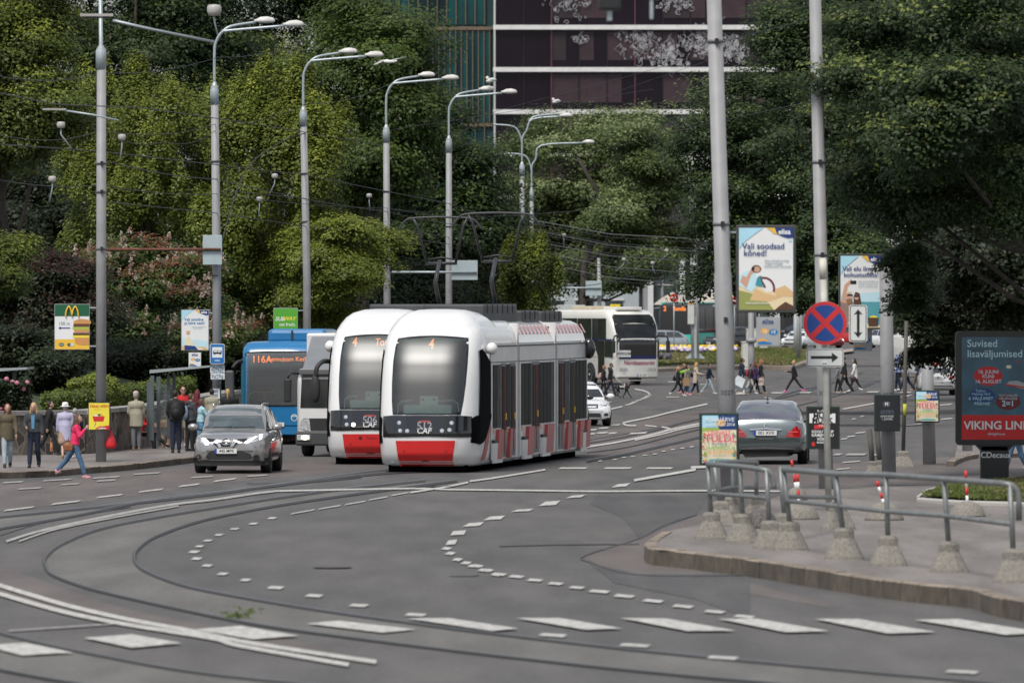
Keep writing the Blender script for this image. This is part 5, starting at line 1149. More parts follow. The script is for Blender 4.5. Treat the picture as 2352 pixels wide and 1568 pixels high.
def dome(label, x, y, wpx, hpx, stick=None, mat=CONC):
    g = G(x, y, KH); s = S(g.y); o = thing('concrete_dome', label, 'bollard', g)
    w = wpx / s / 2; h = hpx / s; b = MB(); b.lathe([(w, 0), (w * .97, h * .12), (w * .85, h * .5), (w * .6, h * .82), (w * .25, h * .98), (.01, h)], (0, 0, 0), mat, 18); b.build('base', o)
    if stick:
        tx, ty, tl = stick; b = MB(); L = (y - hpx - ty) / s + .05; dx = (tx - x) / s
        RW = M('stick_red', (.60, .03, .03), .5); n = 4
        for k in range(n): b.tube([(dx * k / n, 0, h - .05 + L * k / n), (dx * (k + 1) / n, 0, h - .05 + L * (k + 1) / n)], .026, RW if k % 2 == 1 else WP, 10)
        b.build('marker_stick', o)
dome('pale concrete dome with a red and white stick left of the sign post', 1829, 1148, 52, 30, (1818, 1056, 1))
dome('wide concrete dome with leaning red and white stick under the railing', 1835, 1192, 96, 38, (1832, 1088, 0))
dome('dark boulder like dome right of the short railing', 1749, 1212, 78, 44, None, M('dark_concrete', (.12, .11, .105), .95, var=.5, sc=20, bump=.8))
dome('concrete dome with a tilted red and white stick in the middle', 2031, 1194, 92, 42, (2014, 1104, 1))
dome('concrete dome with a red and white stick in front of the grass', 2222, 1186, 86, 36, (2218, 1080, 1))
dome('small low concrete stump between the domes', 1928, 1214, 44, 20)
# leaning metal stands beside the dark pole
for i, (x, y, tx, ty, lb) in enumerate(((2005, 1088, 1997, 985, 'tilted post on a concrete foot left of the dark pole'), (2022, 1086, 2014, 983, 'second tilted post on a concrete foot touching the dark pole'))):
    g = G(x, y, KH); o = thing('tilted_post', lb, 'post', g, 0, 'tilted posts by the dark pole'); s = S(g.y); b = MB(); b.tube([(0, 0, .1), ((tx - x) / s, 0, (y - ty) / s)], .06, M('dark_rust', (.09, .085, .075), .7, var=.3), 10); b.build('post', o)
    b = MB(); foot(b, (0, 0, 0), .62, .3); b.build('concrete_foot', o)
g = G(2074, 1072, KH); s = S(g.y); o = thing('tilted_post', 'tall thin leaning post with a yellow band right of the dark pole', 'post', g)
b = MB(); b.tube([(0, 0, .1), (8 / s, 0, 335 / s)], .045, M('dark_rust', (.09, .085, .075), .7), 10); b.build('post', o)
b = MB(); b.tube([(3.5 / s, 0, 118 / s), (4 / s, 0, 145 / s)], .05, M('yellow_band', (.5, .5, .05), .6), 10); b.build('band', o)
b = MB(); foot(b, (0, 0, 0), .8, .34); b.build('concrete_foot', o)

# ================================================================ stone wall, shelters, benches, cabinets
def stone_mat():
    m = M('rubble_stone', (.16, .145, .125), .95, var=.55, sc=1.6, bump=.4, col2=(.06, .052, .045)); nt = m.node_tree; N = nt.nodes; L = nt.links; b = N['Principled BSDF']
    v = N.new('ShaderNodeTexVoronoi'); v.feature = 'DISTANCE_TO_EDGE'; v.inputs['Scale'].default_value = 3.2; t = N.new('ShaderNodeTexCoord'); L.new(t.outputs['Object'], v.inputs['Vector'])
    v2 = N.new('ShaderNodeTexVoronoi'); v2.inputs['Scale'].default_value = 3.2; L.new(t.outputs['Object'], v2.inputs['Vector'])
    r = N.new('ShaderNodeMapRange'); r.inputs[1].default_value = .02; r.inputs[2].default_value = .07; L.new(v.outputs['Distance'], r.inputs[0])
    c = N.new('ShaderNodeValToRGB'); c.color_ramp.elements[0].color = (.045, .04, .036, 1); c.color_ramp.elements[1].color = (.20, .17, .145, 1); sx_ = N.new('ShaderNodeSeparateColor'); L.new(v2.outputs['Color'], sx_.inputs[0]); L.new(sx_.outputs[0], c.inputs[0])
    x = N.new('ShaderNodeMixRGB'); x.inputs[1].default_value = (.26, .23, .19, 1); L.new(r.outputs[0], x.inputs[0]); L.new(c.outputs[0], x.inputs[2]); L.new(x.outputs[0], b.inputs['Base Color']); return m
STONE = stone_mat()
CAPS = M('wall_cap', (.30, .29, .27), .85, var=.25, sc=2)
wp_ = [(-15.5, 201.5), (-11.2, 206), (-10.0, 217), (-9.55, 232), (-9.1, 250), (-8.5, 265)]
o = thing('stone_wall', 'low rubble stone wall with pale cap behind the waiting people', 'wall', (wp_[0][0], wp_[0][1], .15))
b = MB(); c_ = MB()
for i in range(len(wp_) - 1):
    p = Vector((*wp_[i], 0)) - Vector((*wp_[0], 0)); q = Vector((*wp_[i + 1], 0)) - Vector((*wp_[0], 0)); d = (q - p).normalized(); n = Vector((-d.y, d.x, 0)) * .22
    h = 1.02
    for mb, e, z0, z1, mt in ((b, 1.0, -.1, h, STONE), (c_, 1.35, h, h + .11, CAPS)):
        a = [p - n * e, q - n * e, q + n * e, p + n * e]; vs = [Vector((v.x, v.y, z0)) for v in a] + [Vector((v.x, v.y, z1)) for v in a]
        mb.add(vs, [(0, 1, 5, 4), (1, 2, 6, 5), (2, 3, 7, 6), (3, 0, 4, 7), (4, 5, 6, 7), (3, 2, 1, 0)], mt)
b.build('stonework', o); c_.build('cap', o)
SHF = M('shelter_frame', (.10, .12, .13), .5, var=.15); SHR = M('shelter_roof', (.34, .37, .38), .5, var=.1); SHG = glass_mat('shelter_glass', (.75, .85, .85), .8, .10)
def shelter(label, px, ybase, roof, posts, glass, Yb=None):
    Y = Yb or gy(ybase, .15); s = S(Y); cx = (px - 1176) / s
    o = thing('bus_shelter', label, 'bus shelter', (cx, Y, .15))
    def z(y): return CAMH + (700 - y) / s - .15
    def x(a): return (a - px) / s
    for (xp, y0, y1, w, dy) in posts:
        b = MB(); b.box((x(xp), dy, (z(y0) + z(y1)) / 2), (w, .09, z(y1) - z(y0)), SHF); b.build('post', o)
    b = MB(); (xa, ya), (xb, yb) = roof
    b.add([(x(xa), -.1, z(ya)), (x(xb), -.1, z(yb)), (x(xb) + .1, 1.3, z(yb)), (x(xa) + .1, 1.3, z(ya)), (x(xa), -.1, z(ya) + .09), (x(xb), -.1, z(yb) + .05), (x(xb) + .1, 1.3, z(yb) + .05), (x(xa) + .1, 1.3, z(ya) + .09)], [(0, 1, 2, 3), (4, 5, 6, 7), (0, 1, 5, 4), (1, 2, 6, 5), (2, 3, 7, 6), (3, 0, 4, 7)], SHR); b.build('roof', o)
    for (xa, ya, xb, yb, dy, m) in glass:
        b = MB(); b.box(((x(xa) + x(xb)) / 2, dy, (z(ya) + z(yb)) / 2), (x(xb) - x(xa), .02, z(yb) - z(ya)), m); b.build('side_panel', o)
    return o
shelter('grey bus shelter with sloping roof between the waiting people', 360, 1010, ((344, 857), (482, 843)), [(352, 1012, 862, .10, -.6), (365, 1010, 864, .10, -.2), (386, 1008, 862, .08, .3), (398, 1005, 860, .08, .6), (344, 1012, 878, .10, -.65)], [(345, 1010, 356, 880, -.75, SHF), (368, 1000, 384, 882, .35, SHG), (388, 1000, 400, 876, .7, SHG)], 212)
shelter('bus shelter roof and post cut off by the left edge', 10, 1020, ((-40, 855), (63, 848)), [(30, 1040, 850, .10, .5), (2, 1040, 870, .14, 0)], [(-30, 1040, 0, 870, .1, SHG)], 212)
def bench(label, x, y, w=.9, rz=0.2):
    g = G(x, y, .15); o = thing('bench', label, 'bench', g, rz)
    WD = M('bench_wood', (.20, .11, .06), .7, var=.2); b = MB()
    for k in range(4): b.box((0, -.18 + k * .12, .45), (w, .09, .035), WD)
    b.build('seat', o); b = MB()
    for k in range(3): b.box((0, .27, .62 + k * .13), (w, .03, .09), WD)
    b.build('backrest', o)
    for a in (-1, 1):
        b = MB(); b.box((a * w * .44, -.16, .22), (.05, .05, .44), SHF); b.box((a * w * .44, .24, .5), (.05, .05, 1.0), SHF); b.box((a * w * .44, .04, .42), (.05, .4, .04), SHF); b.build('leg', o)
bench('wooden bench with dark legs behind the red carrier bag', 242, 1033, .65); bench('bench by the shelter on which the person in red sits', 328, 1030, .8)
def red_bag(label, x, y):
    g = P(x, y, LY1 - .1); o = thing('carrier_bag', label, 'bag', g); RB = M('red_plastic', (.62, .02, .03), .35, var=.25, sc=14, bump=.5); b = MB()
    b.lathe([(.10, -.21), (.16, -.19), (.17, -.10), (.12, .03), (.05, .16), (.02, .24)], (0, 0, 0), RB, 14); b.build('sack', o).scale = (.8, .6, 1); b = MB(); b.tube([(-.02, 0, .2), (-.05, 0, .34), (-.1, 0, .4)], .012, RB, 6); b.build('handle', o)
red_bag('shiny red plastic carrier bag hanging on the first pole', 255, 1010)
for (x0, y0, x1, y1, lb) in ((1703, 787, 1732, 880, 'front pale utility cabinet between the poles'), (1714, 757, 1740, 800, 'pale utility cabinet behind the front one'), (1745, 762, 1762, 802, 'narrow pale cabinet beside the grey hanging sign')):
    g = G((x0 + x1) / 2, min(y1, 848), .16); s = S(g.y); o = thing('utility_cabinet', lb, 'cabinet', g, .15, 'pale utility cabinets')
    h = (min(y1, 848) - y0) / s; w = (x1 - x0) / s; CB = M('cabinet_cream', (.60, .60, .54), .6, var=.08); b = MB(); b.box((0, 0, h / 2), (w * .92, .5, h), CB); b.build('body', o)
    b = MB(); b.box((0, 0, h + .04), (w, .56, .08), CB, bev=.02); b.build('lid', o); b = MB(); b.box((0, -.26, h * .52), (w * .8, .02, h * .85), CB); b.box((w * .3, -.28, h * .55), (.03, .02, .2), BLACKM); b.build('door', o)
# flower bed on the island
def flowers():
    r = random.Random(6); o = thing('flower_bed', 'long bed of yellow and lilac pansies on the grass island', 'flowers', G(1600, 808, .16)); c = o.location
    cols = (M('petal_yellow', (.80, .58, .03), .7), M('petal_white', (.70, .66, .70), .7), M('petal_lilac', (.36, .26, .50), .7)); b = MB(); g = MB()
    for i in range(620):
        x = r.uniform(1500, 1692); y = 803 + r.uniform(0, 9); p = G(x, y, .16) - c; k = 0 if y < 807.5 + 1.5 * math.sin(x * .08) else r.choice((1, 1, 2))
        if r.random() < .12: k = r.choice((0, 1, 2))
        b.ell(p + Vector((0, 0, .26 + r.uniform(-.05, .06))), (.13, .13, .09), cols[k], 6, 4)
        if i % 2 == 0: g.ell(p + Vector((0, 0, .08)), (.2, .2, .12), LM['dark'], 5, 3)
    b.build('blossom', o); g.build('leaves', o)
    o = thing('shrub', 'low lavender tuft at the left end of the flower bed', 'shrub', G(1512, 828, .16)); b = MB()
    for i in range(60): b.ell((r.uniform(-.8, .8), r.uniform(-.6, .6), r.uniform(.1, .38)), (.12, .12, .14), M('lavender', (.12, .12, .14), .9), 5, 4)
    b.build('foliage', o)
flowers()
def weed():
    g = G(552, 1420); o = thing('weed_tuft', 'small green weed tuft growing beside the tram rail in front', 'weed', g); r = np.random.default_rng(5); n = 150
    C = r.normal(size=(n, 3)) * np.array([.14, .12, .05]); C[:, 2] = np.abs(C[:, 2]) + .02; C[:, 2] += np.where(C[:, 0] > .12, .05, 0)
    leaves('leaves', C, np.tile([0, -.3, 1.0], (n, 1)), .05, [LM['olive']], np.zeros(n, int), o, 5)
weed()
# gulls
def gull(label, x, y, Y, flying=False, rz=0):
    c = P(x, y, Y); o = thing('gull', label, 'bird', c, rz); W = M('gull_white', (.72, .72, .70), .7); Gg = M('gull_grey', (.35, .36, .38), .7)
    b = MB()
    if flying:
        b.ell((0, 0, 0), (.20, .06, .055), W); b.ell((.2, 0, .02), (.05, .035, .035), W)
        b.build('body', o)
        for s_ in (-1, 1):
            w = MB(); w.add([(-.06, 0, .02), (.09, 0, .02), (.12 + s_ * .20, .02, .10 + s_ * .02), (s_ * .52 + .08, .03, .05 + s_ * .13), (s_ * .52 - .02, .03, .03 + s_ * .13), (s_ * .22 - .08, .02, .07 + s_ * .02), (-.06, 0, -.0), (.09, 0, 0), (.12 + s_ * .20, .02, .08 + s_ * .02), (s_ * .52 + .08, .03, .04 + s_ * .13), (s_ * .52 - .02, .03, .02 + s_ * .13), (s_ * .22 - .08, .02, .05 + s_ * .02)], [(0, 1, 2, 5), (5, 2, 3, 4), (6, 7, 8, 11), (11, 8, 9, 10)], Gg if s_ > 0 else W); w.build('wing', o)
        return
    b.ell((0, 0, .14), (.19, .08, .09), W, rot=Matrix.Rotation(-.25, 3, 'Y')); b.ell((-.13, 0, .25), (.06, .045, .055), W); b.tube([(-.12, 0, .17), (-.13, 0, .24)], .05, W, 8); b.build('body', o)
    b = MB(); b.ell((.07, -.05, .15), (.17, .03, .06), Gg); b.ell((.07, .05, .15), (.17, .03, .06), Gg); b.build('wing', o)
    b = MB(); b.tube([(-.18, 0, .25), (-.24, 0, .24)], [.018, .006], M('beak_yellow', (.7, .45, .05), .5), 6); b.build('beak', o)
    b = MB(); b.tube([(0, -.03, 0), (0, -.03, .08)], .008, RUST, 5); b.tube([(0, .03, 0), (0, .03, .08)], .008, RUST, 5); b.build('leg', o)
gull('gull flying with spread wings below the third lamp', 895, 142, 262, True)
gull('gull standing on the lamp head in front of the teal tower', 1127, 193, 312)
gull('gull standing on the far lamp in front of the dark hotel', 1277, 240, 372)
# ================================================================ vehicles
# every vehicle is built facing -Y (nose towards the camera), then turned
TW = M('tram_white', (.80, .80, .79), .28, var=.04, sc=1.2, coat=.7)
TG = M('tram_silver', (.72, .73, .71), .35, var=.10, sc=1.5, coat=.4)
TRED = M('tram_red', (.66, .022, .022), .3, var=.06, coat=.6)
TRED2 = M('tram_red_worn', (.42, .06, .06), .4, var=.2, sc=2)
BLKG = M('black_gloss', (.012, .012, .013), .12, spec=.6, coat=.6)
BLKP = M('black_plastic', (.025, .026, .027), .6, var=.2)
RUB = M('rubber', (.016, .016, .017), .75, var=.3)
DKW = M('dark_window', (.018, .022, .022), .06, ior=1.75, spec=.8, var=.5, sc=1.2)
WIND = M('window_side', (.010, .012, .012), .45, spec=.03, var=.5, sc=1.5)
WIND2 = M('window_side_reflection', (.045, .047, .048), .45, spec=.05, var=.7, sc=2.5)  # paler pane tone painted in for thin reflections
WIND3 = M('window_side_green', (.016, .022, .016), .45, spec=.03, var=.7, sc=2.5)
SIDEB = M('side_black', (.005, .0055, .006), .8, spec=.02, var=.2)
INT = M('dark_interior', (.015, .03, .032), .6, var=.6, sc=1.5)
CONS = M('console_green', (.62, .80, .70), .5, var=.06)
CHROME = M('chrome', (.70, .71, .72), .12, metal=1.0, var=.05)
LENS = M('lamp_lens', (.55, .57, .58), .08, ior=1.8, spec=.8, var=.5, sc=14, coat=.8)
LIT = M('lit_lamp', (.9, .9, 1.0), .2, emit=(.92, .95, 1.0), es=5.0)
LITW = M('lit_lamp_warm', (1, .9, .7), .2, emit=(1.0, .88, .65), es=4.0)
TAIL = M('tail_lamp', (.42, .008, .012), .12, ior=1.7, coat=.8, var=.5, sc=10)
LED = M('led_orange', (.55, .16, .03), .4, emit=(1.0, .26, .06), es=.8)
WINDSH = glass_mat('windscreen', (.80, .92, .89), .40, .10)
ALLOY = M('alloy', (.38, .39, .40), .3, metal=.8, var=.2)
PLW = M('plate_white', (.72, .73, .72), .5, var=.02); PLB = flat('plate_blue', (.01, .05, .42)); PLK = flat('plate_black', (.01, .01, .01))
AMBER = M('amber', (.7, .28, .02), .4); UND = M('underbody', (.004, .004, .004), .95, spec=.0)

def loft(levels, mat, name, parent, smooth=True, cap=True):
    """levels: list of closed outlines [(x,y,z)...] of equal length"""
    n = len(levels[0]); vs = [p for L in levels for p in L]
    fs = [(i * n + k, i * n + (k + 1) % n, (i + 1) * n + (k + 1) % n, (i + 1) * n + k) for i in range(len(levels) - 1) for k in range(n)]
    if cap: fs += [tuple(range(n - 1, -1, -1)), tuple((len(levels) - 1) * n + k for k in range(n))]
    b = MB(); b.add(vs, fs, mat, smooth); return b.build(name, parent)
def plan(w, y0, y1, z, dn, dt=.25, nf=3.0, nose_pts=14):
    """plan outline: rounded nose at y0 (depth dn), squarer tail at y1"""
    pts = []
    for k in range(nose_pts + 1):
        t = math.pi * k / nose_pts; c, s_ = math.cos(t), math.sin(t)
        x = -w * np.sign(c) * abs(c) ** (2 / nf); y = y0 + dn * (1 - abs(s_) ** (2 / nf)); pts.append((x, y, z))
    for k in range(5): pts.append((w, y0 + dn + (y1 - dt - y0 - dn) * (k + 1) / 6, z))
    for k in range(7):
        t = math.pi / 2 * k / 6
        if k < 7: pts.append((w - dt * (1 - math.cos(t)), y1 - dt + dt * math.sin(t), z))
    for k in range(7):
        t = math.pi / 2 * (6 - k) / 6; pts.append((-w + dt * (1 - math.cos(t)), y1 - dt + dt * math.sin(t), z))
    for k in range(5): pts.append((-w, y1 - dt + (y0 + dn - y1 + dt) * (k + 1) / 6, z))
    return pts
def wheel(parent, x, y, r, w, rim=ALLOY, name='wheel', spokes=5):
    o = bpy.data.objects.new(name, None)
    t = MB(); t.lathe([(r * .62, -w / 2), (r * .92, -w / 2), (r, -w * .36), (r, w * .36), (r * .92, w / 2), (r * .62, w / 2)], (0, 0, 0), RUB, 28, 'X'); o = t.build(name, parent); o.location = (x, y, r)
    s_ = 1 if x > 0 else -1
    m = MB(); m.lathe([(r * .64, s_ * w * .46), (r * .60, s_ * w * .49), (r * .56, s_ * w * .30), (r * .1, s_ * w * .34)], (0, 0, 0), BLKP, 24, 'X')
    for k in range(spokes):
        a = 2 * math.pi * k / spokes; c, sn = math.cos(a), math.sin(a); q = .13
        m.add([(s_ * w * .50, r * (.08 * c - q * .6 * sn), r * (.08 * sn + q * .6 * c)), (s_ * w * .50, r * (.08 * c + q * .6 * sn), r * (.08 * sn - q * .6 * c)), (s_ * w * .47, r * (.62 * c + q * sn), r * (.62 * sn - q * c)), (s_ * w * .47, r * (.62 * c - q * sn), r * (.62 * sn + q * c))], [(0, 1, 2, 3)], rim)
    m.lathe([(r * .16, s_ * w * .52), (r * .02, s_ * w * .53)], (0, 0, 0), rim, 12, 'X'); m.lathe([(r * .66, s_ * w * .49), (r * .60, s_ * w * .505), (r * .57, s_ * w * .45)], (0, 0, 0), rim, 24, 'X')
    m.build('rim', o); return o
def plate(parent, x, y, z, text, w=.52, h=.115, back=False, eu=True):
    o = MB(); s_ = 1 if back else -1
    o.box((x, y, z), (w, .015, h), PLW); pl = o.build('number_plate', parent); m = MB()
    yy = y + s_ * .011
    if eu: q0, q1 = (x + w / 2 - .045, x + w / 2) if back else (x - w / 2, x - w / 2 + .045); m.add([(q0, yy, z - h / 2), (q1, yy, z - h / 2), (q1, yy, z + h / 2), (q0, yy, z + h / 2)], [(0, 1, 2, 3)], PLB)
    v, f = text2d(text, h * .92, .008, sx=.92); k = -1 if back else 1
    m.add([(x + .02 * k + a * k, yy, z + b) for a, b in v], f, PLK); m.build('lettering', pl); return pl

def tram(label, loc, rz, num, lit, wiper):
    o = thing('tram', label, 'tram', loc, rz, 'white and red line 4 trams')
    W = 1.2; L = 21.5
    prof = [(.16, 1.10, .34), (.22, 1.16, .20), (.45, 1.185, .05), (.95, 1.2, .0), (1.5, 1.2, .10), (2.2, 1.2, .30), (2.7, 1.195, .50), (3.1, 1.175, .76), (3.35, 1.13, 1.02), (3.52, 1.05, 1.32), (3.60, .92, 1.7), (3.64, .6, 2.3)]
    lv = [plan(w, yo, 7.4, z, 1.15 if z < 3.4 else .9, .05, 3.5) for z, w, yo in prof]
    body = loft(lv, TW, 'front_section', o)
    # domed forehead that rises above the roof line
    dm = [plan(w, yo, y1, z, dn, .6, 2.9) for z, w, yo, y1, dn in ((3.0, 1.165, .76, 5.6, 1.1), (3.3, 1.125, .96, 5.4, 1.1), (3.52, 1.06, 1.18, 5.0, 1.1), (3.68, .95, 1.42, 4.5, 1.0), (3.80, .80, 1.70, 4.1, .9), (3.88, .55, 2.1, 3.6, .6), (3.90, .22, 2.5, 3.2, .3))]
    loft(dm, TW, 'forehead', o)
    # middle and rear sections
    for k, (a, e) in enumerate(((7.62, 14.5), (14.72, 21.3))):
        sc_ = [(.18, 1.15), (.24, 1.19), (3.0, 1.19), (3.3, 1.10), (3.5, .96), (3.58, .78), (3.62, .4)]
        lv = [[(-w, a, z), (w, a, z), (w, (a + e) / 2, z), (w, e - (.5 if k else 0), z), (w - (.25 if k else 0), e, z), (-w + (.25 if k else 0), e, z), (-w, e - (.5 if k else 0), z), (-w, (a + e) / 2, z)] for z, w in sc_]
        loft(lv, TW, 'rear_section' if k else 'middle_section', o, smooth=False)
    for a in (7.5, 14.6):
        b = MB(); b.box((0, a, 1.9), (2.1, .3, 3.1), BLKP); b.build('bellows', o)
        b = MB(); b.box((0, a - .12, 1.9), (2.42, .05, 3.3), TW); b.box((0, a + .12, 1.9), (2.42, .05, 3.3), TW); b.build('joint_frame', o)
    b = MB(); b.box((0, 10.5, .13), (1.9, 20.0, .24), UND); b.build('underframe', o)
    for y in (2.3, 4.0, 17.6, 19.3):
        for s_ in (-1, 1): w = MB(); w.lathe([(.05, -.06), (.3, -.06), (.32, 0), (.3, .06)], (0, 0, 0), UND, 20, 'X'); w.build('wheel', o).location = (s_ * .55, y, .31)
    # roof gear
    for (y0, y1, w, z1) in ((4.8, 10.6, 1.25, 4.02), (11.2, 14.3, 1.35, 3.86), (15.0, 18.8, 1.35, 3.84)):
        b = MB(); b.box((0, (y0 + y1) / 2, (3.45 + z1) / 2), (w * 1.22, y1 - y0, z1 - 3.45), M('roof_gear', (.05, .052, .055), .6, var=.3, sc=2), bev=.05)
        for q in range(int((y1 - y0) / .9)): b.box((0, y0 + .45 + q * .9, z1 - .12), (w * 1.25, .06, .22), BLKP)
        b.build('roof_unit', o)
    # pantograph
    pg = MB(); D = M('pantograph_metal', (.06, .06, .065), .5, metal=.4)
    pg.tube([(0, 12.6, 3.7), (.08, 10.8, 4.6), (-.05, 12.5, 5.15)], .06, D, 8)
    for s_ in (-1, 1): pg.tube([(s_ * .38, 12.5, 5.1), (s_ * .62, 12.3, 6.1), (s_ * .72, 12.3, 6.28)], .035, D, 8)
    pg.tube([(-.42, 12.5, 5.1), (.42, 12.5, 5.1)], .04, D, 8); pg.tube([(-.38, 12.5, 5.2), (0, 12.5, 5.26), (.38, 12.5, 5.2)], .022, D, 6)
    pg.tube(catmull([(-1.12, 12.3, 6.0), (-.95, 12.3, 6.22), (-.75, 12.3, 6.30), (0, 12.3, 6.33), (.75, 12.3, 6.30), (.95, 12.3, 6.22), (1.12, 12.3, 6.0)], 4), .028, D, 8); pg.build('pantograph', o)
    sk = Skin(body, o)
    F = lambda pts: [((x - 976) / 97.5, (1092 - y) / 97.5) for x, y in pts]
    Zf = lambda x, y: (x * .293 + 849.8, y * .293 + 660.4)
    ws = F([Zf(*p) for p in [(168, 408), (250, 396), (350, 388), (450, 385), (550, 388), (650, 395), (732, 404), (742, 480), (745, 600), (740, 760), (728, 900), (710, 1012), (165, 1012), (153, 900), (148, 760), (148, 600), (155, 480)]])
    sk.part('windscreen_frame', ws, 'F', BLKG, .012, .15)
    inn = F([Zf(*p) for p in [(180, 420), (450, 398), (720, 416), (733, 560), (728, 780), (700, 996), (175, 996), (162, 780), (162, 560)]])
    it = MB(); sk.patch(it, inn, 'F', INT, .020, .15)
    sk.patch(it, F([Zf(*p) for p in [(240, 440), (660, 440), (650, 510), (250, 510)]]), 'F', BLKP, .024, .15)
    for p in ([(255, 935), (385, 935), (385, 862), (528, 862), (528, 935), (640, 935), (640, 1000), (258, 1000)],): sk.patch(it, F([Zf(*q) for q in p]), 'F', CONS, .028, .15)
    for p in ([(205, 1000), (205, 930), (240, 900), (320, 895), (320, 902), (245, 908), (214, 935), (214, 1000)], [(650, 895), (690, 920), (700, 985), (692, 985), (682, 925), (650, 903), (528, 905), (528, 897)]): sk.patch(it, F([Zf(*q) for q in p]), 'F', CONS, .028, .15)
    for q in (409, 499): sk.patch(it, F([Zf(*p) for p in ellp(q, 892, 10, 8, 10)]), 'F', BLKP, .032, .3)
    sk.text(it, '4', *F([Zf(450, 455)])[0], .34, 'F', LED, .033, .01, sx=.75) if num == '512' else (sk.text(it, '4', *F([Zf(265, 455)])[0], .32, 'F', LED, .033, .01, sx=.75), sk.text(it, 'Tondi', *F([Zf(520, 455)])[0], .26, 'F', LED, .033, .004, sx=.8))
    it.build('driver_console', o)
    sk.part('windscreen', inn, 'F', WINDSH, .045, .15)
    # quarter windows to the side (laid on from the side)
    for d, sg in (('R', 1), ('L', -1)):
        q = MB(); sk.patch(q, [(.72, 1.0), (1.15, .98), (2.6, 1.30), (2.6, 1.72), (2.6, 2.62), (1.9, 2.80), (1.35, 2.95), (1.1, 2.9), (.95, 2.2)], d, SIDEB, .03, .06)
        q.build('quarter_window', o)
        q = MB(); sk.patch(q, [(.30, .72), (.9, .66), (1.5, .72), (1.9, .84), (2.35, 1.05), (2.75, 1.30), (2.75, 1.38), (.55, 1.36), (.36, 1.3)], d, SIDEB, .022, .06); q.build('side_band', o)
        q = MB(); sk.patch(q, [(1.25, .28), (1.9, .28), (2.25, .55), (2.5, .9), (2.95, 1.0), (2.95, 1.18), (2.4, 1.12), (2.0, .9), (1.7, .6)], d, TRED2, .013, .2); q.build('red_stripe', o)
        q = MB(); sk.patch(q, [(1.55, 1.35), (1.66, 1.35), (1.66, 2.6), (1.55, 2.6)], d, CONS, .02, .3); q.build('inner_post', o)
    bd = MB(); sk.patch(bd, F([Zf(*p) for p in [(80, 1025), (165, 1018), (710, 1018), (790, 1025), (795, 1100), (800, 1190), (690, 1190), (450, 1182), (180, 1190), (82, 1190), (80, 1100)]]), 'F', BLKG, .018, .06)
    bd.build('lamp_band', o)
    rp = MB(); sk.patch(rp, F([Zf(*p) for p in [(195, 1218), (672, 1216), (645, 1378), (212, 1380)]]), 'F', TRED, .014, .05); sk.patch(rp, F([Zf(*p) for p in [(215, 1388), (650, 1387), (650, 1416), (218, 1420)]]), 'F', TRED, .014, .05); rp.build('red_panel', o)
    sm = MB(); sk.patch(sm, F([Zf(*p) for p in [(182, 1206), (218, 1385), (224, 1385), (190, 1206)]]), 'F', TG, .011, .2)
    sk.patch(sm, F([Zf(*p) for p in [(660, 1385), (690, 1206), (683, 1206), (652, 1385)]]), 'F', TG, .011, .2)
    sk.patch(sm, F([Zf(*p) for p in [(395, 1383), (400, 1370), (450, 1370), (462, 1383)]]), 'F', BLKP, .014, .2)
    for q in (262, 597): sk.patch(sm, F([Zf(*p) for p in ellp(q, 1303, 11, 11, 12)]), 'F', M('hook_red', (.35, .02, .02), .5), .016, .3)
    sm.build('seams', o)
    for q, yy in ((222, 1075), (232, 1137), (290, 1139), (642, 1075), (627, 1130), (568, 1137)):
        lm = MB(); on = lit and (yy > 1100) and q in (290, 568)
        sk.patch(lm, F([Zf(*p) for p in ellp(q, yy, 17, 16, 16)]), 'F', LITW if on else CHROME, .022, .3); sk.patch(lm, F([Zf(*p) for p in ellp(q, yy, 12, 11, 14)]), 'F', LIT if on else LENS, .027, .3); lm.build('headlight', o)
    for q in (163, 706):
        lm = MB(); sk.patch(lm, F([Zf(*p) for p in ellp(q, 1393, 15, 17, 16)]), 'F', TG, .012, .3); sk.patch(lm, F([Zf(*p) for p in ellp(q, 1393, 11, 13, 16)]), 'F', TW, .015, .3); lm.build('bumper_cap', o)
    t = MB(); g_ = M('band_grey', (.28, .28, .31), .5)
    sk.text(t, num, *F([Zf(428, 1102)])[0], .25, 'F', g_, .03, .014); sk.text(t, 'CAF', *F([Zf(425, 1140)])[0], .19, 'F', TG, .03, .016, shear=.15); sk.patch(t, F([Zf(*p) for p in ellp(428, 1064, 52, 7, 14)]), 'F', TRED2, .026, .2)
    if num != '512': sk.text(t, 'Tallinna Transport', *F([(1000, 1027)])[0], .095, 'F', M('dark_letter', (.12, .01, .01), .5), .016, .003); sk.patch(t, F(ellp(952, 1027, 5, 5, 12)), 'F', M('dark_letter', (.12, .01, .01), .5), .016, .2)
    t.build('lettering', o)
    if wiper:
        w = MB(); w.tube([(-.2 + .55, -.08, 1.2), (.7, .10, 1.75)], .022, BLKP, 6); w.tube([(.45, -.02, 1.45), (.95, .22, 2.1)], .015, BLKP, 6); w.build('wiper', o)
    # camera pods / mirrors
    for s_ in ((1,) if num == '512' else (-1,)):
        m = MB(); m.ell((s_ * 1.33, 2.0, 2.95), (.14, .17, .15), TW); m.tube([(s_ * 1.1, 2.2, 2.9), (s_ * 1.33, 2.05, 2.85)], .05, TW, 8); m.build('camera_pod', o)
    if num != '512':
        m = MB(); m.tube(catmull([(-1.12, 1.4, 2.55), (-1.35, 1.1, 2.58), (-1.5, .95, 2.42), (-1.52, .95, 2.2)], 4), .06, BLKP, 8); m.ell((-1.54, .95, 1.9), (.13, .10, .37), BLKP); m.build('mirror', o)
    m = MB(); m.ell((1.30, 20.6, 2.85), (.17, .12, .27), BLKG); m.build('camera_pod', o)
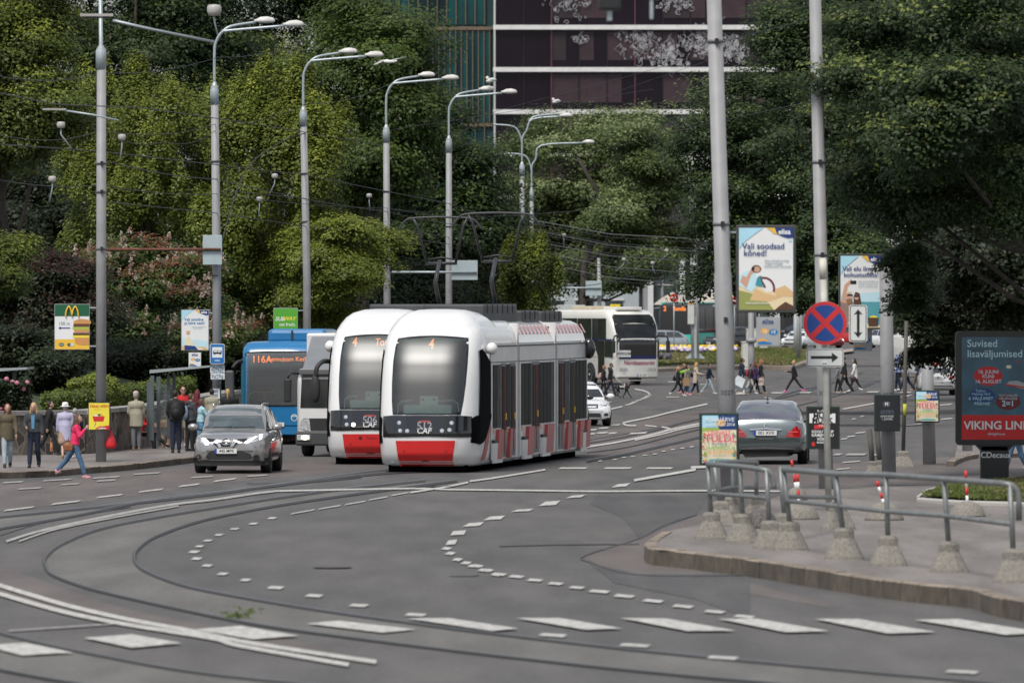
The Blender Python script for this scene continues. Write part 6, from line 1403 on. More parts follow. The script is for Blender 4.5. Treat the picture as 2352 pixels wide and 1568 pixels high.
    # sides: windows, doors, stripes, skirts, hazard edge
    for sg in (1, -1):
        X = sg * 1.205
        def sbox(mb, y0, y1, z0, z1, mat, d=.02, off=0.0): mb.box((X + sg * (d / 2 + off), (y0 + y1) / 2, (z0 + z1) / 2), (d, y1 - y0, z1 - z0), mat)
        g = MB()
        for a, e in ((2.7, 7.36), (7.76, 14.44), (14.86, 20.9)): sbox(g, a, e, .26, 3.0, TG, .012)
        g.build('side_panelling', o)
        u = MB()
        for a, e in ((2.7, 7.36), (7.76, 14.44), (14.86, 20.9)): sbox(u, a, e, 2.98, 3.01, BLKP, .03); sbox(u, a, e, 2.60, 2.62, BLKP, .022)
        u.build('seams', o)
        lay = {0: ((2.95, 4.35, 'w'), (4.45, 5.25, 'd'), (5.32, 5.95, 'w'), (6.0, 6.9, 'd')), 1: ((8.0, 9.9, 'w'), (10.0, 11.3, 'd'), (11.4, 14.2, 'w')), 2: ((15.05, 16.1, 'd'), (16.2, 17.2, 'w'), (17.3, 18.4, 'd'), (18.5, 20.7, 'w'))}
        for sec in lay.values():
            for a, e, kind in sec:
                if kind == 'w':
                    n = max(1, round((e - a) / .75)); st = (e - a) / n
                    for q in range(n):
                        w = MB(); sbox(w, a + q * st + .03, a + (q + 1) * st - .03, 1.02, 2.55, (WIND, WIND3, WIND, WIND2, WIND)[int(a * 7 + q * 3) % 5], .022, .003); w.build('window', o)
                    dd = MB(); sbox(dd, a + .1, a + .16, .88, 1.0, AMBER, .02, .01); sbox(dd, a + .25, a + .28, .8, .98, TW, .02, .01); dd.build('marker', o)
                else:
                    d = MB(); sbox(d, a, e, .30, 2.58, M('door_frame_grey', (.14, .14, .145), .5), .024, .002)
                    h = (a + e) / 2
                    for qa, qe in ((a + .05, h - .02), (h + .02, e - .05)): sbox(d, qa, qe, .95, 2.5, WIND, .012, .028); sbox(d, qa, qe, .40, .90, M('door_lower', (.09, .085, .085), .4), .012, .028)
                    sbox(d, h - .015, h + .015, .4, 2.5, TRED2, .012, .040)
                    do = d.build('door', o); k = MB(); k.box((X + sg * .06, h + .1, 1.28), (.03, .09, .16), M('button_yellow', (.7, .5, .02), .5)); k.build('button', do)
        for (a, wd) in ((3.3, .75), (5.35, .4), (8.7, 1.0), (12.2, 1.3), (16.25, .6), (18.7, .6), (20.1, .7)):
            p = [(a, .27), (a + wd, .27), (a + wd + .25, .98), (a + .25, .98)]
            vs = [(X + sg * .016, y, z) for y, z in p] + [(X + sg * .095, y, z) for y, z in p]
            r = MB(); r.add(vs, [(0, 1, 2, 3), (4, 5, 6, 7), (0, 1, 5, 4), (1, 2, 6, 5), (2, 3, 7, 6), (3, 0, 4, 7)], TRED2); r.build('red_stripe', o)
        for a, e in ((2.8, 4.2), (8.1, 9.5), (11.6, 13.0), (19.0, 20.4)):
            s2 = MB(); s2.box((X + sg * .05, (a + e) / 2, .42), (.07, e - a, .48), TW); s2.box((X + sg * .045, (a + e) / 2, .70), (.06, e - a, .07), BLKP); s2.build('skirt', o)
        hz = MB(); q = 3.4
        while q < 21:
            if not (7.2 < q < 7.8 or 14.3 < q < 14.9):
                hz.add([(sg * 1.135, q, 3.27), (sg * 1.135, q + .30, 3.27), (sg * .995, q + .42, 3.50), (sg * .995, q + .12, 3.50)], [(0, 1, 2, 3)], TRED)
            q += .70
        ho = hz.build('hazard_edge', o)
        e2 = MB()
        for a, e in ((3.2, 7.3), (7.8, 14.4), (14.9, 21.0)): e2.box((sg * 1.19, (a + e) / 2, 3.04), (.03, e - a, .06), TW)
        e2.build('gutter', o)
    return o
a1 = math.atan2(2.9, 21.0)
c1 = P(976, 1092, 190.0)
tram('nearest red and white tram number 512 with a 4 in the windscreen', (c1.x + .0, 189.6, 0), -a1, '512', False, False)
c2 = P(851, 1070, 200.0)
tram('tram number 506 with the black mirror arm, half behind tram 512', (c2.x, 199.4, 0), -a1 * .98, '506', True, True)

# ---------------------------------------------------------------- cars
def car(label, name, loc, rz, L, W, H, prof, roof, paint, r=.32, cat='car', scale=None, ax=(.82, -.0), track=None, tail=False, group=None, glass=None, wheel_y=None, clad=None, rim=ALLOY, hw=None):
    """prof: (y, z_top, half width factor) along the lower body; roof: windscreen base, roof front, roof rear, backlight base, belt z"""
    o = thing(name, label, cat, loc, rz, group, scale); glass = glass or DKW
    zb = .24; lv = []
    for (y, zt, wf, z0) in prof:
        w = W / 2 * wf; zt_s = zt - .07
        ring = [(-w * .80, z0), (-w * .97, z0 + .06), (-w, z0 + .22), (-w, .55 * zt + .1), (-w * .985, zt_s - .12), (-w * .93, zt_s), (-w * .80, zt - .015), (-w * .4, zt + .012), (0, zt + .02)]
        ring = ring + [(-a, b) for a, b in ring[-2::-1]]
        lv.append([(a, y, b) for a, b in ring])
    n = len(lv[0]); vs = [p for q in lv for p in q]
    fs = [(i * n + k, i * n + k + 1, (i + 1) * n + k + 1, (i + 1) * n + k) for i in range(len(lv) - 1) for k in range(n - 1)]
    fs += [(i * n + n - 1, i * n, (i + 1) * n, (i + 1) * n + n - 1) for i in range(len(lv) - 1)]
    fs += [tuple(range(n)), tuple((len(lv) - 1) * n + k for k in range(n))]
    b = MB(); b.add(vs, fs, paint, True); body = b.build('body', o)
    # wheel arches cut out of the body
    wy = wheel_y or (L * .185, L * .79)
    cut = MB()
    for y in wy: cut.lathe([(r * 1.13, -W), (r * 1.13, W)], (0, y, r), RUB, 28, 'X')
    co = cut.build('cut')
    md = body.modifiers.new('b', 'BOOLEAN'); md.object = co; md.operation = 'DIFFERENCE'; md.solver = 'EXACT'; apply_mods(body); bpy.data.objects.remove(co)
    for p in body.data.polygons: p.use_smooth = True
    body.data.set_sharp_from_angle(angle=math.radians(38))
    b = MB(); b.box((0, L / 2, .45), (W * .80, L * .86, .42), UND); b.build('underbody', o)
    y1, y2, y3, y4, zbelt = roof
    # cabin
    def sec(y, z, w): return (y, z, w)
    wb = W / 2 * .90; wt = W / 2 * .70; cab = []
    ys = [(y1, zbelt, wb * .93, .0), (y1 + (y2 - y1) * .5, zbelt + (H - zbelt) * .60, wb, .5), (y2, H - .045, wb, .96), (y2 + (y3 - y2) * .33, H, wb, 1.0), (y2 + (y3 - y2) * .7, H - .01, wb, 1.0), (y3, H - .06, wb, .95), (y3 + (y4 - y3) * .55, zbelt + (H - zbelt) * .55, wb, .5), (y4, zbelt + .02, wb * .90, .0)]
    lv = []
    for y, z, w, f in ys:
        wtop = w + (wt - w) * f; zt = z
        ring = [(-w, zbelt - .06), (-(w + (wtop - w) * .45), zbelt - .06 + (zt - zbelt + .06) * .45), (-wtop, zt - .05 * (f > .1)), (-wtop * .88, zt - .004), (-wtop * .45, zt + .012), (0, zt + .02)]
        ring += [(-a, c) for a, c in ring[-2::-1]]; lv.append([(a, y, c) for a, c in ring])
    n = len(lv[0]); vs = [p for q in lv for p in q]
    fs = [(i * n + k, i * n + (k + 1) % n, (i + 1) * n + (k + 1) % n, (i + 1) * n + k) for i in range(len(lv) - 1) for k in range(n)] + [tuple(range(n)), tuple((len(lv) - 1) * n + k for k in range(n))]
    b = MB(); b.add(vs, fs, paint, True); cabo = b.build('cabin', o); cabo.data.set_sharp_from_angle(angle=math.radians(45))
    ck = Skin(cabo, o); bk = Skin(body, o)
    hz = H - zbelt
    wt2 = wt * .93
    ck.part('windscreen', [(-wb * .90, zbelt + .03), (wb * .90, zbelt + .03), (wt2 * 1.06, zbelt + hz * .55), (wt2 * .98, H - .085), (0, H - .06), (-wt2 * .98, H - .085), (-wt2 * 1.06, zbelt + hz * .55)], 'F', glass, .008, .15)
    ck.part('rear_window', [(-wb * .84, zbelt + .06), (wb * .84, zbelt + .06), (wt2 * .95, H - .11), (0, H - .09), (-wt2 * .95, H - .11)], 'B', glass, .008, .15)
    for d in ('L', 'R'):
        q = MB(); top = H - .10; ym = y1 + (y4 - y1) * .50
        ya = y1 + (y2 - y1) * .22; 
        ck.patch(q, [(ya + .08, zbelt + .04), (ym - .04, zbelt + .04), (ym - .04, top), (y2 + .10, top), (y1 + (y2 - y1) * .62, zbelt + hz * .58)], d, glass, .008, .2); q.build('side_window', o)
        q = MB(); ck.patch(q, [(ym + .04, zbelt + .04), (y4 - (y4 - y3) * .35 - .08, zbelt + .05), (y3 - .02 + (y4 - y3) * .12, top - .06), (y3 - .2, top), (ym + .04, top)], d, glass, .008, .2); q.build('side_window', o)
        sg = -1 if d == 'L' else 1
        q = MB(); q.ell((sg * (W / 2 + .10), y1 + (y2 - y1) * .30, zbelt + .06), (.13, .08, .085), paint); q.tube([(sg * (W / 2 - .12), y1 + (y2 - y1) * .32, zbelt - .02), (sg * (W / 2 + .05), y1 + (y2 - y1) * .30, zbelt + .02)], .025, BLKP, 6); q.build('mirror', o)
        q = MB()
        for yy in (y1 + .22, ym, y4 - .35):
            bk.patch(q, [(yy, .38), (yy + .012, .38), (yy + .012, zbelt - .12), (yy, zbelt - .12)], d, UND, .004, .3)
        bk.patch(q, [(ym - .28, zbelt - .22), (ym - .08, zbelt - .22), (ym - .08, zbelt - .19), (ym - .28, zbelt - .19)], d, CHROME if clad else paint, .02, .3); bk.patch(q, [(y4 - .55, zbelt - .22), (y4 - .38, zbelt - .22), (y4 - .38, zbelt - .19), (y4 - .55, zbelt - .19)], d, paint, .02, .3)
        q.build('door_lines', o)
        if clad:
            q = MB(); bk.patch(q, [(wy[0] + r * 1.15, .26), (wy[1] - r * 1.15, .26), (wy[1] - r * 1.15, .42), (wy[0] + r * 1.15, .42)], d, BLKP, .01, .2); q.build('sill', o)
    for y in wy:
        for s_ in (-1, 1): wheel(o, s_ * (W / 2 - .12), y, r, .23, rim)
    return o, bk, ck
def lamps(o, bk, polys, d, mat, name='headlight', off=.012):
    for p in polys: bk.part(name, p, d, mat, off, .1)
def mirror2(p): return [p, [(-a, b) for a, b in p]]

# grey crossover, front
SIL = M('paint_warm_silver', (.36, .355, .35), .28, metal=.55, var=.06, coat=1.0)
cc = P(529, 1087, 189.0)
suv, bk, ck = car('grey crossover with lit running lights driving toward the viewer beside the kerb', 'parked_car', (cc.x, 188.7, 0), -.065, 4.35, 1.81, 1.60,
    [(.0, .74, .62, .34), (.05, .80, .76, .28), (.16, .86, .88, .25), (.38, .93, .96, .24), (.8, .99, 1.0, .24), (1.15, 1.03, 1.0, .24), (2.2, 1.06, 1.0, .24), (3.5, 1.07, 1.0, .26), (4.1, 1.04, .96, .28), (4.3, .95, .86, .34), (4.35, .8, .8, .42)],
    (1.02, 1.85, 3.35, 4.15, 1.03), SIL, .35, wheel_y=(.84, 3.42), clad=True, glass=M('car_glass', (.06, .085, .085), .05, ior=1.9, spec=.9, var=.5, sc=2.5))
suv.name = 'car'
Q = lambda pts: [((x - 529) / 96.0, (1088 - y) / 96.0) for x, y in pts]
ZQ = lambda x, y: (x * .3113, y * .3113 + 631.6)     # region 1 of the close-ups
fr = MB(); bk.patch(fr, Q([ZQ(*p) for p in [(1500, 1205), (1600, 1212), (1650, 1255), (1700, 1255), (1755, 1212), (1840, 1205), (1810, 1235), (1760, 1245), (1720, 1280), (1620, 1280), (1580, 1250), (1540, 1240)]]), 'F', BLKG, .012, .1); fr.build('grille', suv)
v = MB(); bk.patch(v, Q([ZQ(*p) for p in [(1583, 1212), (1604, 1212), (1640, 1268), (1700, 1268), (1738, 1205), (1757, 1205), (1718, 1283), (1700, 1288), (1636, 1288), (1620, 1280)]]), 'F', CHROME, .022, .1)
bk.patch(v, Q([ZQ(*p) for p in ellp(1668, 1228, 30, 26, 20)]), 'F', CHROME, .028, .2); bk.patch(v, Q([ZQ(*p) for p in ellp(1668, 1228, 22, 19, 20)]), 'F', BLKG, .032, .2); bk.patch(v, Q([ZQ(*p) for p in rectp(1636, 1223, 1700, 1233)]), 'F', CHROME, .036, .2); v.build('chrome_trim', suv)
for p in (ellp(0, 0, 1, 1, 4),): pass
L1 = [(1437, 1192), (1480, 1200), (1520, 1205), (1548, 1240), (1520, 1256), (1480, 1235), (1442, 1225)]; L2 = [(1935, 1178), (1880, 1190), (1830, 1200), (1795, 1238), (1815, 1245), (1880, 1232), (1925, 1212)]
lamps(suv, bk, [Q([ZQ(*p) for p in L1]), Q([ZQ(*p) for p in L2])], 'F', LENS)
lamps(suv, bk, [Q([ZQ(*p) for p in [(1490, 1205), (1512, 1206), (1548, 1238), (1540, 1252), (1518, 1254)]]), Q([ZQ(*p) for p in [(1875, 1196), (1895, 1193), (1840, 1232), (1805, 1242), (1808, 1234)]]), Q([ZQ(*p) for p in [(1905, 1183), (1925, 1180), (1926, 1210), (1912, 1214)]])], 'F', LIT, 'running_light', .02)
lo = MB(); bk.patch(lo, Q([ZQ(*p) for p in [(1540, 1312), (1570, 1298), (1780, 1298), (1850, 1318), (1868, 1350), (1830, 1362), (1540, 1362), (1520, 1345)]]), 'F', BLKP, .012, .1)
bk.patch(lo, Q([ZQ(*p) for p in [(1424, 1350), (1560, 1372), (1860, 1372), (1975, 1345), (1975, 1400), (1900, 1408), (1450, 1408), (1424, 1395)]]), 'F', BLKP, .012, .1)
for q in (1463, 1893): bk.patch(lo, Q([ZQ(*p) for p in ellp(q, 1346, 24, 20, 16)]), 'F', BLKP, .016, .2)
lo.build('bumper_grille', suv)
pp = Q([ZQ(1671, 1306)])[0]; plate(suv, pp[0], -.045, pp[1] + .02, '445 MPK')
b = MB()
for s_ in (-1, 1): b.tube([(s_ * .58, 1.9, 1.60), (s_ * .6, 2.0, 1.64), (s_ * .6, 3.2, 1.63), (s_ * .58, 3.3, 1.58)], .018, CHROME, 6)
b.build('roof_rail', suv)
b = MB(); b.tube([(-.5, .92, 1.09), (-.05, 1.0, 1.10)], .012, BLKP, 5); b.tube([(.0, .92, 1.09), (.5, 1.0, 1.10)], .012, BLKP, 5); b.build('wiper', suv)

# silver saloon seen from behind
SB = M('paint_blue_silver', (.19, .225, .235), .25, metal=.6, var=.05, coat=1.0)
MYr = 199.9; cm = P(1760, 1066, MYr)
mer, bk, ck = car('silver blue saloon seen from behind stopping beside the clearway sign', 'car', (0, 0, 0), 0, 5.1, 1.87, 1.47,
    [(.0, .62, .62, .3), (.06, .70, .78, .26), (.3, .78, .92, .24), (.8, .88, 1.0, .22), (1.5, .95, 1.0, .22), (2.8, .98, 1.0, .22), (3.7, 1.0, 1.0, .22), (4.3, 1.02, .99, .24), (4.8, 1.04, .95, .27), (5.0, 1.03, .90, .30), (5.07, .92, .86, .36), (5.1, .7, .84, .4)],
    (1.35, 2.2, 3.5, 4.35, .97), SB, .34, wheel_y=(.95, 4.05), glass=M('rear_glass_violet', (.10, .10, .14), .06, ior=1.8, spec=.8, var=.25, sc=2))
mer.rotation_euler = (0, 0, math.pi - .05); mer.scale = (1.1, 1.1, 1.08); mer.location = (cm.x + .27, MYr + 5.3, 0)
def QB(px, py): return ((1757 - px) / 100.7, (1066 - py) / 100.0)      # seen from behind, x mirrored in car space
ZM = lambda x, y: (x * .3897 + 1435.5, y * .3897 + 918.8)
def MP(lst): return [QB(*ZM(*p)) for p in lst]
for p in ([(950, 215), (940, 205), (985, 160), (1000, 148), (1025, 155), (1028, 215)],):
    q = MP(p); q2 = [(-a, b) for a, b in q]
    for w in (q, q2):
        bk.part('tail_lamp', w, 'B', TAIL, .012, .1)
        mz = sum(b for a, b in w) / len(w); mxx = [a for a, b in w]
        s_ = 1 if sum(mxx) > 0 else -1; bk.part('lamp_strip', rectp(min(mxx) + .06, mz - .012, max(mxx) - .05, mz + .012), 'B', M('tail_strip', (.65, .10, .10), .3), .018, .1)
tr = MB(); bk.patch(tr, MP([(722, 167), (918, 168), (880, 215), (860, 228), (785, 228), (765, 215)]), 'B', M('plate_recess', (.10, .115, .12), .4), .010, .1)
bk.patch(tr, MP([(722, 164), (820, 158), (918, 165), (912, 174), (820, 167), (730, 174)]), 'B', CHROME, .022, .1)
bk.patch(tr, MP([(670, 280), (820, 272), (990, 280), (995, 287), (820, 281), (672, 287)]), 'B', CHROME, .018, .1); tr.build('chrome_trim', mer)
tr = MB(); bk.patch(tr, MP([(672, 292), (990, 292), (975, 328), (700, 335)]), 'B', BLKP, .012, .1); tr.build('bumper_insert', mer)
for q in (735, 935): bk.part('exhaust', MP(ellp(q, 312, 26, 9, 14)), 'B', M('exhaust_dark', (.03, .03, .03), .3, metal=.8), .02, .1)
lid = MB(); bk.patch(lid, MP([(690, 128), (700, 150), (702, 150), (692, 128)]), 'B', UND, .006, .1)
pts = ellp(*MP([(822, 148)])[0], .05, .05, 18)
b = MB(); c_ = MP([(822, 148)])[0]; y_b = 5.12
b.tube([(c_[0] + .05 * math.cos(t), y_b + .01, c_[1] + .05 * math.sin(t)) for t in [math.pi * 2 * k / 18 for k in range(19)]], .006, CHROME, 5)
for t in (90, 210, 330): b.tube([(c_[0], y_b + .01, c_[1]), (c_[0] + .05 * math.cos(math.radians(t)), y_b + .01, c_[1] + .05 * math.sin(math.radians(t)))], .005, CHROME, 5)
b.build('badge', mer)
pq = MP([(820, 189)])[0]; plate(mer, pq[0], 5.135, pq[1], '001 XVX', back=True)
b = MB(); b.tube([(0, 3.3, 1.47), (0, 3.32, 1.56)], .012, BLKP, 5); b.ell((0, 3.4, 1.49), (.03, .07, .02), BLKP, 8, 4); b.build('antenna', mer)

# white saloon, front right of trams, and the dark car beside it
PW = M('paint_white', (.80, .81, .82), .25, var=.03, coat=1.0)
SALP = [(.0, .56, .60, .3), (.06, .64, .78, .24), (.25, .74, .92, .22), (.7, .84, 1.0, .2), (1.3, .92, 1.0, .2), (2.6, .95, 1.0, .2), (3.8, .99, 1.0, .22), (4.4, 1.0, .95, .26), (4.65, .92, .86, .34), (4.7, .7, .82, .4)]
def face(o, bk, W, zl=.66, dark=BLKG, zl2=None, badge=True, plt='', lit=False, kind=0):
    w = W / 2
    for s_ in (-1, 1):
        bk.part('headlight', [(s_ * w * .48, zl - .06), (s_ * w * .90, zl - .02), (s_ * w * .90, zl + .09), (s_ * w * .70, zl + .07), (s_ * w * .46, zl + .02)], 'F', LENS, .012, .1)
        bk.part('headlight', ellp(s_ * w * .72, zl + .015, .07, .045, 12), 'F', LITW if lit else CHROME, .02, .1)
        bk.part('fog_light', ellp(s_ * w * .72, .38, .09, .05, 12), 'F', BLKP, .012, .1)
    bk.part('grille', [(-w * .42, zl - .10), (w * .42, zl - .10), (w * .46, zl + .03), (-w * .46, zl + .03)], 'F', dark, .012, .1)
    g = MB(); bk.patch(g, rectp(-w * .42, zl - .03, w * .42, zl - .012), 'F', CHROME, .018, .1)
    if badge: bk.patch(g, ellp(0, zl - .03, .055, .055, 16), 'F', CHROME, .024, .2)
    g.build('trim', o); bk.part('lower_grille', [(-w * .55, .30), (w * .55, .30), (w * .50, .43), (-w * .50, .43)], 'F', BLKP, .012, .1)
    if plt: plate(o, 0, -.03, .50, plt)
def rear(o, bk, W, L, zl=.78, plt='', dark=False):
    w = W / 2
    for s_ in (-1, 1): bk.part('tail_lamp', [(s_ * w * .62, zl - .1), (s_ * w * .93, zl - .1), (s_ * w * .92, zl + .10), (s_ * w * .66, zl + .08)], 'B', TAIL, .012, .1)
    bk.part('bumper_strip', rectp(-w * .8, .40, w * .8, .45), 'B', BLKP, .014, .1)
    if plt: plate(o, 0, L + .03, zl - .02, plt, back=True)
cw = P(1357, 980, 262); o, bk, ck = car('white saloon coming up right behind the trams', 'car', (cw.x - .14, 262.6, 0), .14, 4.7, 1.85, 1.45, SALP, (1.15, 2.0, 3.3, 4.1, .92), PW, .34)
face(o, bk, 1.85, .70)
ck_ = M('paint_black', (.018, .019, .022), .25, var=.1, coat=1.0)
cw = P(1290, 985, 258); o, bk, ck = car('dark car almost hidden between tram 512 and the white saloon', 'car', (cw.x + .07, 257.0, 0), .10, 4.4, 1.75, 1.5, SALP, (1.05, 1.8, 3.2, 4.0, .95), ck_, .34)
face(o, bk, 1.75, .70)
# far cars
def gpos(x, y): g = G(x, y); return g
WAGP = [(.0, .60, .60, .3), (.06, .68, .78, .24), (.25, .76, .92, .22), (.7, .86, 1.0, .2), (1.3, .93, 1.0, .2), (2.6, .96, 1.0, .2), (3.8, .99, 1.0, .22), (4.3, 1.0, .96, .26), (4.5, .95, .88, .34), (4.55, .7, .84, .4)]
SLV = M('paint_silver', (.38, .42, .45), .3, metal=.5, var=.06, coat=.8)
g = gpos(1512, 806); o, bk, ck = car('silver estate car facing left between coach and city bus', 'car', (g.x - 2.0, g.y, g.z), 1.45, 4.55, 1.75, 1.52, WAGP, (1.1, 1.8, 3.7, 4.45, .95), SLV, .33); face(o, bk, 1.75); rear(o, bk, 1.75, 4.55); o.rotation_euler.z = -1.36; o.location = (g.x - 2.3, g.y + .5, g.z)
g = gpos(1640, 803); o, bk, ck = car('black sport utility car nosing out behind the thick pole', 'car', (g.x - .4, g.y, g.z), -.95, 4.9, 1.95, 1.70, [(a, b + .12, c, d + .04) for a, b, c, d in WAGP[:-1]] + [(4.9, .9, .86, .4)], (1.15, 2.0, 3.9, 4.7, 1.12), ck_, .38); face(o, bk, 1.95, .82, plt='808 JKG')
g = gpos(1828, 801); o, bk, ck = car('white estate car with a lit lamp behind the grey hanging sign', 'car', (g.x - .5, g.y, g.z), -.50, 4.7, 1.85, 1.48, WAGP, (1.1, 1.9, 3.7, 4.45, .94), PW, .34); face(o, bk, 1.85, .72, lit=True, plt='652 BTX')
g = gpos(1816, 790); o, bk, ck = car('dark grey car behind the white estate car', 'car', (g.x, g.y + 14, g.z), -.5, 4.5, 1.8, 1.5, WAGP, (1.1, 1.9, 3.5, 4.3, .94), M('paint_grey', (.10, .11, .12), .3, metal=.4, coat=.8), .34); face(o, bk, 1.8)
RD = M('paint_red', (.50, .015, .02), .3, var=.05, coat=1.0)
g = gpos(1925, 800); o, bk, ck = car('red hatchback with a lit headlight behind the clearway sign', 'car', (g.x, g.y, g.z), .7, 4.1, 1.75, 1.5, WAGP[:-3] + [(3.9, .98, .95, .26), (4.05, .9, .88, .34), (4.1, .7, .84, .4)], (1.0, 1.7, 3.2, 3.95, .94), RD, .33); face(o, bk, 1.75, lit=True)
g = gpos(2000, 793); o, bk, ck = car('red car peeking out left of the dark pole', 'car', (g.x, g.y + 10, g.z), 1.9, 4.3, 1.75, 1.5, WAGP[:-1] + [(4.56, .7, .84, .4)], (1.0, 1.7, 3.4, 4.2, .94), RD, .33); rear(o, bk, 1.75, 4.5)
g = gpos(2160, 908); o, bk, ck = car('old white estate car with lit brake light right of the pale pole', 'car', (g.x, g.y, g.z), math.pi - .03, 4.5, 1.7, 1.50, WAGP, (1.1, 1.8, 3.9, 4.45, .92), PW, .31); rear(o, bk, 1.7, 4.55, .80, plt='247 TBA')
o.location = (g.x, g.y + 4.6, g.z)
ck.part('brake_light', rectp(-.18, 1.36, .18, 1.42), 'B', M('brake_lit', (.8, .05, .05), .3, emit=(1, .06, .05), es=2.0), .02, .2)
g = gpos(2072, 800); o, bk, ck = car('white car glimpsed under the leaves right of the dark pole', 'car', (g.x, g.y, g.z), .4, 4.5, 1.8, 1.5, WAGP, (1.1, 1.9, 3.6, 4.4, .94), PW, .33); face(o, bk, 1.8)

# ---------------------------------------------------------------- boxy vehicles
def boxbody(o, name, secs, mat, W, sharp=40, r=.16):
    """secs: (y, z0, z1, width factor) ; rounded top corners"""
    lv = []
    for y, z0, z1, wf in secs:
        w = W / 2 * wf
        ring = [(-w * .96, z0), (-w, z0 + .1), (-w, z1 - r * 1.6), (-w * .985, z1 - r * .8), (-w * .93, z1 - r * .2), (-w * .82, z1), (0, z1 + .03)]
        ring += [(-a, b) for a, b in ring[-2::-1]]; lv.append([(a, y, b) for a, b in ring])
    n = len(lv[0]); vs = [p for q in lv for p in q]
    fs = [(i * n + k, i * n + (k + 1) % n, (i + 1) * n + (k + 1) % n, (i + 1) * n + k) for i in range(len(lv) - 1) for k in range(n)] + [tuple(range(n)), tuple((len(lv) - 1) * n + k for k in range(n))]
    b = MB(); b.add(vs, fs, mat, True); q = b.build(name, o); q.data.set_sharp_from_angle(angle=math.radians(sharp)); return q
# blue city bus
BB = M('bus_blue', (.012, .165, .38), .3, var=.06, sc=2, coat=.6)
g = P(656, 0, 228); o = thing('bus', 'bright blue city bus waiting behind the white lorry and the grey crossover', 'bus', (g.x, 228, 0), -.06)
bd = boxbody(o, 'body', [(0, .30, 2.50, .90), (.10, .26, 2.75, .97), (.35, .26, 2.90, 1.0), (.9, .26, 2.95, 1.0), (11.8, .3, 2.95, 1.0), (12, .4, 2.9, .96)], BB, 2.52); bk = Skin(bd, o)
QX = lambda pts: [((x - 656) / 80.2, (1021 - y) / 80.2) for x, y in pts]
ZB = lambda x, y: (x * .293 + 402, y * .293 + 660.4)   # second close-up: 1000 px wide from 700,1150
bk.part('windscreen_frame', QX([ZB(*p) for p in [(545, 520), (560, 505), (700, 498), (1290, 498), (1330, 530), (1340, 930), (540, 930), (535, 600)]]), 'F', BLKG, .012, .2)
it = MB(); bk.patch(it, QX([ZB(*p) for p in [(630, 528), (1180, 520), (1180, 590), (630, 600)]]), 'F', M('display_grey', (.10, .10, .10), .4), .020, .3)
YG = M('rail_lime', (.35, .50, .03), .5)
for q in ([(565, 880), (580, 830), (620, 815), (770, 815), (800, 860), (800, 868), (768, 822), (620, 822), (588, 836), (573, 885)], [(695, 815), (702, 815), (702, 885), (695, 885)]): bk.patch(it, QX([ZB(*p) for p in q]), 'F', YG, .024, .3)
bk.patch(it, QX([ZB(*p) for p in [(600, 700), (900, 690), (900, 760), (600, 760)]]), 'F', M('seat_grey', (.12, .13, .13), .6), .02, .3)
bk.text(it, '116A', *QX([ZB(680, 565)])[0], .27, 'F', LED, .03, .012); bk.text(it, 'Lennujaam Keskus', *QX([ZB(905, 562)])[0], .17, 'F', LED, .03, .010)
it.build('windscreen_interior', o)
bk.part('windscreen', QX([ZB(*p) for p in [(560, 515), (1290, 510), (1325, 920), (555, 920)]]), 'F', glass_mat('bus_glass', (.8, .9, .9), 1.0, .05), .04, .3)
bk.part('side_pillar', QX([ZB(*p) for p in [(515, 560), (545, 555), (545, 930), (515, 930)]]), 'F', M('bus_blue_deep', (.015, .12, .19), .4), .014, .3)
b = MB(); b.box((.25, 2.8, 3.1), (1.7, 3.6, .42), BB, bev=.12); b.box((.1, .98, 3.12), (.05, .05, .3), BLKP); b.build('roof_unit', o)
m = MB(); m.tube(catmull([(-1.12, .25, 2.35), (-1.35, 0, 2.38), (-1.52, -.1, 2.2)], 4), .05, BLKP, 8); m.box((-1.60, -.1, 1.72), (.26, .16, .82), M('mirror_case', (.07, .075, .08), .5), bev=.06); m.build('mirror', o)
lr = MB(); bk.patch(lr, QX([ZB(*p) for p in [(530, 1078), (1330, 1078), (1330, 1084), (530, 1084)]]), 'F', UND, .006, .4); bk.patch(lr, QX([ZB(*p) for p in ellp(935, 1018, 26, 28, 16)]), 'F', PLW, .010, .3); bk.patch(lr, QX([ZB(*p) for p in ellp(935, 1018, 20, 22, 16)]), 'F', BB, .014, .3); bk.patch(lr, QX([ZB(*p) for p in rectp(915, 1005, 955, 1011)]), 'F', PLW, .018, .3); lr.build('panel_lines', o)
plate(o, -.30, -.03, .58, '552 TLH')
for s_ in (-1, 1):
    bk.part('headlight', ellp(s_ * .95, .72, .16, .10, 14), 'F', LENS, .02, .2)
    for y in (2.7, 9.0): wheel(o, s_ * 1.12, y, .48, .28)
# white lorry
LW_ = 2.05; g = P(678, 0, 210); o = thing('lorry', 'white box lorry with one lit headlight squeezed between the blue bus and tram 506', 'lorry', (g.x + LW_ / 2, 210, 0), -.125)
LWH = M('lorry_white', (.72, .72, .71), .4, var=.06, coat=.3)
b = MB(); b.box((.02, 4.4, 2.12), (LW_ * 1.02, 5.0, 2.25), LWH, bev=.05); b.build('cargo_box', o)
lz = lambda y: (1060 - y) / 87.1
cab = boxbody(o, 'cab', [(0, .52, lz(880), .90), (.10, .50, lz(876) + .05, .97), (.45, .50, lz(872) + .05, 1.0), (1.75, .5, lz(872) + .05, 1.0)], LWH, LW_, r=.1); bk = Skin(cab, o)
bk.part('windscreen', [(-.90, lz(948)), (.90, lz(948)), (.86, lz(882)), (-.86, lz(882))], 'F', DKW, .012, .2)
b = MB(); b.prism([(0.0, 2.05), (.1, lz(858)), (1.7, lz(785)), (1.7, 2.05)], -.85, .85, M('deflector_grey', (.20, .21, .22), .4, coat=.4), 'YZ'); b.build('wind_deflector', o)
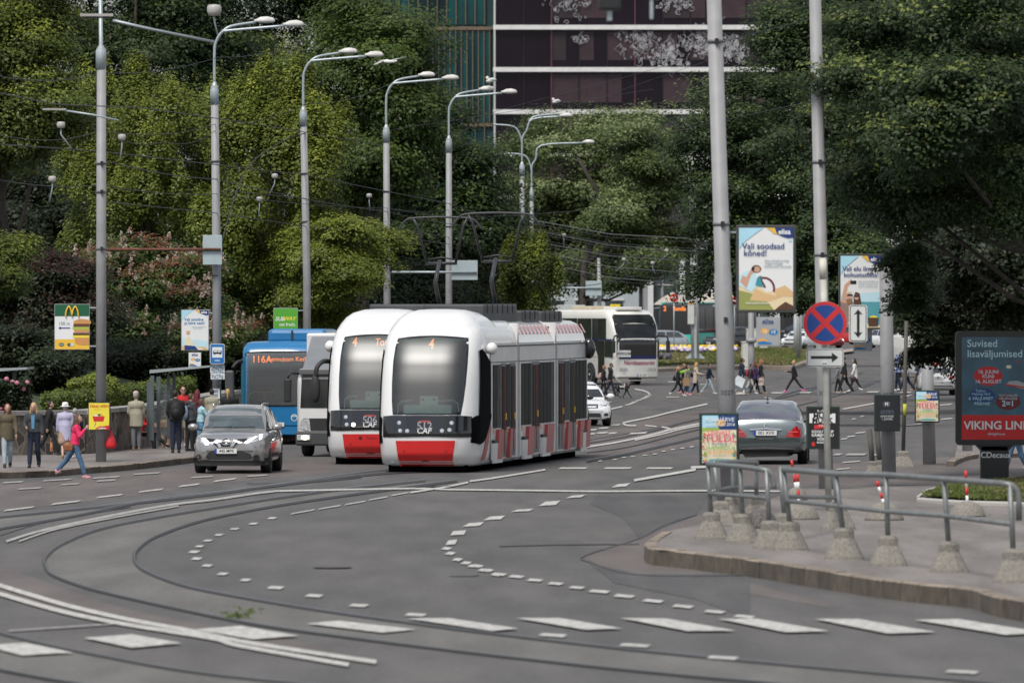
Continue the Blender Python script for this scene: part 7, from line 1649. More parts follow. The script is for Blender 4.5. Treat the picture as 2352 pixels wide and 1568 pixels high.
b = MB(); b.box((0, -.02, lz(865)), (LW_ * .9, .16, .17), M('sunvisor', (.12, .12, .125), .3, coat=.5), bev=.03); b.build('sun_visor', o)
bk.part('grille', [(-.78, lz(1000)), (.78, lz(1000)), (.82, lz(972)), (-.82, lz(972))], 'F', BLKP, .012, .2)
b = MB(); b.box((0, -.05, lz(1018)), (LW_ * .98, .25, .38), M('bumper_grey', (.055, .058, .06), .6), bev=.05); b.build('bumper', o)
for s_ in (-1, 1):
    b = MB(); b.box((s_ * .78, -.18, lz(1016)), (.36, .06, .15), LENS, bev=.02); b.build('headlight', o)
    b = MB(); b.ell((s_ * .74, -.22, lz(1016)), (.10, .04, .055), LITW); b.build('lit_bulb', o)
    bk.part('indicator', [(s_ * .62, lz(1002)), (s_ * .92, lz(996)), (s_ * .88, lz(975)), (s_ * .66, lz(972))], 'F', LENS, .014, .2)
    wheel(o, s_ * (LW_ / 2 - .18), 1.0, .42, .26); wheel(o, s_ * (LW_ / 2 - .2), 5.4, .42, .3)
    m = MB(); m.tube([(s_ * .9, .1, lz(870)), (s_ * 1.15, -.1, lz(868)), (s_ * 1.22, -.12, lz(880))], .03, BLKP, 6); m.box((s_ * 1.22, -.12, lz(908)), (.20, .12, .62), BLKP, bev=.04); m.build('mirror', o)
    b = MB(); b.box((s_ * LW_ * .503, .95, lz(915)), (.012, .8, .6), DKW); b.build('side_window', o)
b = MB(); b.box((0, 4.2, .8), (.9, 5.6, .35), UND); b.build('chassis', o)

# white coach
CWH = M('coach_white', (.80, .79, .74), .35, var=.06, sc=1.2, coat=.5)
CY = gy(884); cs_ = S(CY); cf = P(1465, 0, CY)
o = thing('coach', 'white tour coach with magenta front lettering turning left behind the walkers', 'coach', (cf.x, CY, gz(CY)), .42)
zc = lambda y: (884 - y) / cs_
CL = 12.0; bd = boxbody(o, 'body', [(0, .42, zc(779), .82), (.10, .36, zc(768), .91), (.35, .34, zc(744), .975), (.75, .34, zc(722), 1.0), (1.3, .34, zc(712), 1.0), (CL - .2, .34, zc(712), 1.0), (CL, .5, zc(715), .97)], CWH, 2.55, r=.22); bk = Skin(bd, o)
# windscreens on the front
bk.part('upper_windscreen', [(-1.10, zc(776)), (1.10, zc(776)), (1.16, zc(750)), (1.10, zc(722)), (-1.10, zc(722)), (-1.16, zc(750))], 'F', M('upper_glass', (.025, .028, .03), .2, ior=1.4, spec=.4, var=.4, sc=2), .014, .2)
lw = MB(); bk.patch(lw, [(-1.14, zc(820)), (1.14, zc(820)), (1.14, zc(773)), (-1.14, zc(773))], 'F', BLKG, .014, .2); lw.build('lower_windscreen', o)
t = MB(); bk.patch(t, [(-1.2, zc(824)), (1.2, zc(824)), (1.18, zc(817)), (-1.18, zc(817))], 'F', flat('coach_navy', (.01, .015, .10)), .018, .2); t.build('navy_stripe', o)
t = MB(); MAG = flat('coach_magenta', (.35, .01, .09)); bk.text(t, 'Nordsaatourist', .05, zc(833), .30, 'F', MAG, .02, .012, shear=.3, sx=.92); bk.text(t, 'LV', -.75, zc(856), .14, 'F', GREYT, .02, .002); t.build('lettering', o)
b = MB(); b.box((-.80, -.07, zc(812)), (.75, .02, .34), PLW); sg_ = b.build('route_sign', o); b = MB(); v, f = text2d('NORIKOJUMS', .17, .012, sx=.72); b.add([(a - .80, -.085, c + zc(812)) for a, c in v], f, PLK); b.build('lettering', sg_)
for s_ in (-1, 1):
    for k in range(2): bk.part('headlight', ellp(s_ * (.72 + k * .2), zc(848), .075, .055, 12), 'F', LENS, .016, .2)
    h = MB(); bk.patch(h, [(s_ * .52, zc(851)), (s_ * 1.12, zc(852)), (s_ * 1.14, zc(845)), (s_ * .6, zc(844))], 'F', M('lamp_surround', (.5, .48, .42), .4), .010, .2); h.build('lamp_surround', o)
plate(o, .25, -.05, zc(862), 'JC 1297', w=.6, h=.14)
b = MB(); b.box((0, -.02, zc(873)), (1.9, .12, .06), M('bumper_warm_grey', (.35, .33, .30), .5)); b.build('bumper', o)  # warm grey bar across the lower front
for sgn in (1, -1):
    X = sgn * 1.275
    def cb(mb, y0, y1, z0, z1, mat, d=.02, off=0.0): mb.box((X + sgn * (d / 2 + off), (y0 + y1) / 2, (z0 + z1) / 2), (d, y1 - y0, z1 - z0), mat)
    for k in range(6):
        w = MB(); cb(w, 1.0 + k * 1.75, 1.0 + k * 1.75 + 1.68, zc(779), zc(731), DKW); w.build('window', o)
    w = MB(); cb(w, .25, 1.15, zc(820), zc(782), DKW, .02); w.build('window', o)
    w = MB(); cb(w, 1.2, 1.95, .5, zc(782), DKW if sgn > 0 else BLKG, .02, .001); w.build('door', o)
    w = MB(); vs = [(X + sgn * .004, 1.95, zc(820)), (X + sgn * .004, 2.7, zc(780)), (X + sgn * .004, 1.95, zc(780))]; w.add(vs, [(0, 1, 2)], BLKG); cb(w, .2, 11.6, zc(781), zc(778.5), flat('coach_navy', (.01, .015, .10)), .024, .002); w.build('navy_stripe', o)
    w = MB()
    for yy in (3.6, 5.3, 7.0, 8.7): cb(w, yy, yy + .015, .4, zc(800), UND, .01, .001)
    cb(w, 1.95, 11.6, zc(820), zc(819.4), UND, .01, .001); w.build('panel_lines', o)
    for y in (2.9, 9.2):
        w = MB(); w.lathe([(.62, 0), (.62, sgn * .012)], (X, y, .50), BLKP, 28, 'X', False); w.build('wheel_arch', o); wheel(o, sgn * 1.19, y, .50, .28, M('hub_white', (.55, .54, .52), .5, var=.15), spokes=8)
    t = MB(); v, f = text2d('Citylines', .50, .004, shear=.3, sx=.82)
    t.add([(X + sgn * .012, 2.95 + a * sgn, c + zc(800)) for a, c in v], f, GREYT)
    for k in range(3):
        for q in range(4):
            a = math.pi / 2 * q; yy = 2.4 + k * .6; zz = zc(790) + .12 * (k % 2); r1 = .13; t.add([(X + sgn * .012, yy + r1 * math.cos(a), zz + r1 * math.sin(a)), (X + sgn * .012, yy + .025 * math.cos(a + .8), zz + .025 * math.sin(a + .8)), (X + sgn * .012, yy + .025 * math.cos(a - .8), zz + .025 * math.sin(a - .8))], [(0, 1, 2)], flat('star_red', (.5, .12, .15)))
    t.build('lettering', o)
    m = MB(); m.tube(catmull([(sgn * 1.1, .1, zc(770)), (sgn * 1.42, -.3, zc(772)), (sgn * 1.5, -.35, zc(782))], 4), .045, BLKP, 8); m.box((sgn * 1.5, -.35, zc(796)), (.2, .14, .62), BLKP, bev=.05); m.build('mirror', o)
b = MB()
for y0, y1, w, h, mt in ((1.0, 2.6, 1.4, .16, CWH), (4.0, 6.2, 1.6, .2, M('hatch_cream', (.55, .48, .36), .6)), (8.0, 10.5, 1.6, .26, M('hatch_grey', (.42, .45, .45), .6))): b.box((0, (y0 + y1) / 2, zc(712) + h / 2), (w, y1 - y0, h), mt, bev=.04)
b.box((.1, 2.9, zc(712) + .2), (.5, .2, .18), M('taxi_yellow', (.75, .55, .03), .5), bev=.03); b.build('roof_hatch', o)

# black and green city bus
BG = M('bus_mint', (.03, .52, .42), .35, var=.05, coat=.5); BKB = M('bus_black', (.014, .016, .018), .3, coat=.4)
BY = gy(803); sb_ = S(BY); g = P(1553, 0, BY)
o = thing('bus', 'black and mint city bus with orange display behind the flower bed', 'bus', (g.x, BY + 3, gz(BY)), -.45)
bz = lambda y: (803 - y) / sb_
bd = boxbody(o, 'body', [(0, .3, bz(703), .92), (.1, .28, bz(699), .98), (.4, .28, bz(697), 1.0), (11.8, .3, bz(697), 1.0), (12, .4, bz(700), .96)], BKB, 2.75, r=.16); bk = Skin(bd, o)
bk.part('windscreen', [(-1.2, bz(768)), (1.2, bz(768)), (1.18, bz(706)), (-1.18, bz(706))], 'F', BLKG, .014, .3)
bk.part('mint_panel', [(-1.28, .45), (1.28, .45), (1.28, bz(768)), (-1.28, bz(772))], 'F', BG, .012, .3)
t = MB(); bk.text(t, '2', -.85, bz(709), .5, 'F', LED, .03, .02); bk.text(t, 'Randla', .35, bz(709), .46, 'F', LED, .03, .02, sx=.85); t.build('display', o)
for s_ in (-1, 1):
    for k in range(7):
        w = MB(); w.box((s_ * 1.385, 1.6 + k * 1.5, (bz(760) + bz(706)) / 2), (.02, 1.4, bz(706) - bz(760)), DKW); w.build('window', o)
    w = MB(); w.box((s_ * 1.385, 6, .85), (.024, 11.6, .8), BG); w.box((s_ * 1.2, 6, bz(697) + .04), (.3, 11.4, .1), BG); w.build('mint_panel', o)
    for y in (2.7, 9.0): wheel(o, s_ * 1.25, y, .5, .3)
    m = MB(); m.box((s_ * 1.5, -.25, bz(720)), (.2, .14, .8), BLKP, bev=.05); m.tube([(s_ * 1.2, .1, bz(708)), (s_ * 1.5, -.25, bz(709))], .04, BLKP, 6); m.build('mirror', o)
# white van at the right
def van(label, x, y, rz, mat, name='van'):
    g = G(x, y); o = thing(name, label, 'van', (g.x, g.y, g.z), rz)
    bd = boxbody(o, 'body', [(0, .35, 1.0, .86), (.1, .3, 1.2, .95), (.9, .3, 1.45, 1.0), (1.5, .3, 2.05, .98), (1.9, .3, 2.25, 1.0), (5.2, .3, 2.28, 1.0), (5.3, .35, 2.2, .97)], mat, 1.95, r=.14); bk = Skin(bd, o)
    bk.part('windscreen', [(-.8, 1.42), (.8, 1.42), (.72, 2.0), (-.72, 2.0)], 'F', DKW, .012, .2); bk.part('rear_window', [(-.75, 1.3), (.75, 1.3), (.7, 1.95), (-.7, 1.95)], 'B', DKW, .012, .2)
    for s_ in (-1, 1):
        bk.part('headlight', ellp(s_ * .68, .85, .15, .1, 12), 'F', LENS, .014, .2); bk.part('tail_lamp', rectp(s_ * .86 - .06, .7, s_ * .86 + .06, 1.2), 'B', TAIL, .014, .2)
        w = MB(); w.box((s_ * .985, 2.1, 1.6), (.02, .8, .5), DKW); w.build('side_window', o)
        for yy in (.95, 4.3): wheel(o, s_ * .88, yy, .34, .22)
    return o, bk
o, bk = van('white van with a yellow mark behind the old white estate car', 2172, 868, .35, CWH)
m = MB(); bk.patch(m, ellp(.55, 1.25, .2, .17, 10), 'F', M('taxi_yellow', (.75, .55, .03), .5), .02, .2); m.build('yellow_mark', o)
van('white van driving away far behind the parked cars at right', 2085, 815, math.pi, CWH)
o, bk = van('grey van roof peeking over the white coach', 1292, 830, .3, M('van_grey', (.34, .38, .40), .5)); o.scale = (1.25, 1.2, 1.45)
# ================================================================ people
def CM(name, col, var=.18): return M('cloth_' + name, col, .85, var=var, sc=5)
SK = M('skin', (.52, .32, .24), .5, var=.08, sc=8); SKT = M('skin_tan', (.42, .24, .16), .5, var=.08, sc=8)
DEN = CM('denim', (.07, .14, .24), .3); NVY = CM('navy', (.015, .022, .045)); BKC = CM('black', (.014, .014, .016)); LDEN = CM('light_denim', (.33, .40, .45), .25); GRYC = CM('grey', (.17, .18, .19)); BEI = CM('beige', (.34, .32, .24)); CRM = CM('cream', (.62, .57, .47)); OLV = CM('olive', (.11, .09, .055)); LAV = CM('lavender', (.44, .43, .58)); PNK = CM('pink', (.75, .03, .12)); REDC = CM('red', (.55, .02, .025)); BRN = CM('brown', (.05, .036, .028)); MAR = CM('maroon', (.10, .012, .025)); CYN = CM('pale_cyan', (.35, .55, .62)); JBL = CM('jean_blue', (.10, .26, .42)); TAN = CM('tan', (.36, .25, .19)); WHC = CM('white', (.75, .75, .72), .05); KHA = CM('khaki', (.13, .10, .06)); PUR = CM('purple', (.045, .02, .11)); CHAR = CM('charcoal', (.045, .05, .058)); SKYC = CM('sky_blue', (.32, .42, .72)); LEA = M('leather_black', (.014, .014, .015), .35, var=.2); LEAB = M('leather_brown', (.25, .09, .035), .5, var=.2); LEAT = M('leather_tan', (.42, .19, .08), .5, var=.2)
H_ = dict(auburn=M('hair_auburn', (.13, .035, .02), .6), blonde=M('hair_blonde', (.48, .30, .12), .6), dark=M('hair_dark', (.025, .016, .012), .6), brown=M('hair_brown', (.10, .055, .03), .6), red=M('hair_red', (.12, .008, .015), .6), ginger=M('hair_ginger', (.33, .13, .05), .6), grey=M('hair_grey', (.35, .34, .33), .7))
SHW = M('shoe_white', (.72, .70, .70), .6); SHB = M('shoe_black', (.02, .02, .02), .6); SHP = M('shoe_pink', (.75, .12, .42), .6); SHR_ = M('shoe_rose', (.70, .30, .34), .6); SHT = M('shoe_tan', (.33, .20, .12), .6)
def cap_tube(mb, a, b_, ra, rb, mat):
    a, b_ = Vector(a), Vector(b_); d = (b_ - a)
    if d.length < 1e-4: return
    d.normalize(); e0 = a - d * ra * .8; e1 = b_ + d * rb * .8
    mb.tube([e0, a - d * ra * .4, a, b_, b_ + d * rb * .4, e1], [ra * .3, ra * .85, ra, rb, rb * .85, rb * .3], mat, 10)
def remesh(mb, name, parent, mat, vox, it=3, extra=None):
    o = mb.build(name); m = o.modifiers.new('r', 'REMESH'); m.mode = 'VOXEL'; m.voxel_size = vox
    s_ = o.modifiers.new('s', 'SMOOTH'); s_.factor = .5; s_.iterations = it
    apply_mods(o); me = o.data
    if extra:
        q = MB(); q.add([v.co for v in me.vertices], [tuple(p.vertices) for p in me.polygons], mat, True)
        for f in extra: f(q)
        bpy.data.objects.remove(o); return q.build(name, parent)
    me.materials.clear(); me.materials.append(mat)
    me.polygons.foreach_set('use_smooth', [True] * len(me.polygons)); o.parent = parent; return o
def rad(x): return math.radians(x)
STAND = dict(L=(3, 2), R=(-3, 0), aL=(5, 12), aR=(-2, 12))
def walkp(amp=26, s_=1, arms=18):
    a = (amp, 4); b = (-amp * .8, amp * .9)
    return dict(L=a if s_ > 0 else b, R=b if s_ > 0 else a, aL=(-arms, 14) if s_ > 0 else (arms, 18), aR=(arms, 18) if s_ > 0 else (-arms, 14))
PEOPLE = {}
def person(key, label, x, y, hpx, face, pose, top, toplen, bottom, shoes, hair, hairstyle='short', zb=0.0, skin=SK, lower='trousers', bulk=1.0, head=(0, 0), hat=None, glasses=False, group=None, hood=None, Yov=None, inner=None):
    g = G(x, y, zb); Y = g.y; hm = hpx / S(Y); k = hm / 1.76
    o = thing('person', label, 'person', g, rad(face), group, k); PEOPLE[key] = (o, g, k)
    hipz = .92; lower_leg = .43; thigh = .43; J = {}
    for s_, n in ((-1, 'L'), (1, 'R')):
        a, kn = (rad(v) for v in pose[n][:2]); hip = Vector((s_ * .085, 0, hipz)); knee = hip + Vector((s_ * .01, -math.sin(a), -math.cos(a))) * thigh; an = knee + Vector((0, -math.sin(a - kn), -math.cos(a - kn))) * lower_leg
        J[n] = [hip, knee, an, a - kn]
    dz = .075 - min(J['L'][2].z, J['R'][2].z) if not pose.get('sit') else pose['sit'] - hipz
    ln = rad(pose.get('lean', 3)); V = lambda px_, py_, pz_: Vector((px_, py_ * math.cos(ln) - (pz_ - hipz) * math.sin(ln), hipz + (pz_ - hipz) * math.cos(ln) + dz * 0))
    for n in 'LR':
        for i in range(3): J[n][i] = J[n][i] + Vector((0, 0, dz))
    U = lambda *p: V(*p) + Vector((0, 0, dz))
    A = {}
    for s_, n in ((-1, 'aL'), (1, 'aR')):
        b_, e = (rad(v) for v in pose[n][:2]); out = rad(pose[n][2]) if len(pose[n]) > 2 else rad(9); inw = rad(pose[n][3]) if len(pose[n]) > 3 else 0
        sh = U(s_ * .185, 0, 1.42); d1 = Vector((s_ * math.sin(out), -math.sin(b_) * math.cos(out), -math.cos(b_) * math.cos(out))); el = sh + d1 * .285
        d2 = Vector((-s_ * math.sin(inw), -math.sin(b_ + e) * math.cos(inw), -math.cos(b_ + e) * math.cos(inw))); wr = el + d2 * .25; A[n] = (sh, el, wr, d2)
    hy, hp = rad(head[0]), rad(head[1]); hc = U(0, -.015, 1.645); HR = Matrix.Rotation(hy, 3, 'Z') @ Matrix.Rotation(hp, 3, 'X')
    hv = lambda px_, py_, pz_: hc + HR @ Vector((px_, py_, pz_))
    b = MB(); c = skin
    b.ell(hc, (.076, .094, .112), c, rot=HR); b.ell(hv(0, -.035, -.055), (.052, .052, .058), c); b.ell(hv(0, -.098, -.012), (.014, .022, .026), c)
    for s_ in (-1, 1): b.ell(hv(s_ * .078, .005, -.01), (.012, .022, .032), c)
    b.ell(hv(0, -.084, -.058), (.026, .012, .012), c); b.ell(hv(0, -.088, -.095), (.02, .014, .014), c)
    cap_tube(b, U(0, .01, 1.46), hv(0, .01, -.07), .056, .050, c)
    b.ell(U(0, 0, 1.33), (.165 * bulk, .10 * bulk, .16), c); b.ell(U(0, 0, 1.12), (.135 * bulk, .09 * bulk, .15), c); b.ell(U(0, .01, .95), (.155 * bulk, .10 * bulk, .12), c)
    for s_, n in ((-1, 'L'), (1, 'R')):
        h, kn, an, sa = J[n]; cap_tube(b, h, kn, .078, .052, c); cap_tube(b, kn, an, .050, .034, c)
        b.ell(an + Vector((0, -.05, -.035)), (.036, .10, .032), c)
        sh, el, wr, d2 = A['a' + n]; cap_tube(b, sh, el, .048, .038, c); cap_tube(b, el, wr, .036, .026, c); b.ell(wr + d2 * .05, (.034, .022, .048), c, rot=d2.to_track_quat('Z', 'Y').to_matrix())
    def fingers(q):
        for s_, n in ((-1, 'aL'), (1, 'aR')):
            sh, el, wr, d2 = A[n]; side = Vector((0, -1, 0)) if abs(d2.y) < .8 else Vector((0, 0, 1)); side = (side - d2 * side.dot(d2)).normalized(); curl = Vector((-s_, 0, 0))
            for i, L_ in enumerate((.058, .068, .064, .050)):
                p = wr + d2 * .085 + side * (.024 - .016 * i); m = p + d2 * L_ * .6; q.tube([p - d2 * .02, p, m, m + d2 * L_ * .3 + curl * L_ * .35], [.009, .0088, .0082, .006], c, 6)
            p = wr + d2 * .03 + side * .028; q.tube([p, p + d2 * .03 + side * .02, p + d2 * .055 + side * .022 + curl * .01], [.011, .0095, .007], c, 6)
    remesh(b, 'body', o, c, .017, 2, [fingers])
    # eyes and mouth
    for s_ in (-1, 1):
        e = MB(); e.ell(hv(s_ * .030, -.083, .012), (.012, .008, .007), M('eye_dark', (.03, .02, .018), .3), 8, 5); e.build('eye', o)
    e = MB(); e.ell(hv(0, -.094, -.058), (.022, .006, .007), M('lip', (.42, .12, .11), .5), 8, 5); e.build('mouth', o)
    if glasses:
        e = MB()
        for s_ in (-1, 1): e.ell(hv(s_ * .032, -.092, .014), (.028, .010, .020), BLKG, 10, 6); e.tube([hv(s_ * .055, -.08, .018), hv(s_ * .08, .0, .02)], .004, BLKG, 5)
        e.tube([hv(-.03, -.1, .018), hv(.03, -.1, .018)], .005, BLKG, 5); e.build('sunglasses', o)
    # trousers / skirt
    def wrinkle(q, pts, r, mat):
        for i in range(len(pts) - 1): cap_tube(q, pts[i], pts[i + 1], r[i], r[i + 1], mat)
    b = MB(); m_ = bottom; slim = .9 if lower == 'leggings' else 1.0
    b.ell(U(0, .01, .96), (.165 * bulk * slim, .118 * bulk, .12), m_)
    for n in 'LR':
        h, kn, an, sa = J[n]; sh_ = Vector((0, 0, .02))
        if lower == 'skirt': cap_tube(b, h, h.lerp(kn, .8), .12, .15, m_)
        elif lower == 'shorts': cap_tube(b, h, h.lerp(kn, .85), .098, .09, m_)
        else:
            wd = (.060, .044) if lower == 'leggings' else (.070, .060)
            wrinkle(b, [h, kn, kn.lerp(an, .5), an + (kn - an).normalized() * .05], [.093 * slim, wd[0] * 1.06, wd[0], wd[1]], m_)
    remesh(b, 'skirt' if lower == 'skirt' else 'trousers', o, m_, .020, 2)
    # top
    b = MB(); m_ = top; zt = toplen
    b.ell(U(0, 0, 1.34), (.195 * bulk, .128 * bulk, .155), m_); b.ell(U(0, 0, 1.16), (.165 * bulk, .118 * bulk, .17), m_); cap_tube(b, U(-.12, 0, 1.43), U(.12, 0, 1.43), .065, .065, m_); cap_tube(b, U(0, .01, 1.42), U(0, .005, 1.50), .075, .064, m_)
    if zt < 1.0:
        q_ = MB(); q_.lathe([(.02, 1.22), (.14, 1.20), (.166, 1.12), (.172, 1.0), (.182, zt + .06), (.186, zt + .01), (.15, zt), (.02, zt)], (0, 0, 0), m_, 20)
        b.add([U(v[0] * bulk, v[1] * .74 * bulk + .005, v[2]) for v in q_.v], q_.f, m_)
    else: b.ell(U(0, .005, zt + .06), (.172 * bulk, .122 * bulk, .09), m_)
    for n in ('aL', 'aR'):
        sh, el, wr, d2 = A[n]; wrinkle(b, [sh, el, wr - d2 * .02], [.070, .056, .046], m_)
    if hood: b.ell(U(0, .10, 1.47), (.11, .075, .08), m_)
    remesh(b, 'coat' if zt < .85 else 'jacket', o, m_, .020, 2)
    if inner:
        b = MB(); b.prism([(-.05, 1.42), (.05, 1.42), (.035, 1.05), (-.035, 1.05)], -.150 * bulk, -.118 * bulk, inner, 'XZ'); q = b.build('shirt', o); q.location = (0, 0, dz)
    # shoes
    for n in 'LR':
        h, kn, an, sa = J[n]; b = MB(); pit = sa if sa < 0 else sa * .5; R_ = Matrix.Rotation(pit, 3, 'X'); cc_ = an + R_ @ Vector((0, -.055, -.035))
        b.ell(cc_, (.046, .132, .042), shoes, 12, 8, R_); b.ell(an + Vector((0, .0, .0)), (.045, .055, .05), shoes, 10, 6); sb2 = M('sole', (.30, .29, .28), .8) if shoes is not SHB else SHB
        b.ell(cc_ + R_ @ Vector((0, 0, -.028)), (.047, .135, .016), sb2, 12, 5, R_); b.build('shoe', o)
    # hair
    b = MB(); hm_ = H_[hair] if isinstance(hair, str) else hair
    if hairstyle != 'none':
        b.ell(hv(0, .022, .028), (.086, .094, .100), hm_)
        if hairstyle in ('long', 'pony', 'bun', 'bob'): b.ell(hv(0, .04, .0), (.086, .085, .10), hm_)
        if hairstyle == 'long':
            for s_ in (-1, 1): cap_tube(b, hv(s_ * .062, .01, .0), U(s_ * .10, -.02, 1.36), .035, .03, hm_)
            cap_tube(b, hv(0, .06, 0), U(0, .10, 1.32), .075, .055, hm_); cap_tube(b, hv(-.05, .06, 0), U(-.06, .09, 1.30), .05, .03, hm_); cap_tube(b, hv(.05, .06, 0), U(.06, .09, 1.30), .05, .03, hm_)
        if hairstyle == 'bob':
            for s_ in (-1, 1): cap_tube(b, hv(s_ * .066, .01, .0), hv(s_ * .07, .0, -.10), .032, .03, hm_)
            cap_tube(b, hv(0, .06, 0), hv(0, .06, -.1), .07, .06, hm_)
        if hairstyle == 'pony': cap_tube(b, hv(0, .10, .05), hv(0, .13, -.05), .035, .035, hm_); cap_tube(b, hv(0, .13, -.05), hv(0, .12, -.24), .035, .02, hm_)
        if hairstyle == 'bun': b.ell(hv(0, .06, .13), (.045, .045, .045), hm_)
        if hairstyle == 'short': b.ell(hv(0, .03, .0), (.080, .078, .085), hm_)
        remesh(b, 'hair', o, hm_, .018, 1)
    if hat == 'sun':
        b = MB(); b.lathe([(.17, .03), (.165, .015), (.10, .045), (.095, .10), (.085, .145), (.03, .16)], (0, 0, 0), WHC, 20); q = b.build('hat', o); q.location = hv(0, .0, .0)
    if hat == 'cap':
        b = MB(); b.ell((0, .01, .06), (.09, .10, .075), M('cap_rose', (.55, .40, .38), .8), 14, 8); b.ell((0, -.09, .05), (.07, .07, .014), WHC, 12, 5); q = b.build('cap', o); q.location = hv(0, 0, .02); q.rotation_euler = (0, 0, hy)
    if hood == 'up':
        b = MB(); b.ell(hv(0, .035, .01), (.105, .11, .135), top); b.ell(hv(0, .05, -.10), (.10, .085, .07), top); remesh(b, 'hood', o, top, .02, 2)
    return A, hc, U, J, o, k
def bag(kind, label, key, off, mat, size=(.3, .1, .3), rot=0.0, tilt=0.0, text=None, cat='bag'):
    """a bag held or worn by a person: placed in the world at the person's side"""
    o, g, k = PEOPLE[key]; fz = o.rotation_euler.z; R_ = Matrix.Rotation(fz, 3, 'Z'); p = Vector(o.location) + R_ @ Vector(off) * k
    t = thing(kind, label, cat, p, fz + rot); t.scale = (k, k, k); w, d, h = size; t.rotation_euler = (0, tilt, fz + rot)
    b = MB()
    if kind == 'backpack':
        b.ell((0, 0, 0), (w / 2, d / 2, h / 2), mat, 14, 10); b.ell((0, d * .3, -h * .12), (w * .38, d * .35, h * .28), mat, 12, 8); b.build('pack', t)
        b = MB()
        for s_ in (-1, 1): b.tube(catmull([(s_ * w * .3, -d * .2, h * .42), (s_ * w * .34, -d * 1.1, h * .46), (s_ * w * .38, -d * 1.9, h * .1), (s_ * w * .38, -d * .9, -h * .32)], 4), .017, mat, 6)
        b.build('strap', t); return t
    if kind == 'handbag':
        b.ell((0, 0, 0), (w / 2, d / 2, h / 2), mat, 14, 8); b.box((0, 0, -h * .12), (w * .9, d * .8, h * .6), mat, bev=.02); b.build('pouch', t); b = MB(); b.tube(catmull([(-w * .3, 0, h * .3), (-w * .2, 0, h * .85), (w * .2, 0, h * .85), (w * .3, 0, h * .3)], 5), .01, mat, 6); b.build('handle', t); return t
    b.add([(-w / 2, -d / 2, -h / 2), (w / 2, -d / 2, -h / 2), (w / 2, d / 2, -h / 2), (-w / 2, d / 2, -h / 2), (-w / 2 * 1.02, -d / 2 * .8, h / 2), (w / 2 * 1.02, -d / 2 * .8, h / 2), (w / 2 * 1.02, d / 2 * .8, h / 2), (-w / 2 * 1.02, d / 2 * .8, h / 2)], [(3, 2, 1, 0), (0, 1, 5, 4), (1, 2, 6, 5), (2, 3, 7, 6), (3, 0, 4, 7), (4, 5, 6, 7)], mat); b.build('sack', t)
    b = MB(); b.tube(catmull([(-w * .22, 0, h * .48), (-w * .12, 0, h * .48 + .12), (w * .12, 0, h * .48 + .12), (w * .22, 0, h * .48)], 4), .007, mat, 5); b.build('handle', t)
    if text:
        v, f = text2d(text, h * .42, .02); b = MB(); vs = [(w / 2 * 1.03 + .004, a, c) for a, c in v]; b.add(vs, f, flat('bag_letter', (.35, .02, .10))); vs = [(-w / 2 * 1.03 - .004, -a, c) for a, c in v]; b.add(vs, f, flat('bag_letter', (.35, .02, .10))); b.build('lettering', t)
    return t
W26 = walkp(24, 1); W26b = walkp(24, -1)
GW = 'people walking on the left pavement'; GQ = 'people waiting at the bus stop'; GX = 'people on the pedestrian crossing'
person('a', 'woman in an olive coat and pale jeans walking in at the left edge', 17, 1074, 148, 8, walkp(14, 1, 10), OLV, .74, LDEN, SHB, 'auburn', 'long', .15, group=GW, bulk=1.08)
person('b', 'long haired blonde girl in a dark open jacket and dark jeans holding a phone', 78, 1074, 150, -8, dict(L=(12, 4), R=(-10, 16), aL=(8, 70, 12, 20), aR=(-6, 12)), CHAR, .95, NVY, SHB, 'blonde', 'long', .15, group=GW, inner=JBL)
person('c', 'man in a black coat bending his head behind the blonde girl', 112, 1045, 128, 100, W26, BKC, .80, BKC, SHB, 'dark', 'short', .15, head=(0, -20), group=GW, bulk=1.12)
person('d', 'old woman in a lavender coat and a white sun hat seen from behind', 150, 1060, 133, 185, dict(L=(6, 4), R=(-10, 30), aL=(-4, 8), aR=(4, 12)), LAV, .62, TAN, SHT, 'grey', 'short', .15, hat='sun', lower='skirt', group=GW, bulk=1.15)
person('e', 'person in cream trousers half hidden behind the pink jacket girl', 172, 1052, 118, 175, W26b, NVY, .98, CRM, SHW, 'grey', 'short', .15, group=GW)
person('f', 'girl in a bright pink jacket and blue jeans stepping onto the road', 172, 1098, 150, 88, dict(L=(22, 6), R=(-30, 12), aL=(20, 125, 10, 10), aR=(-4, 10), lean=6), PNK, .92, DEN, SHR_, 'brown', 'long', 0.0, head=(-5, -18), group=GW)
person('g', 'old man in a beige coat and pale cap standing with his back turned', 313, 1034, 133, 190, dict(L=(2, 0), R=(-2, 0), aL=(6, 20), aR=(2, 30, 10, 20)), BEI, .70, GRYC, SHT, 'grey', 'short', .15, hat='cap', head=(-25, -15), group=GQ, bulk=1.15)
person('h', 'person in a red top and black trousers sitting on the bench', 322, 1030, 130, 82, dict(L=(76, 70), R=(82, 30), aL=(30, 60, 8, 20), aR=(30, 50, 8, 20), sit=.50, lean=4), REDC, .92, BKC, SHB, 'dark', 'long', .15, group=GQ)
person('i', 'woman in a brown hooded jacket and tan trousers beside the shelter', 381, 1028, 122, 170, STAND, BRN, .80, TAN, SHT, BRN, 'short', .15, hood=True, group=GQ, bulk=1.05)
person('j', 'man in a black jacket and navy jeans with a black backpack', 404, 1040, 143, 185, dict(L=(3, 0), R=(-2, 0), aL=(10, 30, 10, 20), aR=(6, 24, 10, 20)), BKC, .90, NVY, SHB, 'dark', 'short', .15, head=(-40, 0), skin=SKT, group=GQ, bulk=1.08)
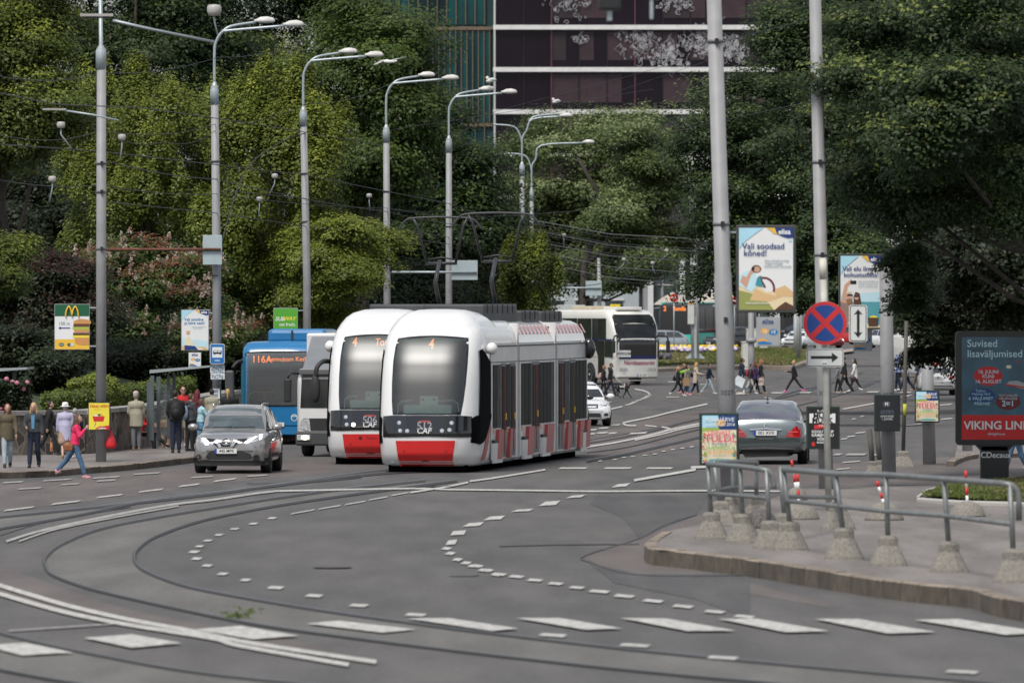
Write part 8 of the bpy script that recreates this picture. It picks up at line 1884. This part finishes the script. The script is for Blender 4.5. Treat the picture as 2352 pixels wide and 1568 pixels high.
person('k', 'woman in a red top and sunglasses facing the viewer behind the man with the backpack', 420, 1026, 138, 10, dict(L=(2, 0), R=(-2, 0), aL=(20, 90, 8, 10), aR=(10, 70, 8, 10)), REDC, .96, BEI, SHW, 'auburn', 'short', .15, glasses=True, lower='shorts', group=GQ)
person('l', 'boy in a dark grey hoodie with a blue grey backpack facing right', 436, 1036, 132, 130, STAND, CHAR, .90, BKC, SHB, 'brown', 'short', .15, hood=True, group=GQ, bulk=1.08)
person('m', 'girl in a pale blue top and denim vest holding her hand to her mouth', 461, 1040, 124, 110, dict(L=(3, 0), R=(-3, 0), aL=(30, 120, 10, 20), aR=(4, 20)), CYN, .98, JBL, SHW, 'brown', 'bob', .15, group=GQ)
person('n', 'woman with dark red hair and a maroon jacket beside the second post', 452, 1018, 122, 150, STAND, MAR, .88, BKC, SHB, 'red', 'long', .15, group=GQ)
person('o', 'person in a beige jacket and cyan scarf half hidden by the second post', 486, 1012, 118, 170, STAND, BEI, .85, NVY, SHB, 'dark', 'short', .15, group=GQ, skin=SKT)
person('p', 'blonde woman with a long ponytail and black jacket right of the second post', 523, 1012, 118, 182, STAND, BKC, .85, NVY, SHB, 'blonde', 'pony', .15, group=GQ)
person('q', 'fair haired person in black behind the ponytail woman', 533, 1004, 108, 165, STAND, BKC, .85, NVY, SHB, 'blonde', 'long', .15, group=GQ)
# crossing
person('r', 'woman in black with a pale pink backpack walking right beside the dog owner', 1386, 912, 74, 90, walkp(16, 1, 10), BKC, .92, BKC, SHW, 'ginger', 'bob', group=GX, lower='leggings')
person('s', 'man in a black leather jacket over a white hoodie leading the black dog', 1402, 909, 77, 85, walkp(20, 1, 12), LEA, .92, NVY, SHB, 'brown', 'short', group=GX, glasses=True, inner=WHC, hood=True, bulk=1.08, skin=SKT)
person('t', 'blonde girl in black leggings with a small black backpack', 1557, 909, 70, 88, walkp(26, -1, 14), BKC, .90, BKC, SHW, 'blonde', 'pony', group=GX, lower='leggings')
person('u', 'girl in black with a flower in her hair carrying a green roll', 1570, 905, 70, 88, walkp(16, 1, 10), BKC, .9, BKC, SHR_, 'ginger', 'bob', group=GX, lower='leggings')
person('v', 'dark haired woman in a grey beige jacket with a paper shopping bag', 1577, 907, 70, 70, walkp(15, 1, 8), CM('grey_beige', (.34, .29, .26)), .85, DEN, SHR_, 'dark', 'bob', group=GX)
person('w', 'blonde woman in a light beige coat with a black shoulder bag', 1598, 906, 74, 85, dict(L=(12, 4), R=(-10, 14), aL=(20, 60, 9, 10), aR=(15, 60)), CM('light_beige', (.55, .46, .37)), .62, NVY, SHT, 'blonde', 'long', group=GX, glasses=True, bulk=1.1)
person('x', 'person in a dark blue jacket mostly hidden by the thick grey pole', 1628, 904, 72, 80, W26, NVY, .88, LDEN, SHW, 'dark', 'short', group=GX)
person('y', 'man in a navy shirt and light jeans carrying a big white bag', 1703, 906, 86, 100, walkp(20, -1, 6), NVY, .86, LDEN, SHT, 'dark', 'short', group=GX, head=(0, -14), skin=SKT, bulk=1.08)
person('z', 'person with a red and grey backpack and white trousers', 1724, 904, 70, 92, walkp(22, 1), CHAR, .9, CM('pale_trousers', (.5, .5, .48)), SHW, 'dark', 'short', group=GX)
person('za', 'girl in a purple jacket with a red hair bow', 1735, 904, 72, 92, walkp(18, -1), PUR, .84, BKC, SHB, 'brown', 'bob', group=GX, lower='leggings')
person('zb', 'auburn haired woman in a black leather jacket carrying a printed bag', 1747, 904, 80, 90, walkp(17, 1, 8), LEA, .95, NVY, SHT, 'ginger', 'long', group=GX)
person('zc', 'blonde girl with a bun in black striding left in pink shoes', 1824, 901, 78, -90, dict(L=(33, 4), R=(-32, 10), aL=(20, 80, 8, 0), aR=(-24, 10), lean=2), LEA, .90, BKC, SHP, 'blonde', 'bun', group=GX, glasses=True, lower='leggings')
person('zd', 'person in a grey jacket half hidden behind the sign post', 1925, 903, 66, -88, walkp(14, 1), CM('mid_grey', (.26, .27, .29)), .88, BKC, SHT, 'brown', 'bob', group=GX, lower='leggings')
person('ze', 'tall man in black walking left behind the arrow plate', 1940, 901, 84, -92, walkp(22, -1, 10), BKC, .86, BKC, SHB, 'dark', 'short', group=GX)
person('zf', 'woman in a long white jacket carrying a dark handbag', 1964, 899, 77, -90, walkp(20, 1, 10), WHC, .66, BKC, SHW, 'dark', 'long', group=GX, lower='leggings')
person('zg', 'person in a sky blue hoodie left of the thin leaning post', 2062, 898, 82, -90, walkp(8, 1, 8), SKYC, .9, NVY, SHW, 'brown', 'short', hood='up', group=GX)
person('zh', 'person in dark jeans striding behind the thin leaning post', 2082, 898, 80, -88, walkp(24, -1, 10), CM('pale_shirt', (.5, .55, .52)), .95, NVY, SHB, 'brown', 'short', group=GX)
person('zi', 'man in a navy jacket and khaki trousers walking left past the pale pole', 2108, 897, 82, -90, walkp(20, 1, 10), CM('slate', (.06, .075, .10)), .92, KHA, SHT, 'ginger', 'short', group=GX, bulk=1.08)
person('zj', 'person in a dark slate top right of the pale pole', 2144, 899, 80, -90, walkp(14, -1, 10), CHAR, .9, NVY, SHB, 'dark', 'short', group=GX)
person('zk', 'person in blue jeans walking behind the tall poster stand', 2333, 1089, 155, -60, walkp(20, 1, 8), NVY, .92, DEN, SHW, 'brown', 'short', .12)
# things they carry
bag('phone', 'dark phone in the hand of the blonde girl', 'b', (-.12, -.30, 1.10), BLKP, (.07, .02, .14), cat='phone')
bag('carrier_bag', 'black carrier bag held by the woman in the lavender coat', 'd', (.34, .02, .50), BKC, (.08, .34, .46), tilt=.15)
bag('handbag', 'small tan bag beside the black carrier bag', 'd', (.42, .08, .44), LEAT, (.10, .26, .30))
bag('handbag', 'rust brown shoulder bag of the girl in the pink jacket', 'f', (-.20, .16, .86), LEAB, (.16, .30, .26))
bag('handbag', 'tan leather bag of the woman in the brown jacket', 'i', (.02, -.24 + .45, .80), LEAT, (.34, .14, .28))
bag('backpack', 'large black backpack worn by the man in navy jeans', 'j', (0, .20, 1.20), M('pack_black', (.010, .010, .011), .7), (.36, .22, .50))
bag('backpack', 'blue grey backpack worn by the boy in the hoodie', 'l', (0, .20, 1.18), CM('pack_blue', (.20, .26, .33)), (.30, .20, .46))
bag('backpack', 'pale pink backpack of the woman next to the dog owner', 'r', (0, .18, 1.15), CM('pack_pink', (.60, .36, .34)), (.28, .18, .38))
bag('backpack', 'small black backpack low on the blonde girl in leggings', 't', (0, .20, 1.02), BKC, (.26, .16, .34))
bag('paper_bag', 'brown paper shopping bag in front of the grey beige jacket', 'v', (-.22, -.05, .76), M('kraft_paper', (.38, .24, .13), .8), (.36, .16, .46), rot=-.9)
bag('backpack', 'black shoulder bag of the woman in the light beige coat', 'w', (.22, .14, 1.10), LEA, (.22, .40, .34))
bag('shopping_bag', 'big white shopping bag carried by the man in light jeans', 'y', (-.26, .15, .62), M('bag_white', (.75, .80, .85), .5), (.06, .52, .44), tilt=0)
bpy.data.objects['shopping_bag'].rotation_euler.x = .5
bag('backpack', 'red and grey backpack on the crossing', 'z', (0, .20, 1.18), CM('pack_red', (.28, .03, .04)), (.30, .22, .48))
bag('printed_bag', 'cream tote with dark pink letters BA on the crossing', 'zb', (-.24, -.02, .62), CM('tote_cream', (.55, .48, .42)), (.06, .28, .38), text='BA')
bag('handbag', 'dark handbag of the woman in the white jacket', 'zf', (.22, -.10, .66), M('bag_plum', (.035, .015, .02), .4), (.12, .36, .30))
b = MB(); o, g, k = PEOPLE['u']; t = thing('rolled_mat', 'bright green roll carried on the crossing', 'roll', g + Vector((.05, -.2, 1.20 * k))); b.tube([(-.22, 0, .02), (.22, 0, .16)], .07, M('lime_roll', (.25, .60, .03), .7), 12); b.build('roll', t)
b = MB(); o, g, k = PEOPLE['u']; b.ell((0, -.02, 1.72), (.05, .05, .04), WHC); b.build('hair_flower', o)
b = MB(); o, g, k = PEOPLE['za']; b.ell((0, .06, 1.74), (.07, .05, .05), REDC); b.build('hair_bow', o)
# guide dog
def dog():
    g = G(1430, 914); o = thing('dog', 'black guide dog in a white harness trotting right on the road', 'dog', g, rad(90)); k = .80; DK = M('dog_coat', (.014, .013, .013), .55, var=.3, sc=8)
    b = MB()
    b.ell((0, -.18, .60), (.125, .20, .165), DK); b.ell((0, .02, .60), (.115, .25, .135), DK); b.ell((0, .26, .60), (.11, .16, .13), DK)
    cap_tube(b, (0, -.28, .66), (0, -.44, .78), .095, .07, DK); b.ell((0, -.50, .82), (.075, .10, .075), DK); cap_tube(b, (0, -.56, .80), (0, -.68, .76), .048, .036, DK)
    for s_ in (-1, 1): b.ell((s_ * .075, -.47, .79), (.018, .045, .065), DK)
    for s_, fr_, a in ((-1, 1, -.16), (1, 1, .14), (-1, 0, .14), (1, 0, -.12)):
        if fr_: e = (s_ * .08, -.22, .50); kn = (s_ * .08, -.22 + a * .6, .27); pw = (s_ * .08, -.22 + a * 1.5, .05)
        else: e = (s_ * .085, .27, .52); kn = (s_ * .085, .22 + a * .5, .34); hk = (s_ * .085, .38 + a * .8, .20); pw = (s_ * .085, .32 + a * 1.5, .05)
        cap_tube(b, e, kn, .062 if fr_ else .078, .036, DK)
        if fr_: cap_tube(b, kn, pw, .034, .026, DK)
        else: cap_tube(b, kn, hk, .038, .027, DK); cap_tube(b, hk, pw, .027, .024, DK)
        b.ell((pw[0], pw[1] - .03, .03), (.034, .055, .028), DK)
    q = remesh(b, 'body', o, DK, .018, 2)
    b = MB(); cc2 = catmull([(0, .40, .62), (0, .52, .48), (0, .62, .42), (0, .70, .46), (0, .73, .56)], 5); b.tube([Vector(p) for p in cc2], [.030 - .018 * i / len(cc2) for i in range(len(cc2))], DK, 8); b.build('tail', o)
    b = MB(); HW = CM('harness', (.60, .60, .56))
    b.tube([(.14 * math.cos(t), -.10, .60 + .18 * math.sin(t)) for t in [math.pi * 2 * q_ / 16 for q_ in range(17)]], .022, HW, 6); b.tube([(.115 * math.cos(t), -.33, .68 + .12 * math.sin(t)) for t in [math.pi * 2 * q_ / 16 for q_ in range(17)]], .016, CM('collar_pink', (.6, .1, .2)), 6)
    for s_ in (-1, 1): b.tube([(s_ * .13, -.10, .66), (s_ * .12, .10, .84), (s_ * .10, .34, 1.04)], .016, HW, 6); b.box((s_ * .13, .04, .62), (.01, .24, .09), HW)
    b.tube([(-.1, .34, 1.04), (.1, .34, 1.04)], .016, HW, 6); b.build('harness', o); o.scale = (k, k, k)
dog()
# coach driver behind the glass
